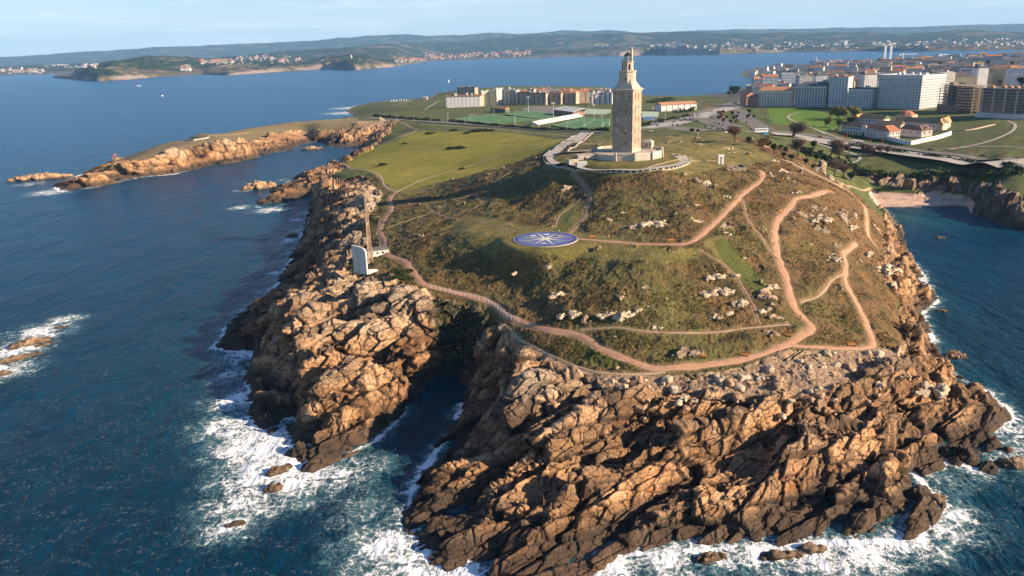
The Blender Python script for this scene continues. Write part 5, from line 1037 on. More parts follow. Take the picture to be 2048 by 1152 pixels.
strip = paint('bay_strip', (.20, .15, .10), .7); ybay = paint('bay_yellow', (.55, .38, .12), .7)
for i, (xl, yl, xr, yr, yt, d, nm_, f_, rk_, ri_, lb) in enumerate(AP):
    xm, ym, z, w_, rz, h = by_px(xl, yl, xr, yr, yt); wmat = {'white': WWHITE, 'cream': WCREAM, 'grey': WGREY, 'tan': WTAN, 'pink': WBRICK}[nm_]
    e = block(xm-math.sin(rz)*d/2, ym+math.cos(rz)*d/2, z, w_, d, h, rz, wmat if i in (0,) else FAC[f_], RM[ri_], rk_, lb, 'housing blocks beyond the sports grounds', extras=3, seed=i+90)
    if i not in (0,):
        nb_ = max(2, int(w_/7))
        for k in range(nb_): u = -w_/2+(k+.5)*w_/nb_; MB().box(u-.9, -d/2-.25, 1.5, u+.9, -d/2-.02, h-1).build('bay', ybay if nm_ == 'cream' else strip, e)
    else:
        for k in range(9): MB().box(-w_/2+2+k*w_/9, -d/2-.2, -1, -w_/2+2.3+k*w_/9, -d/2-.02, h-.2).build('downpipe', FRAME, e)
# row behind, roofs showing above
r5 = random.Random(9)
for i in range(26):
    px = 1000+i*8.4; yy = r5.uniform(1520, 1980); q = at_dist(px, 186+r5.uniform(-7, -1), yy); g = gz_base(q[0], yy); ri_ = r5.choice([0, 3, 5, 4, 2]); f_ = r5.choice([0, 2, 4, 3])
    if float(sample(SD, q[0], yy)) < 12: continue
    block(q[0], yy, g, r5.uniform(14, 26), 12, max(6, q[2]-g), R(r5.uniform(-25, 25)), FAC[f_], RM[ri_], 'flat' if ri_ > 3 else 'hip', '%s building with %s roof showing above the long tan row' % (fdesc[f_], rdesc[ri_]), 'roofs above the long tan row: %s, %s' % (fdesc[f_], rdesc[ri_]), extras=1, seed=i+300)
# ---- warehouse
xm, ym, z, w_, rz, h = by_px(1319, 223, 1389, 220, 208); e = empty('sports_hall', (xm, ym+8, z), rz, 'white long hall with a shallow red roof right of the lighthouse', 'hall')
MB().box(-w_/2, -9, -4, w_/2, 9, h).build('wall', WWHITE, e); MB().gable(-w_/2, -9, w_/2, 9, h, h+2.6, .6).build('roof', ORG, e)
for k in range(7): MB().box(-w_/2+k*w_/6-.35, -9.5, -1, -w_/2+k*w_/6+.35, -9.02, h-.3).build('buttress', FRAME, e)
MB().box(-w_/2-.1, -9.1, h-1.2, w_/2+.1, -9.03, h-.7).build('fascia', ORG, e)
# ---- old prison compound with red roofs
PW = W_('prison_white', (.66, .60, .52)); PT = W_('prison_tan', (.46, .36, .25)); MOSS = tiles('mossy_tiles', (.13, .115, .065))
def wing(xl, yl, xr, yr, yt, d, wm_, rm, lb, rk_='gable', nw=9, nz_=2, group=None, name='prison_wing', rh=None):
    xm, ym, z, w_, rz, h = by_px(xl, yl, xr, yr, yt); e = empty(name, (xm-math.sin(rz)*d/2, ym+math.cos(rz)*d/2, z), rz, lb, 'building', group)
    MB().box(-w_/2, -d/2, -4, w_/2, d/2, h).build('wall', wm_, e)
    if rk_ == 'dome': MB().lathe([(w_*.56, h), (w_*.5, h+1.5), (w_*.3, h+3.4), (w_*.1, h+4.3), (.02, h+4.6)], 8).build('roof', rm, e)
    else: MB().gable(-w_/2, -d/2, w_/2, d/2, h, h+(rh or d*.28), .6, 0 if rk_ == 'gable' else .25).build('roof', rm, e)
    for k in range(nw):
        for j in range(nz_):
            u = -w_/2+(k+.5)*w_/nw; MB().box(-.55, -.03, -.9, .55, .04, .9).build('window', DARK, e, loc=(u, -d/2-.02, h*(.3+.42*j) if nz_ > 1 else h*.6))
    return e, w_, h, d
wing(1806, 258, 1878, 262, 245, 14, PW, MOSS, 'rear right wing of the old prison with mossy roof', nw=10, nz_=1)
wing(1716, 248, 1766, 251, 237, 12, PW, MOSS, 'rear left wing of the old prison with dark mossy roof', nw=8, nz_=1)
wing(1790, 247, 1822, 248, 231, 20, PT, RED, 'eight-sided hall with reddish dome roof at the centre of the old prison', 'dome', 4, 1, name='prison_rotunda')
wing(1752, 262, 1800, 264, 248, 10, PT, MOSS, 'low link building between the front range and the rotunda', nw=3, nz_=1)
e, w_, h, d = wing(1683, 264, 1776, 279, 255, 11, PW, RED, 'long white front range of the old prison with red tiled roof', 'hip', 16, 2)
MB().box(-2.6, -d/2-1.2, -2, 2.6, -d/2-.03, h+2.2).build('porch', PW, e); MB().box(-1.0, -d/2-1.3, 0, 1.0, -d/2-1.22, 4).build('door', DARK, e)
wing(1778, 280, 1799, 278, 262, 16, PW, RED, 'white end pavilion with red arches and red hipped roof', 'hip', 4, 2)
wing(1800, 272, 1842, 275, 259, 11, PW, BRN, 'white side range with brown roof right of the end pavilion', nw=3, nz_=1)
wing(1842, 275, 1864, 272, 259, 12, PW, BRN, 'square white block with brown roof inside the compound wall', 'hip', 2, 1)
e, w_, h, d = wing(1884, 262, 1901, 254, 246, 5, PT, ORG, 'tall tan pediment gable at the right end of the rear wing', nw=2, nz_=1, rh=5)
e, w_, h, d = wing(1716, 246, 1727, 243, 236, 5, PT, ORG, 'small tan pediment gable at the left end of the rear wing', nw=2, nz_=1, rh=4)
def wall_line(s, h, th, mat, nm, lb, cat='wall', step=6, group=None):
    P_ = ground_line(s, step); b = MB(); q0 = P_[0]
    for i in range(len(P_)-1):
        a, c_ = P_[i]-q0, P_[i+1]-q0; d = c_-a; n_ = np.array([-d[1], d[0]])/np.linalg.norm(d)*th/2; za, zb = gz_base(*P_[i]), gz_base(*P_[i+1])
        b.add([(*(a-n_), za-2), (*(c_-n_), zb-2), (*(c_+n_), zb-2), (*(a+n_), za-2), (*(a-n_), za+h), (*(c_-n_), zb+h), (*(c_+n_), zb+h), (*(a+n_), za+h)], [(0, 1, 2, 3), (4, 7, 6, 5), (0, 4, 5, 1), (1, 5, 6, 2), (2, 6, 7, 3), (3, 7, 4, 0)])
    o = b.build(nm, mat); o.location = (q0[0], q0[1], 0); return tag(o, lb, cat, group)
wall_line("1772,280 1795,285 1821,290 1860,282 1902,270", 3.6, .6, W_('white_wall', (.78, .74, .68)), 'compound_wall', 'bright white wall round the right corner of the old prison')
wall_line("1865,262 1930,262 1990,250", 1.2, .5, WTAN, 'garden_wall', 'low wall climbing the slope right of the old prison')
# ================================================================== SPORTS GROUNDS
def pad(nm, s, mat, lift=.5, th=.4, label=None, cat=None, kind=None, zz_=None, soft=False):
    P_ = [hit(a, b) for a, b in pts(s)]; z = np.mean([p[2] for p in P_]) if zz_ is None else zz_; o0 = P_[0]; n = len(P_)
    ar = sum(P_[i][0]*P_[(i+1) % n][1]-P_[(i+1) % n][0]*P_[i][1] for i in range(n)); P_ = P_ if ar > 0 else P_[::-1]
    z += lift; b = MB().loft([[(p[0]-o0[0], p[1]-o0[1], -6) for p in P_], [(p[0]-o0[0], p[1]-o0[1], 0) for p in P_]]); o = b.build(nm, mat); o.location = (o0[0], o0[1], z)
    return tag(o, label, cat, kind=kind), np.array([[p[0], p[1]] for p in [hit(a, b2) for a, b2 in pts(s)]]), z
m, t, b_ = mat_new('pitch_turf'); tc = N(t, 'ShaderNodeTexCoord'); wv_ = N(t, 'ShaderNodeTexWave'); wv_.inputs['Scale'].default_value = .09; L(t, tc.outputs['Object'], wv_.inputs['Vector']); n_ = noise(t, .3, 4, .6, tc.outputs['Object'])
L(t, mixc(t, mrange(t, n_, .3, .7, 0, .5), mixc(t, wv_.outputs['Fac'], (.045, .14, .035), (.06, .175, .045)), (.08, .15, .05)), b_.inputs['Base Color']); b_.inputs['Roughness'].default_value = .9; TURF = m
def pitch(s, label, lines=True):
    o, C_4, z = pad('sports_pitch', s, TURF, .5, label=label, cat='sports pitch'); a, b2, c_, d = C_4[:4]
    if not lines: return o, C_4, z
    def bl(u, v): return a*(1-u)*(1-v)+b2*u*(1-v)+c_*u*v+d*(1-u)*v
    def ln(u0, v0, u1, v1):
        p, q = bl(u0, v0), bl(u1, v1); dd2 = q-p; n2 = np.array([-dd2[1], dd2[0]])/np.linalg.norm(dd2)*.22; P4 = [(*(p-n2-C_4[0]), .02), (*(p+n2-C_4[0]), .02), (*(q+n2-C_4[0]), .02), (*(q-n2-C_4[0]), .02)]
        MB().add(P4, [(0, 1, 2, 3)]).build('line', LINE, o)
    for q in ((.04, .05, .96, .05), (.04, .95, .96, .95), (.04, .05, .04, .95), (.96, .05, .96, .95), (.5, .05, .5, .95), (.04, .3, .16, .3), (.04, .7, .16, .7), (.16, .3, .16, .7), (.96, .3, .84, .3), (.96, .7, .84, .7), (.84, .3, .84, .7)): ln(*q)
    for u in (.035, .965):
        p, q = bl(u, .44), bl(u, .56); g = empty('goal', ((p[0]+q[0])/2, (p[1]+q[1])/2, z), math.atan2(q[1]-p[1], q[0]-p[0]), 'white goal at the %s end of the %s' % ('left' if u < .5 else 'right', ' '.join(label.split()[:5])), 'goal'); w2 = 3.66
        MB().tube((-w2, 0, 0), (-w2, 0, 2.44), .08).build('post', FRAME, g); MB().tube((w2, 0, 0), (w2, 0, 2.44), .08).build('post', FRAME, g); MB().tube((-w2, 0, 2.44), (w2, 0, 2.44), .08).build('crossbar', FRAME, g)
    return o, C_4, z
pitch("903,241 1050,252.5 1107,241.5 978,231", 'near left green football pitch with white lines')
pitch("1010,231 1112,240 1145,230 1050,222", 'green pitch behind, left of the grey stand')
pitch("1103,254 1222,256 1222,241 1165,240", 'right green pitch running behind the lighthouse foot')
pad('running_ground', "1165,229 1222,229 1222,219 1172,219", paint('pale_green_track', (.33, .40, .26), .9), .5, label='pale green sports court with buff surround left of the lighthouse', cat='sports court')
pad('sports_court', "1284,236 1316,234 1318,224 1284,224", paint('court_green', (.36, .44, .34), .9), .5, label='pale green court right of the lighthouse', cat='sports court')
pad('sports_court', "1286,241 1312,239 1310,235 1286,236", paint('court_blue', (.08, .14, .26), .7), .9, label='small blue court right of the lighthouse', cat='sports court')
pad('gravel_yard', "1040,221 1115,228 1150,219 1140,213 1060,213", ASPH, .45, kind='structure')
# terraces: white steps between the pitches
P0, P1 = hit(1070, 250), hit(1160, 234); dx, dy = P1[0]-P0[0], P1[1]-P0[1]; e = empty('spectator_terrace', ((P0[0]+P1[0])/2, (P0[1]+P1[1])/2, gz_base(P0[0], P0[1])), math.atan2(dy, dx), 'white stepped terrace between the two near pitches', 'terrace'); Lh = math.hypot(dx, dy)/2
for k in range(5): MB().box(-Lh, -4+k*1.6, 0, Lh, -2.4+k*1.6, .9+k*.75).build('step', PAL, e)
# stand and pavilions
xm, ym, z, w_, rz, h = by_px(1113, 229, 1165, 232, 216); e = empty('grandstand', (xm, ym+8, z), rz-.15, 'brown stand with a tilted pale roof beside the pitches', 'stand')
MB().box(-w_/2, -8, -3, w_/2, 8, h*.55).build('wall', WBRICK, e); MB().add([(-w_/2-1, -10, h*.6), (w_/2+1, -10, h*.6), (w_/2+1, 9, h*1.0), (-w_/2-1, 9, h), (-w_/2-1, -10, h*.6+.5), (w_/2+1, -10, h*.6+.5), (w_/2+1, 9, h+.5), (-w_/2-1, 9, h+.5)], [(0, 3, 2, 1), (4, 5, 6, 7), (0, 1, 5, 4), (1, 2, 6, 5), (2, 3, 7, 6), (3, 0, 4, 7)]).build('roof', PAL, e)
for k in range(6): MB().box(-.25, -.25, h*.5, .25, .25, h*.62).build('pillar', FRAME, e, loc=(-w_/2+k*w_/5, -8.3, 0))
xm, ym, z, w_, rz, h = by_px(986, 224, 1015, 226, 217); e = empty('changing_rooms', (xm, ym+5, z), rz, 'low green-fronted hut with a rusty roof left of the pitches', 'hut'); MB().box(-w_/2, -4, -2, w_/2, 4, h).build('wall', W_('green_wall', (.12, .16, .10)), e); MB().gable(-w_/2, -4, w_/2, 4, h, h+2, .5).build('roof', ORG, e)
for k in range(5): MB().box(-.6, -.03, -.7, .6, .03, .7).build('window', DARK, e, loc=(-w_/2+(k+.5)*w_/5, -4.03, h*.5))
# floodlights
fl = empty('floodlight', (0, 0, 0), 0); MB().tube((0, 0, 0), (0, 0, 19), .28, .14).build('pole', FRAME, fl); MB().box(-1.6, -.15, 18.2, 1.6, .15, 19.6).build('lamp_bank', paint('lamp_grey', (.5, .5, .5), .5), fl)
FLS = [(988, 234, 9, 'left of the near left pitch'), (1018, 229, 8, 'behind the near left pitch'), (1057, 226, 22, 'tallest, in front of the tan housing'), (1107, 248, 24, 'tall, beside the white terrace'), (1077, 254, 8, 'at the near corner of the near left pitch'), (1168, 254, 14, 'at the middle of the right pitch front'), (1204, 256, 12, 'at the right pitch close to the lighthouse'), (1030, 250, 10, 'at the front edge of the near left pitch'), (896, 240, 10, 'at the far left corner of the pitches'), (940, 244, 9, 'at the front left of the near left pitch'), (1188, 236, 16, 'just left of the lighthouse shaft'), (1305, 240, 14, 'right of the lighthouse by the blue court'), (1330, 243, 12, 'by the hedge right of the lighthouse'), (1178, 222, 12, 'beside the pale green court')]
for i, (px, py, h, lb) in enumerate(FLS):
    p = hit(px, py); o = fl if i == 0 else copy_tree(fl); o.location = p; s = h/19; o.scale = (max(s, .7), max(s, .7), s); tag(o, 'pale metal floodlight pole %s' % lb, 'floodlight', 'floodlight poles round the sports grounds')
# hedges
HEDGE = foliage('hedge_leaf', (.018, .030, .010), (.055, .075, .022))
def hedge(s, h, th, lb, seed):
    P_ = ground_line(s, 3); n = len(P_); r = np.random.RandomState(seed); q0 = P_[0]; cnt_ = int(n*26); k = r.uniform(0, n-1.01, cnt_); i = k.astype(int); f = (k-i)[:, None]; c = P_[i]*(1-f)+P_[i+1]*f+r.normal(0, th*.3, (cnt_, 2)); g = sample(Z, c[:, 0], c[:, 1])
    z = g+r.uniform(-.2, h, cnt_)*(.8+.3*np.sin(k*.5)); C3 = np.stack([c[:, 0]-q0[0], c[:, 1]-q0[1], z], 1); a = r.normal(size=(cnt_, 3)); a /= np.linalg.norm(a, axis=1, keepdims=True); u = np.cross(a, r.normal(size=(cnt_, 3))); u /= np.linalg.norm(u, axis=1, keepdims=True); v = np.cross(a, u); s_ = r.uniform(.5, 1.3, cnt_)[:, None]
    Q = np.stack([C3-u*s_, C3-v*s_, C3+u*s_, C3+v*s_], 1).reshape(-1, 3); o = raw_mesh('hedge', Q, np.arange(4*cnt_).reshape(-1, 4), HEDGE); o.location = (q0[0], q0[1], 0); tag(o, lb, 'hedge')
hedge("748,232 790,236 835,240 880,242", 3.6, 3, 'dark hedge along the road on the left, before the lawn', 1)
hedge("897,243 960,249 1040,256 1130,261 1218,262", 2.6, 2.2, 'long low dark hedge between the road and the pitches', 2)
hedge("1284,252 1310,246 1350,238 1378,232", 2.6, 2.5, 'dark hedge between the right-hand courts and the car park road', 3)
hedge("1345,226 1365,225 1388,221", 4.5, 3, 'bushy green hedge in front of the white hall', 4)
hedge("1310,203 1340,200 1300,206", 5, 12, 'dark scrub by the sea behind the lighthouse', 5)
hedge("1690,272 1730,278 1770,284", 2.8, 3, 'dark hedge in front of the old prison', 6)
hedge("1720,350 1780,351 1850,351 1930,352 2000,352 2047,348", 3.5, 7, 'dark scrub along the top of the cove cliff', 7)
hedge("1600,305 1650,318 1700,333 1735,347", 3.2, 9, 'dark scrub lining the gully above the beach', 8)
hedge("1700,292 1780,304 1880,318 1960,330 2047,345", 2.6, 6, 'dark bank of shrubs below the coast road', 9)
# ================================================================== HARBOUR, SKYLINE, BAY
def at(px, py, z): x, y = un(px, py, z); return x, y
for i, px in enumerate((1768, 1779.5)):
    yy = 3350; b_ = at_dist(px, 126, yy); t_ = at_dist(px+(0 if i == 0 else 2), 92, yy); e = empty('harbour_pylon', (b_[0], yy, b_[2]-10), 0, 'tall pale twin-lattice harbour crane leg, %s of the pair' % ('left' if i == 0 else 'right'), 'crane', 'pair of tall harbour crane legs'); H_ = t_[2]-b_[2]+10
    MB().loft([[(-s, -s*.6, z), (s, -s*.6, z), (s, s*.6, z), (-s, s*.6, z)] for s, z in ((5.5, 0), (3.8, H_*.5), (4.2, H_))]).build('mast', paint('crane_white', (.7, .72, .74), .6), e); MB().box(-6, -3, H_, 6, 3, H_+3).build('head', paint('crane_pink', (.55, .42, .38), .6), e)
    for k in range(5): MB().box(-5.2, -4, H_*(.15+.17*k), 5.2, -3.4, H_*(.15+.17*k)+1).build('brace', FRAME, e)
def tcrane(px, pyb, pyt, jl, cj, D, lb, c):
    b_ = at_dist(px, pyb, D); t_ = at_dist(px, pyt, D); H_ = t_[2]-b_[2]; e = empty('tower_crane', (b_[0], D, b_[2]), R(cj), lb, 'crane', 'tower cranes over the town'); mt = paint('crane_'+c, dict(white=(.7, .62, .55), yellow=(.55, .34, .06), blue=(.10, .14, .2))[c], .6)
    MB().box(-1, -1, -25, 1, 1, H_).build('mast', mt, e); MB().box(-jl*.28, -.8, H_, jl, .8, H_+1.5).build('jib', mt, e); MB().box(-jl*.28, -1.6, H_-3, -jl*.18, 1.6, H_).build('counterweight', mt, e); MB().loft([[(-1.1, -1.1, H_+1.5), (1.1, -1.1, H_+1.5), (1.1, 1.1, H_+1.5), (-1.1, 1.1, H_+1.5)], [(-.2, -.2, H_+7), (.2, -.2, H_+7), (.2, .2, H_+7), (-.2, .2, H_+7)]]).build('apex', mt, e)
tcrane(1805, 126, 109, 52, 4, 2900, 'white tower crane right of the tall harbour crane legs', 'white'); tcrane(1880, 125, 110, 30, 10, 3000, 'small white tower crane farther right above the roofs', 'white'); tcrane(1941, 124, 115, 36, 175, 2900, 'dark blue tower crane before the far shore', 'blue'); tcrane(1955, 152, 127, 52, 190, 2100, 'yellow tower crane standing among the roofs on the right', 'yellow')
p0, p1, p2 = at(1628, 124, 2), at(1690, 130, 2), at(1760, 137, 2); BP = polyline([np.array(p0), np.array(p1), np.array(p2)], 60); b = MB(); q0 = BP[0]
for i in range(len(BP)-1):
    a, c_ = BP[i]-q0, BP[i+1]-q0; d = c_-a; n_ = np.array([-d[1], d[0]])/np.linalg.norm(d)*16; b.add([(*(a-n_*1.5), -4), (*(c_-n_*1.5), -4), (*(c_+n_*1.5), -4), (*(a+n_*1.5), -4), (*(a-n_), 8), (*(c_-n_), 8), (*(c_+n_), 8), (*(a+n_), 8)], [(0, 1, 2, 3), (4, 7, 6, 5), (0, 4, 5, 1), (1, 5, 6, 2), (2, 6, 7, 3), (3, 7, 4, 0)])
o = b.build('breakwater', stone('breakwater_stone', (.26, .25, .24), .05)); o.location = (q0[0], q0[1], 0); tag(o, 'long low grey breakwater reaching into the bay left of the harbour', 'breakwater')
bm_ = MB().lathe([(3, 0), (2.4, 12), (3, 12.5), (1.6, 13), (1.6, 16), (.1, 18)], 8); o = bm_.build('beacon', WWHITE); o.location = (q0[0]+10, q0[1]-4, 8); tag(o, 'tiny beacon on the tip of the breakwater', 'beacon')
HULL = paint('boat_white', (.8, .8, .78), .4, .05)
def boat(px, py, L_, rz, lb, kind):
    x, y = un(px, py, .3); e = empty('motor_boat' if kind else 'sailing_boat', (x, y, .1), rz, lb, 'boat'); w2 = L_*.16
    MB().loft([[(-L_/2, -w2*k, z), (L_*.2, -w2*k, z), (L_/2*f, 0, z), (L_*.2, w2*k, z), (-L_/2, w2*k, z)] for k, z, f in ((.6, -.6, .85), (1, .5, .95), (1.05, 1.4, 1.1))]).build('hull', HULL, e)
    if kind: MB().loft([[(-L_*.25, -w2*.6, 1.4), (L_*.15, -w2*.6, 1.4), (L_*.15, w2*.6, 1.4), (-L_*.25, w2*.6, 1.4)], [(-L_*.22, -w2*.5, 3.4), (L_*.05, -w2*.5, 3.4), (L_*.05, w2*.5, 3.4), (-L_*.22, w2*.5, 3.4)]]).build('cabin', HULL, e)
    else: MB().tube((L_*.05, 0, 1.4), (L_*.05, 0, L_*1.3), .14).build('mast', FRAME, e); MB().add([(0, .0, 2.2), (-L_*.42, .3, 2.2), (L_*.04, 0, L_*1.25), (0, .12, 2.2), (-L_*.42, .42, 2.2), (L_*.04, .12, L_*1.25)], [(0, 1, 2), (5, 4, 3), (0, 3, 4, 1), (1, 4, 5, 2), (2, 5, 3, 0)]).build('sail', HULL, e)
boat(278, 172, 26, .1, 'small white boat on the open sea below the left headland of the far shore', 1); boat(898, 164, 8, .6, 'tiny white sailing boat left of the reddish block, far out on the bay', 0); boat(1283, 138.5, 15, -.6, 'small white boat on the bay right of the lighthouse top', 1); boat(1604, 109, 16, 0, 'tiny white boat near the far shore beyond the breakwater', 1); boat(325, 192, 7, .3, 'speck-like white boat on the open sea above the promontory', 1)
# ---- villages across the bay
r6 = random.Random(12); HM = []
for wn_, wc in (('white', (.42, .40, .37)), ('cream', (.38, .31, .23))):
    for rn_, rmm in (('red', RED), ('brown', BRN)):
        a = MB().box(-8, -5.5, -6, 8, 5.5, 6.5).build('wall', W_('house_'+wn_, wc)); b2 = MB().gable(-8, -5.5, 8, 5.5, 6.5, 10, .6).build('roof', rmm); HM.append((a.data, b2.data, wn_, rn_)); bpy.data.objects.remove(a); bpy.data.objects.remove(b2)
VIL = [(790, 850, 118, 124, 40), (850, 945, 108, 118, 48), (945, 1060, 100, 114, 50), (1140, 1215, 85, 94, 26), (360, 380, 134, 141, 8), (400, 470, 120, 128, 26), (470, 600, 112, 126, 34), (0, 90, 138, 147, 26), (90, 200, 126, 136, 16), (1300, 1420, 88, 100, 20), (1420, 1560, 86, 100, 24), (1560, 1720, 82, 98, 34), (1740, 1860, 84, 94, 24), (1860, 2048, 78, 94, 34)]
tot_ = 0; extra = MB()
for vi, (xa, xb, ya, yb, n) in enumerate(VIL):
    for k in range(int(n*1.35)):
        px, py = r6.uniform(xa, xb), r6.gauss((ya+yb)/2, (yb-ya)/4); d = ray(px, py); hit_ = None
        for D in np.linspace(4300, 11800, 500):
            t_ = D/d[1]; x = d[0]*t_; z = CAMZ+d[2]*t_
            if z <= 4: break
            if far_z(x, D) > z: hit_ = (x, D); break
        if not hit_: continue
        x, D = hit_; g = far_z(x, D)
        if g < 3: continue
        a, b2, wn_, rn_ = HM[r6.choice([0, 0, 0, 1, 2, 2])]; s = r6.uniform(.8, 1.7)*(1.25 if D > 8000 else 1); rz = r6.uniform(-.5, .5)
        if tot_ < 296:
            e = empty('distant_house', (x, D, g), rz, 'tiny %s house with %s roof in the scattered villages across the bay' % (wn_, rn_), 'house', 'village houses across the bay: %s walls, %s roof' % (wn_, rn_)); e.scale = (s, s, s); inst(a, 'wall', e); inst(b2, 'roof', e); tot_ += 1
        else: extra.box(x-9*s, D-6*s, g-4, x+9*s, D+6*s, g+8*s, rz)
for k in range(640):                                           # the speckle of houses farther off, beyond counting
    vi = r6.choice(VIL); px, py = r6.uniform(vi[0], vi[1]), r6.gauss((vi[2]+vi[3])/2, (vi[3]-vi[2])/3); d = ray(px, py)
    for D in np.linspace(4300, 11800, 400):
        t_ = D/d[1]; x = d[0]*t_; z = CAMZ+d[2]*t_
        if z <= 4: break
        if far_z(x, D) > z: s = r6.uniform(.5, 1.0); extra.box(x-9*s, D-6*s, far_z(x, D)-4, x+9*s, D+6*s, far_z(x, D)+8*s, r6.uniform(-.5, .5)); break
if extra.v: tag(extra.build('distant_houses', W_('house_white', (.42, .40, .37))), kind='stuff')
def solo(px, pyb, pyt, w_, nm, lb, cat, mat, D=None):
    d = ray(px, pyb)
    for DD in np.linspace(4300, 11800, 1200):
        t_ = DD/d[1]; x = d[0]*t_; z = CAMZ+d[2]*t_
        if far_z(x, DD) > z or z < 2: break
    t2 = at_dist(px, pyt, DD); e = empty(nm, (x, DD, z), 0, lb, cat); MB().box(-w_/2, -w_*.3, -10, w_/2, w_*.3, t2[2]-z).build('wall', mat, e); MB().gable(-w_/2, -w_*.3, w_/2, w_*.3, t2[2]-z, t2[2]-z+3, 1).build('roof', RED, e)
solo(1691, 91, 81, 30, 'tower_block', 'lone white tower block in the village across the harbour', 'building', WWHITE)
solo(703, 117, 110, 10, 'old_lighthouse', 'small white lighthouse stub on the far dark headland', 'lighthouse', WWHITE)
solo(372, 141, 136.5, 60, 'seaside_house', 'large white house with red roof on the low far peninsula', 'house', WWHITE)
print('bay', tot_, round(time.time()-T0, 1))
# ================================================================== MONUMENT, MAST, SHED
WSLAB = stone('white_concrete', (.58, .56, .50), .4, .12)
def ground(px, py): x, y, z = hit(px, py); return x, y, gz_base(x, y)
x, y, z = ground(722, 545); e = empty('signal_slab', (x, y, z-.4), R(-32), 'tall white concrete slab with one rounded shoulder at the cliff edge', 'monument')
W2_, H2 = 3.6, 11.5; prof = [(-W2_, 0), (W2_, 0), (W2_, H2-2.6)]+[(W2_-2.6+2.6*math.cos(a), H2-2.6+2.3*math.sin(a)) for a in (R(20), R(40), R(60), R(80))]+[(-W2_, H2+.25)]
MB().loft([[(p, -.35, q) for p, q in prof], [(p, .35, q) for p, q in prof]]).build('slab', WSLAB, e)
MB().box(-.5, -.42, .5, -.35, -.36, 8.5).build('drip_stain', paint('rain_stain', (.30, .30, .27), .9), e)
MB().loft([[(W2_-.3, .3, 0), (W2_+.3, .3, 0), (W2_+.3, 6.5, 0), (W2_-.3, 6.5, 0)], [(W2_-.3, .3, 2.0), (W2_+.3, .3, 2.0), (W2_+.3, 5.5, .9), (W2_-.3, 5.5, .9)]]).build('foot_wall', WSLAB, e)
x, y, z = ground(749, 512); e = empty('radio_shed', (x, y, z-.2), R(24), 'low white shed with a flat grey roof behind the rounded slab', 'shed')
MB().box(-6, -2.8, -1.5, 6, 2.8, 3.2).build('wall', WSLAB, e); MB().box(-6.3, -3.1, 3.2, 6.3, 3.1, 3.5).build('roof', paint('roof_felt', (.16, .15, .14), .9), e)
for k in range(4): MB().box(-.4, -.04, -.4, .4, .04, .4).build('vent', DARK, e, loc=(-4+k*2.4, -2.84, 2.1))
MB().box(3.9, -2.86, 0, 4.8, -2.78, 2.0).build('door', paint('door_grey', (.25, .25, .24), .7), e)
x, y, z = ground(741, 524); e = empty('lattice_mast', (x, y, z-.3), R(12), 'tall thin rusty lattice radio mast beside the white shed', 'mast'); HM_ = 30.5; RUST = paint('rusty_steel', (.42, .28, .17), .7)
def mw_(z): return .72*(1-z/HM_)+.24
br_ = MB()
for sx_, sy_ in ((1, 1), (1, -1), (-1, 1), (-1, -1)): MB().tube((sx_*mw_(0), sy_*mw_(0), 0), (sx_*mw_(HM_), sy_*mw_(HM_), HM_), .2, .15).build('leg', RUST, e)
zz2 = 0; k = 0
while zz2 < HM_-1:
    s = max(.8, mw_(zz2)*1.5); a, c_ = mw_(zz2), mw_(min(HM_, zz2+s)); z2_ = min(HM_, zz2+s)
    for q in range(4):
        p = [(-1, -1), (1, -1), (1, 1), (-1, 1)]; u, v = p[q], p[(q+1) % 4]
        br_.tube((u[0]*a, u[1]*a, zz2), (v[0]*c_, v[1]*c_, z2_), .11, n=4); br_.tube((v[0]*a, v[1]*a, zz2), (u[0]*c_, u[1]*c_, z2_), .11, n=4); br_.tube((u[0]*a, u[1]*a, zz2), (v[0]*a, v[1]*a, zz2), .06, n=4)
    zz2 += s
br_.build('bracing', RUST, e); MB().tube((0, 0, HM_), (0, 0, HM_+3.2), .07).build('aerial', RUST, e); MB().box(-1.6, -1.6, -1, 1.6, 1.6, .25).build('footing', WSLAB, e)
for k in range(3): MB().tube((0, -.5, 5+k*6), (0, -.5, 5.9+k*6), .25).build('insulator', FRAME, e)
# ---- small sculptures and ruins
def dolmen(px, py, h, w_, rz, nm, lb, mat, cat='sculpture', grp=None):
    x, y, z = ground(px, py); e = empty(nm, (x, y, z-.1), rz, lb, cat, grp); t_ = w_*.22
    for s in (-1, 1): MB().loft([[(s*w_*.36+a*t_*k, b*t_*1.2*k, zz3) for a, b in ((-1, -1), (1, -1), (1, 1), (-1, 1))] for k, zz3 in ((1, -.5), (.85, h*.5), (.95, h*.78))]).build('upright', mat, e)
    MB().loft([[(a*w_*.62, b*t_*1.5, zz3) for a, b in ((-1, -1), (1, -1), (1, 1), (-1, 1))] for zz3 in (h*.78, h)]).build('lintel', mat, e); return e
dolmen(1440.5, 328, 5.2, 2.9, R(12), 'stone_gate', 'white stone gate of two uprights and a lintel, right of the tower', WSLAB)
dolmen(399, 262, 4.6, 6.5, R(5), 'stone_shelter', 'white stone shelter on the flat top of the left promontory, left of a twin', WSLAB, grp=None)
dolmen(437, 262, 3.4, 4.2, R(-5), 'stone_shelter', 'smaller tan stone shelter on the promontory, right of the white one', PLAS, grp=None)
x, y, z = ground(230, 322); e = empty('steel_sculpture', (x, y, z), R(30), 'rusty orange arched steel sculpture near the tip of the left promontory', 'sculpture'); b = paint('corten', (.42, .13, .05), .7)
MB().tube((-3, 0, -1), (0, .6, 8.5), .55, .4).build('leg', b, e); MB().tube((3.4, 0, -1), (.2, .6, 8.5), .55, .4).build('leg', b, e); MB().tube((0, .6, 8.2), (4.5, 1, 6.5), .45, .3).build('arm', b, e)
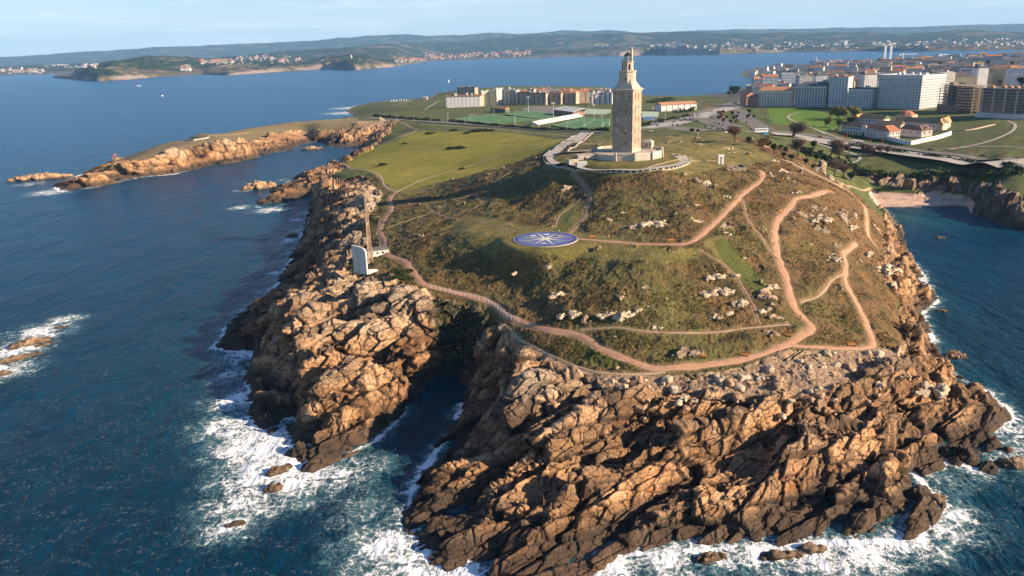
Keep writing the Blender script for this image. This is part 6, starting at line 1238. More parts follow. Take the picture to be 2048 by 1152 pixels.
x, y, z = ground(1473, 340); e = empty('ruined_enclosure', (x, y, z), R(10), 'dark broken stone enclosure beside white steps on the slope right of the tower', 'ruin')
for k, (a, b_, c_, d, h) in enumerate(((-4, -3, 4, -2.3, 1.6), (-4, 3, 4, 3.6, 2.2), (3.4, -2.3, 4, 3, 2.4), (-4, -2.3, -3.3, 1, 1.3), (-.5, -1, 1.2, 1.4, 1.8))): MB().box(a, b_, -.6, c_, d, h).build('wall_remnant', stone('old_stone', (.26, .21, .16), .6), e)
for k in range(5): MB().box(-9.5+k*.9, -3-k*.1, -.5, -8.7+k*.9, 1-k*.1, .35+.2*k).build('step', WSLAB, e)
r7 = random.Random(3)
for k, px in enumerate((783, 788, 793, 799, 803, 808, 813, 819)):
    x, y, z = ground(px, 203.5-k*.15); h = r7.uniform(3.8, 6); o = MB().loft([[(a*s*1.1, b*s*.7, zz3) for a, b in ((-1, -1), (1, -.8), (1.1, 1), (-.9, 1))] for s, zz3 in ((1.0, -1), (.95, h*.5), (.6, h))]).build('standing_stone', WSLAB); o.location = (x, y, z); o.rotation_euler = (r7.uniform(-.08, .08), 0, r7.uniform(0, 3)); tag(o, 'upright pale standing stone in the row on the grassy point beyond the promontory', 'standing stone', 'standing stones on the far grassy point')
x, y, z = ground(851, 199); e = empty('stone_house', (x, y, z), R(-10), 'small pale stone house on the shore left of the housing blocks', 'hut'); MB().box(-4.5, -3, -1, 4.5, 3, 4).build('wall', PLAS, e); MB().gable(-4.5, -3, 4.5, 3, 4, 6, .3).build('roof', PLAS, e); MB().box(-.7, -3.1, 0, .7, -3.02, 2.1).build('door', DARK, e)
wall_line("300,268 345,283 372,281 400,279 418,276", 1.1, .8, PLAS, 'dry_stone_wall', 'low pale wall line across the top of the left promontory', step=5)
x, y, z = ground(1184, 318); o = MB().box(-2.6, -1.6, -.5, 2.6, 1.6, 1.5).add([(-2.6, -1.6, 1.52), (2.6, -1.6, 1.52), (2.6, 1.6, 2.0), (-2.6, 1.6, 2.0)], [(0, 1, 2, 3)]).build('stone_table', WSLAB); xx, yy, zz3 = ground(1164, 331); o.location = (xx, yy, zz3); tag(o, 'white stone block on the shaded grass left of the tower platform', 'block')
# ---- benches and boards
WOOD = paint('orange_wood', (.55, .22, .055), .7); BN = [(1489, 712, -20, 'beside the lower red path left of the fork'), (1575, 672, -25, 'just below the bend where the red path turns uphill'), (1704, 693, 0, 'in the short lower spur at the right'), (1343, 484, 5, 'at the start of the bend on the compass path'), (1185, 477, 0, 'nearest the compass mosaic'), (1562, 425, 50, 'high on the right-hand red path'), (1404, 716, 0, 'above the lowest stretch of the red path'), (1660, 385, 10, 'at the top right end of the red path')]
b0 = None
for px, py, rz, lb in BN:
    x, y, z = ground(px, py)
    if b0 is None:
        b0 = empty('park_bench', (0, 0, 0))
        for k in range(3): MB().box(-1.3, -.3+k*.22, .44, 1.3, -.12+k*.22, .50).build('seat_slat', WOOD, b0)
        for k in range(2): MB().box(-1.3, .36, .62+k*.22, 1.3, .42, .80+k*.22).build('back_slat', WOOD, b0)
        for s in (-1, 1): MB().box(s*1.1-.06, -.28, -.2, s*1.1+.06, .34, .44).build('leg', WOOD, b0); MB().box(s*1.1-.05, .30, .2, s*1.1+.05, .36, 1.05).build('back_post', WOOD, b0)
        o = b0
    else: o = copy_tree(b0)
    o.location = (x, y, z+.1); o.rotation_euler = (0, 0, R(rz)); o.scale = (1.05, 1.05, 1.05); tag(o, 'orange wooden bench %s' % lb, 'bench', 'orange benches along the red paths')
# ---- rope fence along the gorge
fp = ground_line("868,572 905,582 945,590 985,603 1022,630 1045,641", 2.2); e = empty('path_fence', (fp[0][0], fp[0][1], 0), 0, 'pale post and rope fence along the path above the dark gorge', 'fence'); q0 = fp[0]; pz = [gz(a, b_)+.1 for a, b_ in fp]; rp_ = MB()
for i in range(len(fp)):
    d = fp[min(i+1, len(fp)-1)]-fp[max(i-1, 0)]; n_ = np.array([-d[1], d[0]])/np.linalg.norm(d); p = fp[i]-q0-n_*1.7; MB().box(-.09, -.09, -.4, .09, .09, 1.1).build('post', FRAME, e, loc=(p[0], p[1], pz[i]))
    if i: rp_.tube((*pp, pz[i-1]+.95), (*p, pz[i]+.95), .045, n=4); rp_.tube((*pp, pz[i-1]+.5), (*p, pz[i]+.5), .04, n=4)
    pp = p
rp_.build('rope', FRAME, e)
# ---- people: one skinned figure each
def person(px, py, rz, shirt, lb, stride=.22):
    x, y, z = ground(px, py); bm = bmesh.new(); V_ = {}; H_ = dict(pel=(0, 0, .95), bel=(0, 0, 1.15), che=(0, 0, 1.38), nek=(0, 0, 1.53), hd=(0, .02, 1.62), top=(0, .01, 1.74), ls=(-.19, 0, 1.43), le=(-.25, -.05+stride*.3, 1.15), lh=(-.24, .1+stride*.4, .90), rs=(.19, 0, 1.43), re=(.25, -.05-stride*.2, 1.15), rh=(.24, .02-stride*.4, .88), lk=(-.10, .10-stride*.2, .50), lf=(-.10, -stride, .06), lt=(-.10, -stride+.2, .04), rk=(.10, .10+stride*.4, .50), rf=(.10, stride, .06), rt=(.10, stride+.2, .04), lp=(-.1, 0, .9), rp=(.1, 0, .9))
    ra = dict(pel=.14, bel=.13, che=.16, nek=.06, hd=.10, top=.08, ls=.065, le=.048, lh=.035, rs=.065, re=.048, rh=.035, lk=.065, lf=.05, lt=.04, rk=.065, rf=.05, rt=.04, lp=.10, rp=.10)
    for k, v in H_.items(): V_[k] = bm.verts.new(v)
    for a, b_ in (('pel', 'bel'), ('bel', 'che'), ('che', 'nek'), ('nek', 'hd'), ('hd', 'top'), ('che', 'ls'), ('ls', 'le'), ('le', 'lh'), ('che', 'rs'), ('rs', 're'), ('re', 'rh'), ('pel', 'lp'), ('lp', 'lk'), ('lk', 'lf'), ('lf', 'lt'), ('pel', 'rp'), ('rp', 'rk'), ('rk', 'rf'), ('rf', 'rt')): bm.edges.new((V_[a], V_[b_]))
    me = bpy.data.meshes.new('person'); bm.to_mesh(me); bm.free(); o = bpy.data.objects.new('person', me); col.objects.link(o); sk = o.modifiers.new('skin', 'SKIN'); su = o.modifiers.new('sub', 'SUBSURF'); su.levels = 1; su.render_levels = 1
    for i, k in enumerate(H_): me.skin_vertices[0].data[i].radius = (ra[k], ra[k]); 
    me.skin_vertices[0].data[0].use_root = True
    m, t, b_ = mat_new('clothes_'+shirt[0]); tc = N(t, 'ShaderNodeTexCoord'); sx = N(t, 'ShaderNodeSeparateXYZ'); L(t, tc.outputs['Object'], sx.inputs[0]); zc = sx.outputs['Z']
    c = mixc(t, math_(t, 'GREATER_THAN', zc, 1.0), (.03, .035, .05), shirt[1]); c = mixc(t, math_(t, 'GREATER_THAN', zc, 1.52), c, (.45, .27, .18)); c = mixc(t, math_(t, 'GREATER_THAN', zc, 1.68), c, (.04, .025, .015)); L(t, c, b_.inputs['Base Color']); b_.inputs['Roughness'].default_value = .85; me.materials.append(m)
    o.location = (x, y, z+.12); o.rotation_euler = (0, 0, R(rz)); tag(o, lb, 'person')
for a in ((1519, 358, 20, ('black', (.02, .02, .025)), 'person in black near the top bend of the compass path, left of a pair'), (1524.5, 357, 20, ('navy', (.02, .03, .07)), 'person in dark blue near the top bend of the compass path, right of a pair'), (1611, 390, 80, ('maroon', (.12, .03, .03)), 'person in dark red at the upper end of the right-hand red path'), (1646, 362, 60, ('charcoal', (.03, .03, .03)), 'person in charcoal on the sandy track above the beach'),
          (1397.5, 316, 90, ('brown', (.06, .04, .03)), 'person in brown walking on the thin track right of the tower'), (1398, 462, 45, ('olive', (.05, .05, .03)), 'person in olive on the compass path below the bend'), (1548, 492, 10, ('grey', (.10, .10, .11)), 'person in grey on the right-hand red path, mid slope'), (775, 508, 120, ('red', (.30, .04, .03)), 'person in a red jacket on the path beside the white shed'), (1118, 468, 0, ('white', (.55, .55, .52)), 'person in a white top on the blue compass mosaic'), (1280, 303, 40, ('blue', (.05, .10, .22)), 'person in blue standing on the tower platform'), (1160, 306, 10, ('tan', (.30, .2, .12)), 'person in tan walking on the paved court left of the tower'), (1600, 640, 170, ('green', (.04, .09, .04)), 'person in green at the lower bend of the right-hand red path')): person(*a)
# ================================================================== TREES AND BUSHES
def limb_tree(seed, H_, spread, bare, lean=.12):
    r = random.Random(seed); b = MB(); tips = []
    def grow(p, d, L_, rad, lev):
        q = p+d*L_; b.tube(p, q, rad, rad*.68, 5 if lev > 1 else 7)
        if lev >= 3: tips.append(q); return
        if lev == 2: tips.append(p+d*L_*.5)
        for _ in range(3 if lev else 5):
            nd = (d+Vector((r.uniform(-1, 1), r.uniform(-1, 1), r.uniform(.0, .95)))*(.72+.1*lev)).normalized(); grow(q-d*L_*r.uniform(0, .35), nd, L_*r.uniform(.6, .82)*spread, rad*.58, lev+1)
        tips.append(q)
    grow(Vector((0, 0, -.5)), Vector((lean*r.uniform(-1, 1), lean, 1)).normalized(), H_*.34, H_*.028, 0); return b, tips
TV = []
TW_B = foliage('winter_twigs', (.085, .060, .045), (.19, .135, .10)); TW_R = foliage('rusty_twigs', (.10, .055, .028), (.22, .12, .06)); LF_Y = foliage('yellow_leaf', (.14, .13, .03), (.28, .24, .07)); LF_G = foliage('dark_leaf', (.020, .032, .012), (.055, .075, .025)); GORSE = foliage('gorse', (.018, .028, .010), (.055, .066, .020))
def mk_tree(kind, seed):
    b, tips = limb_tree(seed, 11, 1.0, kind in 'br'); t_ = b; mat = dict(b=TW_B, r=TW_R, y=LF_Y, g=LF_G)[kind]; zmin = 2.0
    tips = [p for p in tips if p.z > zmin]; bl = [(p.x, p.y, p.z, 1.25 if kind in 'br' else 1.55) for p in tips]
    v, f = leaf_cloud(5200 if kind in 'br' else 3600, bl, .26 if kind in 'br' else .40, seed, .22 if kind in 'br' else .75)
    tr = t_.build('trunk', BARK); cr_ = raw_mesh('crown', v, f, mat); d = (tr.data, cr_.data, max(p.z for p in tips)); bpy.data.objects.remove(tr); bpy.data.objects.remove(cr_); return d
TREES = {k: [mk_tree(k, s) for s in ss] for k, ss in dict(b=(1, 2, 3), r=(4, 5), y=(6, 7), g=(8, 9)).items()}
TN = dict(b=('bare_tree', 'leafless grey-brown tree'), r=('bare_tree', 'leafless rust-brown tree'), y=('leafy_tree', 'yellow-leaved tree'), g=('leafy_tree', 'dark green round tree'))
TL = [(1471, 284, 30, 'r', 'large, on the slope between the tower hill and the car park'), (1497, 290, 15, 'g', 'low, right of the large rusty tree by the car park'), (1522, 305, 28, 'r', 'lower on the slope, nearer than the white coach'), (1548, 306, 16, 'g', 'between the two groups of bare trees'), (1585, 284, 36, 'b', 'tallest, left of the coast road bend'), (1596, 312, 32, 'b', 'in front of the tallest bare tree'), (1612, 318, 20, 'g', 'at the foot of the tallest bare trees'), (1660, 316, 34, 'b', 'largest of the gully group'), (1680, 322, 28, 'b', 'right of the largest in the gully group'), (1648, 330, 18, 'g', 'low in the gully under the bare trees'), (1668, 350, 30, 'b', 'at the head of the beach, left one'), (1688, 356, 26, 'b', 'at the head of the beach, right one'), (1702, 362, 16, 'g', 'at the left corner of the beach'),
      (1698, 306, 16, 'b', 'thin, below the coast road, left one'), (1725, 314, 24, 'b', 'thin, below the coast road, middle one'), (1741, 313, 20, 'b', 'below the coast road, right of the middle one'), (1763, 312, 19, 'b', 'below the coast road, rightmost one'), (1772, 310, 17, 'b', 'small, under the old prison'),
      (1660, 236, 18, 'y', 'left one of the clump behind the old prison'), (1677, 240, 24, 'y', 'tall one in the middle of the clump'), (1690, 240, 23, 'y', 'second tall one of the clump'), (1706, 238, 22, 'y', 'right one of the clump'), (1652, 256, 20, 'y', 'standing alone by the lawn'), (1678, 256, 15, 'g', 'dark, beside the left end of the old prison'), (1700, 250, 14, 'g', 'dark, behind the left end of the old prison'),
      (1627, 300, 16, 'g', 'below the coast road left of the gully'), (1536, 296, 13, 'g', 'small one under the coach'), (1395, 268, 9, 'g', 'spreading bush-like, beside the car park with a dark shadow'), (1383, 266, 8, 'g', 'spreading bush-like, left of its twin at the car park'), (1298, 252, 7, 'g', 'small dark, on the grass right of the lighthouse shaft'), (1470, 193, 18, 'g', 'by the sea at the left end of the town'), (1462, 195, 12, 'b', 'by the sea, left of the dark one')]
for k, (px, py, h_) in enumerate(((1560, 300, 9), (1572, 306, 11), (1605, 304, 10), (1632, 322, 12), (1640, 312, 10), (1655, 338, 12), (1690, 344, 12), (1676, 338, 10), (1612, 330, 11), (1583, 322, 12), (1566, 316, 10), (1625, 340, 10), (1712, 352, 9), (1695, 322, 9))): TL.append((px, py, h_, 'g', None))
for k in range(24):
    r9 = random.Random(k+77); TL.append((r9.uniform(1430, 1515), r9.uniform(226, 250), r9.uniform(4.5, 8), 'g', None))
for i, (px, py, hp, kd, lb) in enumerate(TL):
    x, y, z = ground(px, py); ms = TREES[kd][i % len(TREES[kd])]; s = hp/pxm(x, y, z)/ms[2]; s = max(s, .2); nm, ds = TN[kd]
    gul = px > 1550; e = empty(nm, (x, y, z), i*1.7, ('%s %s' % (ds, lb)) if lb else 'dark green thicket filling the gully under the bare trees' if gul else 'small round young tree planted on the green by the roundabout', 'tree', None if lb else 'dark thickets in the gully' if gul else 'young trees on the green by the roundabout'); wd = 1.45 if kd in 'br' else 1.25; e.scale = (s*wd, s*wd, s); inst(ms[0], 'trunk', e); inst(ms[1], 'crown', e)
for k in range(46):                                            # trees between the town blocks
    r9 = random.Random(k+900)
    for _ in range(40):
        px = r9.uniform(1500, 2040); yy = r9.uniform(1180, 2300); x = at_dist(px, 200, yy)[0]
        if float(sample(SD, x, yy)) > 20 and not any((x-a)**2+(yy-b)**2 < (.55*c_+5)**2 for a, b, c_ in placed): break
    else: continue
    ms = TREES['g'][k % 2]; e = empty('leafy_tree', (x, yy, gz_base(x, yy)), k, 'dark tree standing among the town blocks', 'tree', 'trees among the town blocks'); s = r9.uniform(.9, 1.7); e.scale = (s, s, s); inst(ms[0], 'trunk', e); inst(ms[1], 'crown', e)
gbv = []
for sd in range(4):
    r = random.Random(sd+20); v, f = leaf_cloud(1500, [(r.uniform(-1.3, 1.3), r.uniform(-1.2, 1.2), r.uniform(.2, .9), r.uniform(.6, 1.1)) for _ in range(7)], .17, sd+5, .7); o = raw_mesh('gorse_bush', v, f, GORSE); gbv.append(o.data); bpy.data.objects.remove(o)
GB = [(800, 548, 4.4, 'round dark gorse bush in the turf between the white slab and the path'), (782, 556, 3.0, 'small gorse bush left of the round one by the slab'), (815, 558, 3.2, 'small gorse bush right of the round one by the slab'), (912, 297, 6, 'wide dark bush in the middle of the bright meadow'), (900, 298, 4, 'dark bush touching the wide one in the meadow'), (925, 297, 4, 'dark low bush at the right of the wide one in the meadow'), (950, 264, 7, 'long dark bush patch near the far side of the meadow, left end'), (975, 262, 6, 'long dark bush patch near the far side of the meadow, middle'), (935, 267, 5, 'dark bush patch at the meadow far side, leftmost'), (768, 330, 4.5, 'dark bush at the left side of the meadow'), (810, 288, 3, 'small dark bush at the upper left of the meadow'), (925, 338, 3, 'small dark bush beside the sandy track below the meadow'), (860, 268, 5, 'bush where the sandy track meets the cliff'), (905, 262, 5, 'bush at the upper edge of the meadow')]
for i, (px, py, s, lb) in enumerate(GB):
    x, y, z = ground(px, py); o = bpy.data.objects.new('gorse_bush', gbv[i % 4]); col.objects.link(o); o.location = (x, y, z-.2); o.rotation_euler = (0, 0, i*2.1); k = s/2.1; o.scale = (k*1.3, k, k*.62); tag(o, lb, 'bush')
# heath scrub over the hill: beyond counting
r = np.random.RandomState(4); n = 620000; idx_ = r.randint(0, NC*NW, n); gx, gy, gz_ = PX.ravel()[idx_], PY.ravel()[idx_], PZ.ravel()[idx_]
vmk = (vm*(1-g_mead)*(g_path > 1.2)*(GR < 620)).ravel()[idx_]; nn = .9*fbm2(gx/11, gy/11, 3, 501)+.3*fbm2(gx/3, gy/3, 2, 511)+.7*fbm2(gx/32, gy/32, 2, 521); km = (vmk > .35) & (nn > .10) & (np.abs(np.arctan2(gx, gy)) < R(38)); gx, gy, gz_, nn = gx[km], gy[km], gz_[km], nn[km]
n = min(len(gx), 95000); gx, gy, gz_, nn = gx[:n], gy[:n], gz_[:n], nn[:n]; h_ = np.clip(nn, 0, .8)*1.1
c = np.stack([gx+r.normal(0, .15, n), gy+r.normal(0, .15, n), gz_+r.uniform(-.1, 1, n)*h_+.05], 1); a = r.normal(size=(n, 3))+np.array([0, 0, .6]); a /= np.linalg.norm(a, axis=1, keepdims=True); u = np.cross(a, r.normal(size=(n, 3))); u /= np.linalg.norm(u, axis=1, keepdims=True); v = np.cross(a, u); s_ = (r.uniform(.14, .38, n)*(1+.6*sstep(250, 500, gy)))[:, None]
m, t, b_ = mat_new('heath_scrub'); geo = N(t, 'ShaderNodeNewGeometry'); n1 = noise(t, .12, 4, .6, geo.outputs['Position']); n2 = noise(t, 1.5, 3, .6, geo.outputs['Position'])
L(t, mixc(t, mrange(t, n1, .45, .58), ramp(t, n2, [(.35, (.030, .036, .012)), (.65, (.085, .085, .026))]), ramp(t, n2, [(.35, (.065, .045, .020)), (.65, (.17, .105, .045))])), b_.inputs['Base Color']); b_.inputs['Roughness'].default_value = .9; b_.inputs['Specular IOR Level'].default_value = .1
o = raw_mesh('heath_scrub', np.stack([c-u*s_, c-v*s_*.7, c+u*s_, c+v*s_*.7], 1).reshape(-1, 3), np.arange(4*n).reshape(-1, 4), m); tag(o, kind='stuff'); print('scrub', n)
# ================================================================== ROCKS
def outcrop(px, py, wm, hm, seed, lb, n=8, dep=.6, sub=4, mat=None, nm='rock_outcrop'):
    x, y, z = ground(px, py); r = random.Random(seed); lu = []
    for k in range(n):
        s = r.uniform(.45, 1.0); ux = r.uniform(-1, 1); lu.append((ux*wm*.5, r.uniform(-1, 1)*wm*dep*.4+ux*wm*.15, r.uniform(-.45, .0)*hm, wm*.24*s, wm*.12*s, hm*.72*s*(1.15-.6*abs(ux)), .5+r.uniform(-.35, .35)))
    o = rock_mesh(nm, lu, mat or MPALE, seed, (x, y, z), lb, 'rocks', block=max(.9, wm*.11), amp=max(.34, wm*.045), sub=sub); return o
for i, a in enumerate(((1143, 376, 9, 3.4, 'pale jagged outcrop beside the worn track below the tower', 10), (1240, 428, 4.5, 2.2, 'pale knob with a deep shadow left of the big cluster', 4), (1296, 452, 13, 3.2, 'largest pale cluster of upright blocks above the compass path', 14), (1400, 368, 10, 2.2, 'broad flat pale outcrop high on the slope right of the tower', 8), (1385, 414, 7, 2.0, 'pale outcrop with dark gaps between the cluster and the path', 6), (1448, 395, 6, 1.8, 'low pale outcrop near the top of the compass path', 5), (1500, 516, 6, 2.2, 'bright white outcrop beside the green strip', 5), (1440, 552, 11, 2.4, 'ring-shaped white outcrop at the top of the lower rocks', 9), (1425, 582, 12, 1.8, 'white rock band under the ring-shaped outcrop', 9), (1475, 605, 9, 2.6, 'tall bright slab at the right of the lower rocks', 6), (1448, 630, 11, 1.6, 'low white ledges under the bright slab', 8), (1240, 628, 12, 1.8, 'long pale ledge above the thin grey track', 8), (1290, 618, 6, 1.8, 'pale fan-shaped ledge right of the long one', 4),
    (1120, 590, 8, 1.8, 'pale broken rocks above the red path, left', 7), (1150, 628, 9, 1.6, 'pale broken rocks by the bare earth track', 7), (1320, 655, 6, 1.2, 'row of small pale stones above the grey track', 6), (1240, 672, 5, 1.2, 'two pale stones below the grey track', 3), (1545, 575, 8, 2.0, 'white crumbling ledge left of the right-hand red path', 7), (1530, 620, 7, 1.6, 'string of white stones on the slope left of the red path', 6), (1445, 468, 6, 1.4, 'flat pale stone by the bend of the compass path', 3), (1590, 385, 7, 2.0, 'outcrop left of the top of the right-hand path', 6), (1640, 440, 11, 2.0, 'long pale outcrop between the two right-hand paths', 10), (1700, 455, 8, 2.0, 'pale rocks in the heath by the far right track', 6), (1660, 520, 9, 1.8, 'pale streak of rock left of the inner right track', 7), (1730, 508, 8, 3.0, 'big rounded grey boulder right of the inner track head', 4), (1755, 540, 14, 2.6, 'smooth grey slabs above the right-hand cliff', 6), (1780, 570, 10, 3.0, 'grey boulders on the brink of the right-hand cliff', 6),
    (1253, 770, 4, 2.0, 'grey egg-shaped boulder below the lowest path bend', 2), (1275, 782, 4.5, 1.8, 'grey slab boulder right of the egg-shaped one', 2), (1650, 728, 7, 1.8, 'domed grey rock on the bare ground below the fork', 3), (1662, 762, 7, 1.6, 'domed pale rock below its larger twin on the bare ground', 3), (1740, 765, 9, 3.4, 'big dark-sided boulder at the edge of the right-hand rocks', 3), (1850, 780, 12, 4.0, 'great rounded boulder above the right-hand shore', 4), (1370, 800, 6, 2.0, 'pale boulder pair at the top of the front rocks', 3), (1450, 265, 8, 1.8, 'pale rocks at the brow by the car park', 6), (1455, 298, 8, 1.6, 'pale rocks on the brow right of the tower', 5), (1465, 306, 5, 1.6, 'small standing stones on the brow', 3), (1300, 262, 6, 1.2, 'small pale stones on the grass right of the shaft', 4), (1545, 322, 8, 1.8, 'pale streak of rock on the far right brow', 5), (1040, 545, 6, 1.6, 'pale overhanging ledge above the dark hollow', 4))):
    outcrop(a[0], a[1], a[2], a[3]*.8, i+1, a[4], a[5], sub=4 if a[2] > 6 else 3)
rb = random.Random(31); nb_ = 0
for k in range(400):
    px, py = rb.uniform(1200, 1840), rb.uniform(705, 830); x, y, z = ground(px, py)
    if float(sample(M_SCREE, x, y)) < .4 and rb.random() > .25: continue
    if float(sample(DPATH, x, y)) < 1.5: continue
    s = rb.choice([.35, .5, .6, .8, 1.2]); o = rock_mesh('boulder', [(0, 0, s*.25, s*1.3, s, s*.75, rb.uniform(0, 3))], MPALE if rb.random() < .6 else MROCK, k, (x, y, gz(x, y)), 'loose boulder on the bare ground between the lowest path and the front rocks', 'boulder', 'loose boulders below the lowest path', block=max(.6, s*.9), amp=s*.3, sub=3 if s > .7 else 2); nb_ += 1
    if nb_ >= 110: break
def islet(px, py, L_, w_, h, rz, seed, lb, sub=5, n=6):
    x, y = un(px, py, 0); r = random.Random(seed); lu = []
    for k in range(n):
        f = (k+.5)/n-.5; lu.append((f*L_*.85, r.uniform(-.15, .15)*w_, -h*.25, L_/n*.95, w_*.5*(1-abs(f)*.9)+.5, h*(1.15-1.2*abs(f))*r.uniform(.75, 1.1), r.uniform(-.3, .3)))
    o = rock_mesh('sea_rock', lu, MROCK, seed, (x, y, 0), lb, 'sea rock', block=max(1.2, h*.5), amp=max(.35, h*.16), sub=sub); o.rotation_euler = (0, 0, R(rz)); return o
for i, a in enumerate(((518, 377, 30, 11, 8.5, 18, 'orange sea stack just off the rocky spur below the meadow', 5, 7), (80, 358, 62, 16, 7.0, 22, 'long low brown islet off the tip of the left promontory', 5, 9), (60, 688, 15, 5.5, 2.6, 36, 'largest wave-washed brown rock in the surf at the left edge', 4, 5), (22, 722, 11, 4, 2.4, 40, 'brown rock below the largest one in the surf at the left edge', 4, 4), (58, 711, 8, 2, 1.2, 20, 'thin sliver of rock between the two brown rocks at the left edge', 3, 4), (2, 750, 6, 3, 1.8, 30, 'small brown rock cut by the left edge of the picture', 3, 3), (88, 690, 7, 1.6, .9, 42, 'dark half-sunk ledge right of the largest surf rock', 3, 3), (122, 655, 3.5, 1.5, .8, 10, 'small tan rock at the head of the left surf', 3, 2),
    (558, 942, 7, 3, 2.2, 35, 'brown rock in the white surf below the left block', 4, 4), (545, 978, 4.5, 2.6, 1.8, 20, 'small orange rock in the surf below the larger one', 3, 3), (472, 1048, 3.5, 2, .7, 30, 'barely awash rock in the lowest left surf', 3, 2), (622, 299, 26, 9, 5.5, 12, 'low orange rock in the channel under the promontory cliff', 4, 6), (585, 472, 7, 3, 2, 40, 'dark rock in the surf under the shaded cliff', 3, 3), (1908, 714, 8, 4, 2.2, 0, 'dark low rock off the right-hand shore', 4, 4), (1880, 476, 4, 2, 1.2, 0, 'small dark rock off the right cliff', 3, 2), (1884, 622, 3, 2, 1.0, 0, 'tiny rock off the pale right cliff', 3, 2), (2030, 928, 9, 4, 2.4, 10, 'dark rocks awash at the far right edge', 4, 4), (1870, 1000, 5, 3, 1.8, 30, 'rock at the foot of the right shore in foam', 3, 3), (1420, 1118, 7, 2.5, 1.2, 10, 'dark ledge awash in the front surf, left of centre', 4, 4), (1560, 1112, 9, 2.5, 1.3, 5, 'dark ledge awash in the middle of the front surf', 4, 4), (1620, 1100, 6, 2.2, 1.3, 10, 'dark rock awash right of the middle ledge in the front surf', 3, 3), (505, 735, 4.5, 2.6, 1.4, 20, 'small dark rock in the notch of the left block', 3, 2))):
    islet(a[0], a[1], a[2], a[3], a[4], a[5], i+100, a[6], a[7], a[8])
# ================================================================== LAMPS, CARS, COACH
REDM = paint('lamp_red', (.46, .075, .04), .5)
l0 = empty('street_lamp', (0, 0, 0)); MB().tube((0, 0, -.5), (0, 0, 8.2), .22, .16).build('post', REDM, l0)
for s in (-1, 1): MB().loft([[(0, -.2, 7.7), (0, .2, 7.7), (0, .2, 8.3), (0, -.2, 8.3)], [(s*2.9, -.3, 8.5), (s*2.9, .3, 8.5), (s*2.9, .3, 8.8), (s*2.9, -.3, 8.8)]]).build('arm', REDM, l0); MB().box(s*2.9-.7 if s < 0 else s*2.9-.3, -.35, 8.3, s*2.9+.3 if s < 0 else s*2.9+.7, .35, 8.55).build('lamp_head', REDM, l0)
LP_ = [(1669, 278, 14), (1694, 281, 14), (1687, 286, 13), (1740, 289, 15), (1764, 285, 15), (1848, 297, 16), (1911, 310, 16), (1937, 305, 16), (1941, 318, 15), (2006, 324, 17), (2046, 318, 17), (2033, 333, 17), (1627, 264, 11), (1607, 256, 10), (1575, 255, 10), (1555, 262, 10), (1410, 222, 15), (1416, 219, 15), (1420, 224, 14), (1483, 213, 9), (1513, 218, 9), (1539, 214, 8), (1443, 238, 13), (1470, 232, 12), (1500, 250, 12), (1530, 238, 10), (1548, 226, 10), (1532, 225, 9), (1620, 270, 12), (1588, 264, 12)]
for i, (px, py, hp) in enumerate(LP_):
    x, y, z = ground(px, py); o = l0 if i == 0 else copy_tree(l0); o.location = (x, y, z); s = max(.75, hp/pxm(x, y, z)/8.8); o.scale = (s, s, s); o.rotation_euler = (0, 0, R(-18+random.Random(i).uniform(-12, 12))); zone = 'coast road' if px > 1550 else 'roundabout and its approach roads'
    tag(o, 'red two-armed street lamp with drooping heads along the %s' % zone, 'street lamp', 'red street lamps along the %s' % zone)
# pale thin lamp posts by the road on the left
for i, px in enumerate(range(760, 1200, 34)):
    x, y, z = ground(px, 238+(px-740)*.052); o = copy_tree(fl) if i else None
    if o is None: p0_ = empty('lamp_post', (0, 0, 0)); MB().tube((0, 0, -.5), (0, 0, 8), .14, .09).build('post', FRAME, p0_); MB().box(-.2, -.9, 7.9, .2, .3, 8.15).build('lamp_head', FRAME, p0_); o = p0_
    else:
        for ch in list(o.children): bpy.data.objects.remove(ch)
        bpy.data.objects.remove(o); o = copy_tree(p0_)
    o.location = (x, y, z); o.scale = (1, 1, 1); tag(o, 'thin pale lamp post beside the road that skirts the meadow', 'lamp post', 'thin lamp posts along the meadow road')
# cars
GLS = paint('car_glass', (.02, .025, .03), .08, .1, spec=.8); TYR = paint('tyre', (.015, .015, .015), .8)
def car_proto(nm, c, van=False):
    m = paint('car_'+nm, c, .25, .04, spec=.6); e = empty('parked_car', (0, 0, 0)); hb = .95 if not van else 1.2; ht = 1.45 if not van else 2.1
    MB().loft([[(x_, -w_, z), (x_, w_, z), (x_, w_*.96, z2_), (x_, -w_*.96, z2_)] for x_, w_, z, z2_ in ((-2.15, .75, .45, .8), (-2.0, .86, .28, hb-.06), (-.8, .88, .25, hb), (.9, .88, .25, hb-.03), (1.9, .84, .28, .78), (2.15, .7, .42, .62))]).build('body', m, e)
    MB().loft([[(-1.75 if not van else -2.0, -.8, hb-.05), (1.1, -.8, hb-.05), (1.1, .8, hb-.05), (-1.75 if not van else -2.0, .8, hb-.05)], [(-1.25 if not van else -1.95, -.66, ht-.08), (.35 if not van else .8, -.66, ht-.08), (.35 if not van else .8, .66, ht-.08), (-1.25 if not van else -1.95, .66, ht-.08)]]).build('windows', GLS, e)
    MB().box(-1.25 if not van else -1.95, -.67, ht-.08, .36 if not van else .8, .67, ht).build('roof', m, e)
    for sx_ in (-1.35, 1.35):
        for sy_ in (-.8, .8): MB().tube((sx_, sy_-.1, .32), (sx_, sy_+.1, .32), .32, n=10).build('wheel', TYR, e)
    return e
CP = {}
for nm, c in (('white', (.75, .75, .73)), ('silver', (.42, .43, .44)), ('black', (.02, .02, .025)), ('dark_blue', (.03, .05, .12)), ('red', (.40, .04, .03)), ('grey', (.15, .155, .16))): CP[nm] = [car_proto(nm, c), False]
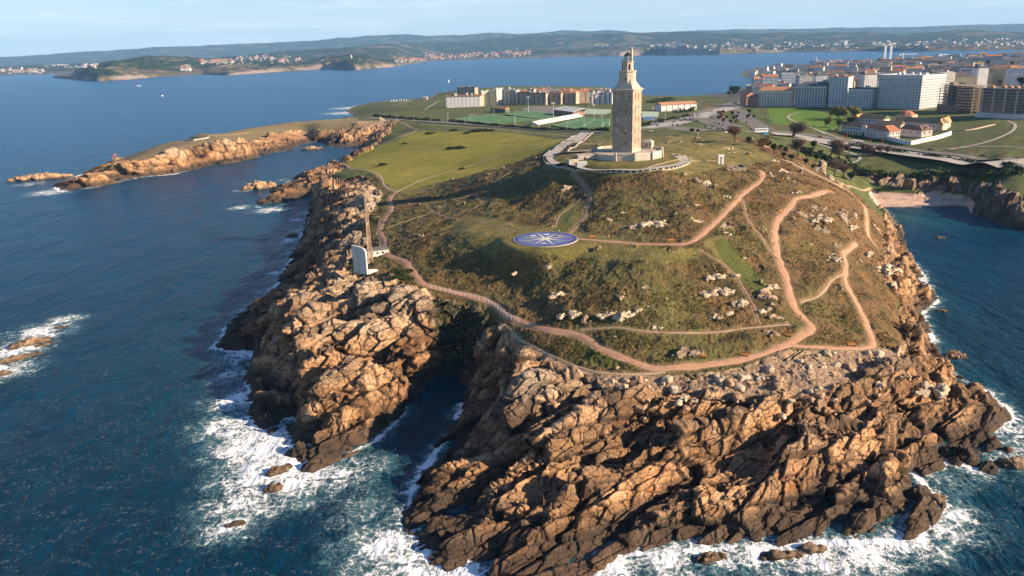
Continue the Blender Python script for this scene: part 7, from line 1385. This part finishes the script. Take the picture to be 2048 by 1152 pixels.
def car(px, py, rz, cn, lb, grp=None):
    x, y, z = ground(px, py); s = CP[cn]; o = s[0] if not s[1] else copy_tree(s[0]); s[1] = True; o.location = (x, y, z+.55); o.rotation_euler = (0, 0, R(rz)); o.scale = (1.1, 1.1, 1.1); tag(o, lb, 'car', grp)
r8 = random.Random(21); names_ = list(CP)
rowsC = [((1286, 250), (1328, 246), 10), ((1340, 248), (1402, 232), 13), ((1350, 242), (1396, 229), 10), ((1360, 252), (1300, 254), 6), ((1368, 240), (1395, 243), 6), ((1405, 255), (1450, 262), 5), ((1425, 247), (1450, 253), 3), ((1520, 236), (1545, 246), 4), ((1450, 205), (1475, 207), 6), ((1655, 262), (1676, 262), 6)]
for (xa, ya), (xb, yb), n in rowsC:
    for k in range(n):
        if r8.random() < .12: continue
        f = (k+.5)/n; cn = r8.choice(names_); car(xa+(xb-xa)*f, ya+(yb-ya)*f, r8.choice([75, 78, 255]), cn, 'parked %s car in the rows of cars around the car park' % cn.replace('_', ' '), 'parked %s cars in the car park rows' % cn.replace('_', ' '))
for px, py, rz, cn, lb in ((1718, 288, -8, 'grey', 'grey car on the coast road below the prison pavilion'), (1860, 302, -9, 'black', 'black car on the coast road right of the compound wall'), (1966, 314, -10, 'dark_blue', 'dark blue car on the upper lane of the coast road, right of the lamps'), (1990, 329, -10, 'silver', 'silver car on the lower lane of the coast road near the right edge'), (1725, 293, 172, 'white', 'white car on the lower lane below the prison'), (1640, 276, -12, 'red', 'red car on the coast road at the bend'), (1480, 262, 0, 'white', 'white car leaving the car park towards the coach')): car(px, py, rz, cn, lb)
for v_ in CP.values():
    if not v_[1]:
        for ch in list(v_[0].children): bpy.data.objects.remove(ch)
        bpy.data.objects.remove(v_[0])
x, y, z = ground(1522, 266); e = empty('coach', (x, y, z+.55), R(6), 'white coach with dark windows parked beyond the bare trees', 'coach'); wb = paint('coach_white', (.78, .78, .76), .35, .05)
MB().loft([[(-6.3, -1.3, .4), (6.1, -1.3, .4), (6.1, 1.3, .4), (-6.3, 1.3, .4)], [(-6.5, -1.3, 1.0), (6.5, -1.3, 1.0), (6.5, 1.3, 1.0), (-6.5, 1.3, 1.0)], [(-6.4, -1.28, 3.3), (6.1, -1.28, 3.3), (6.1, 1.28, 3.3), (-6.4, 1.28, 3.3)], [(-6.2, -1.1, 3.55), (5.8, -1.1, 3.55), (5.8, 1.1, 3.55), (-6.2, 1.1, 3.55)]]).build('body', wb, e)
for s in (-1, 1):
    for k in range(6): MB().box(-.88, -.03, -.5, .88, .03, .5).build('window', GLS, e, loc=(-5.0+k*1.9, s*1.31, 2.45))
MB().box(6.3, -1.1, 1.4, 6.42, 1.1, 2.9).build('windscreen', GLS, e)
for sx_ in (-4, 4):
    for s in (-1, 1): MB().tube((sx_, s*1.15-.15, .5), (sx_, s*1.15+.15, .5), .5, n=12).build('wheel', TYR, e)
o = MB().box(-2, -1.2, 0, 2, 1.2, 2.2).box(-1.6, -1.25, .9, 1.6, -1.2, 1.9).build('kiosk', paint('kiosk_blue', (.08, .28, .45), .6)); x, y, z = ground(1530, 269.5); o.location = (x, y, z+.3); tag(o, 'small bright blue kiosk in front of the white coach', 'kiosk')
print('objects', round(time.time()-T0, 1))
# ================================================================== AIR
m = bpy.data.materials.new('haze'); m.use_nodes = True; t = m.node_tree; t.nodes.clear(); o = N(t, 'ShaderNodeOutputMaterial'); pv_ = N(t, 'ShaderNodeVolumePrincipled')
pv_.inputs['Color'].default_value = (.33, .63, 1.0, 1); pv_.inputs['Density'].default_value = 2.9e-5; pv_.inputs['Anisotropy'].default_value = .0
L(t, pv_.outputs[0], o.inputs['Volume'])
hx, hy0, hy1, h0, h1 = 30000, -400, 32000, -60, 900
hv = [(-hx, hy0, h0), (hx, hy0, h0), (hx, hy1, h0), (-hx, hy1, h0), (-hx, hy0, h1), (hx, hy0, h1), (hx, hy1, h1), (-hx, hy1, h1)]
hzb = raw_mesh('haze', hv, [(0, 3, 2, 1), (4, 5, 6, 7), (0, 1, 5, 4), (1, 2, 6, 5), (2, 3, 7, 6), (3, 0, 4, 7)], m); tag(hzb, kind='stuff')
print('script done', round(time.time()-T0, 1))
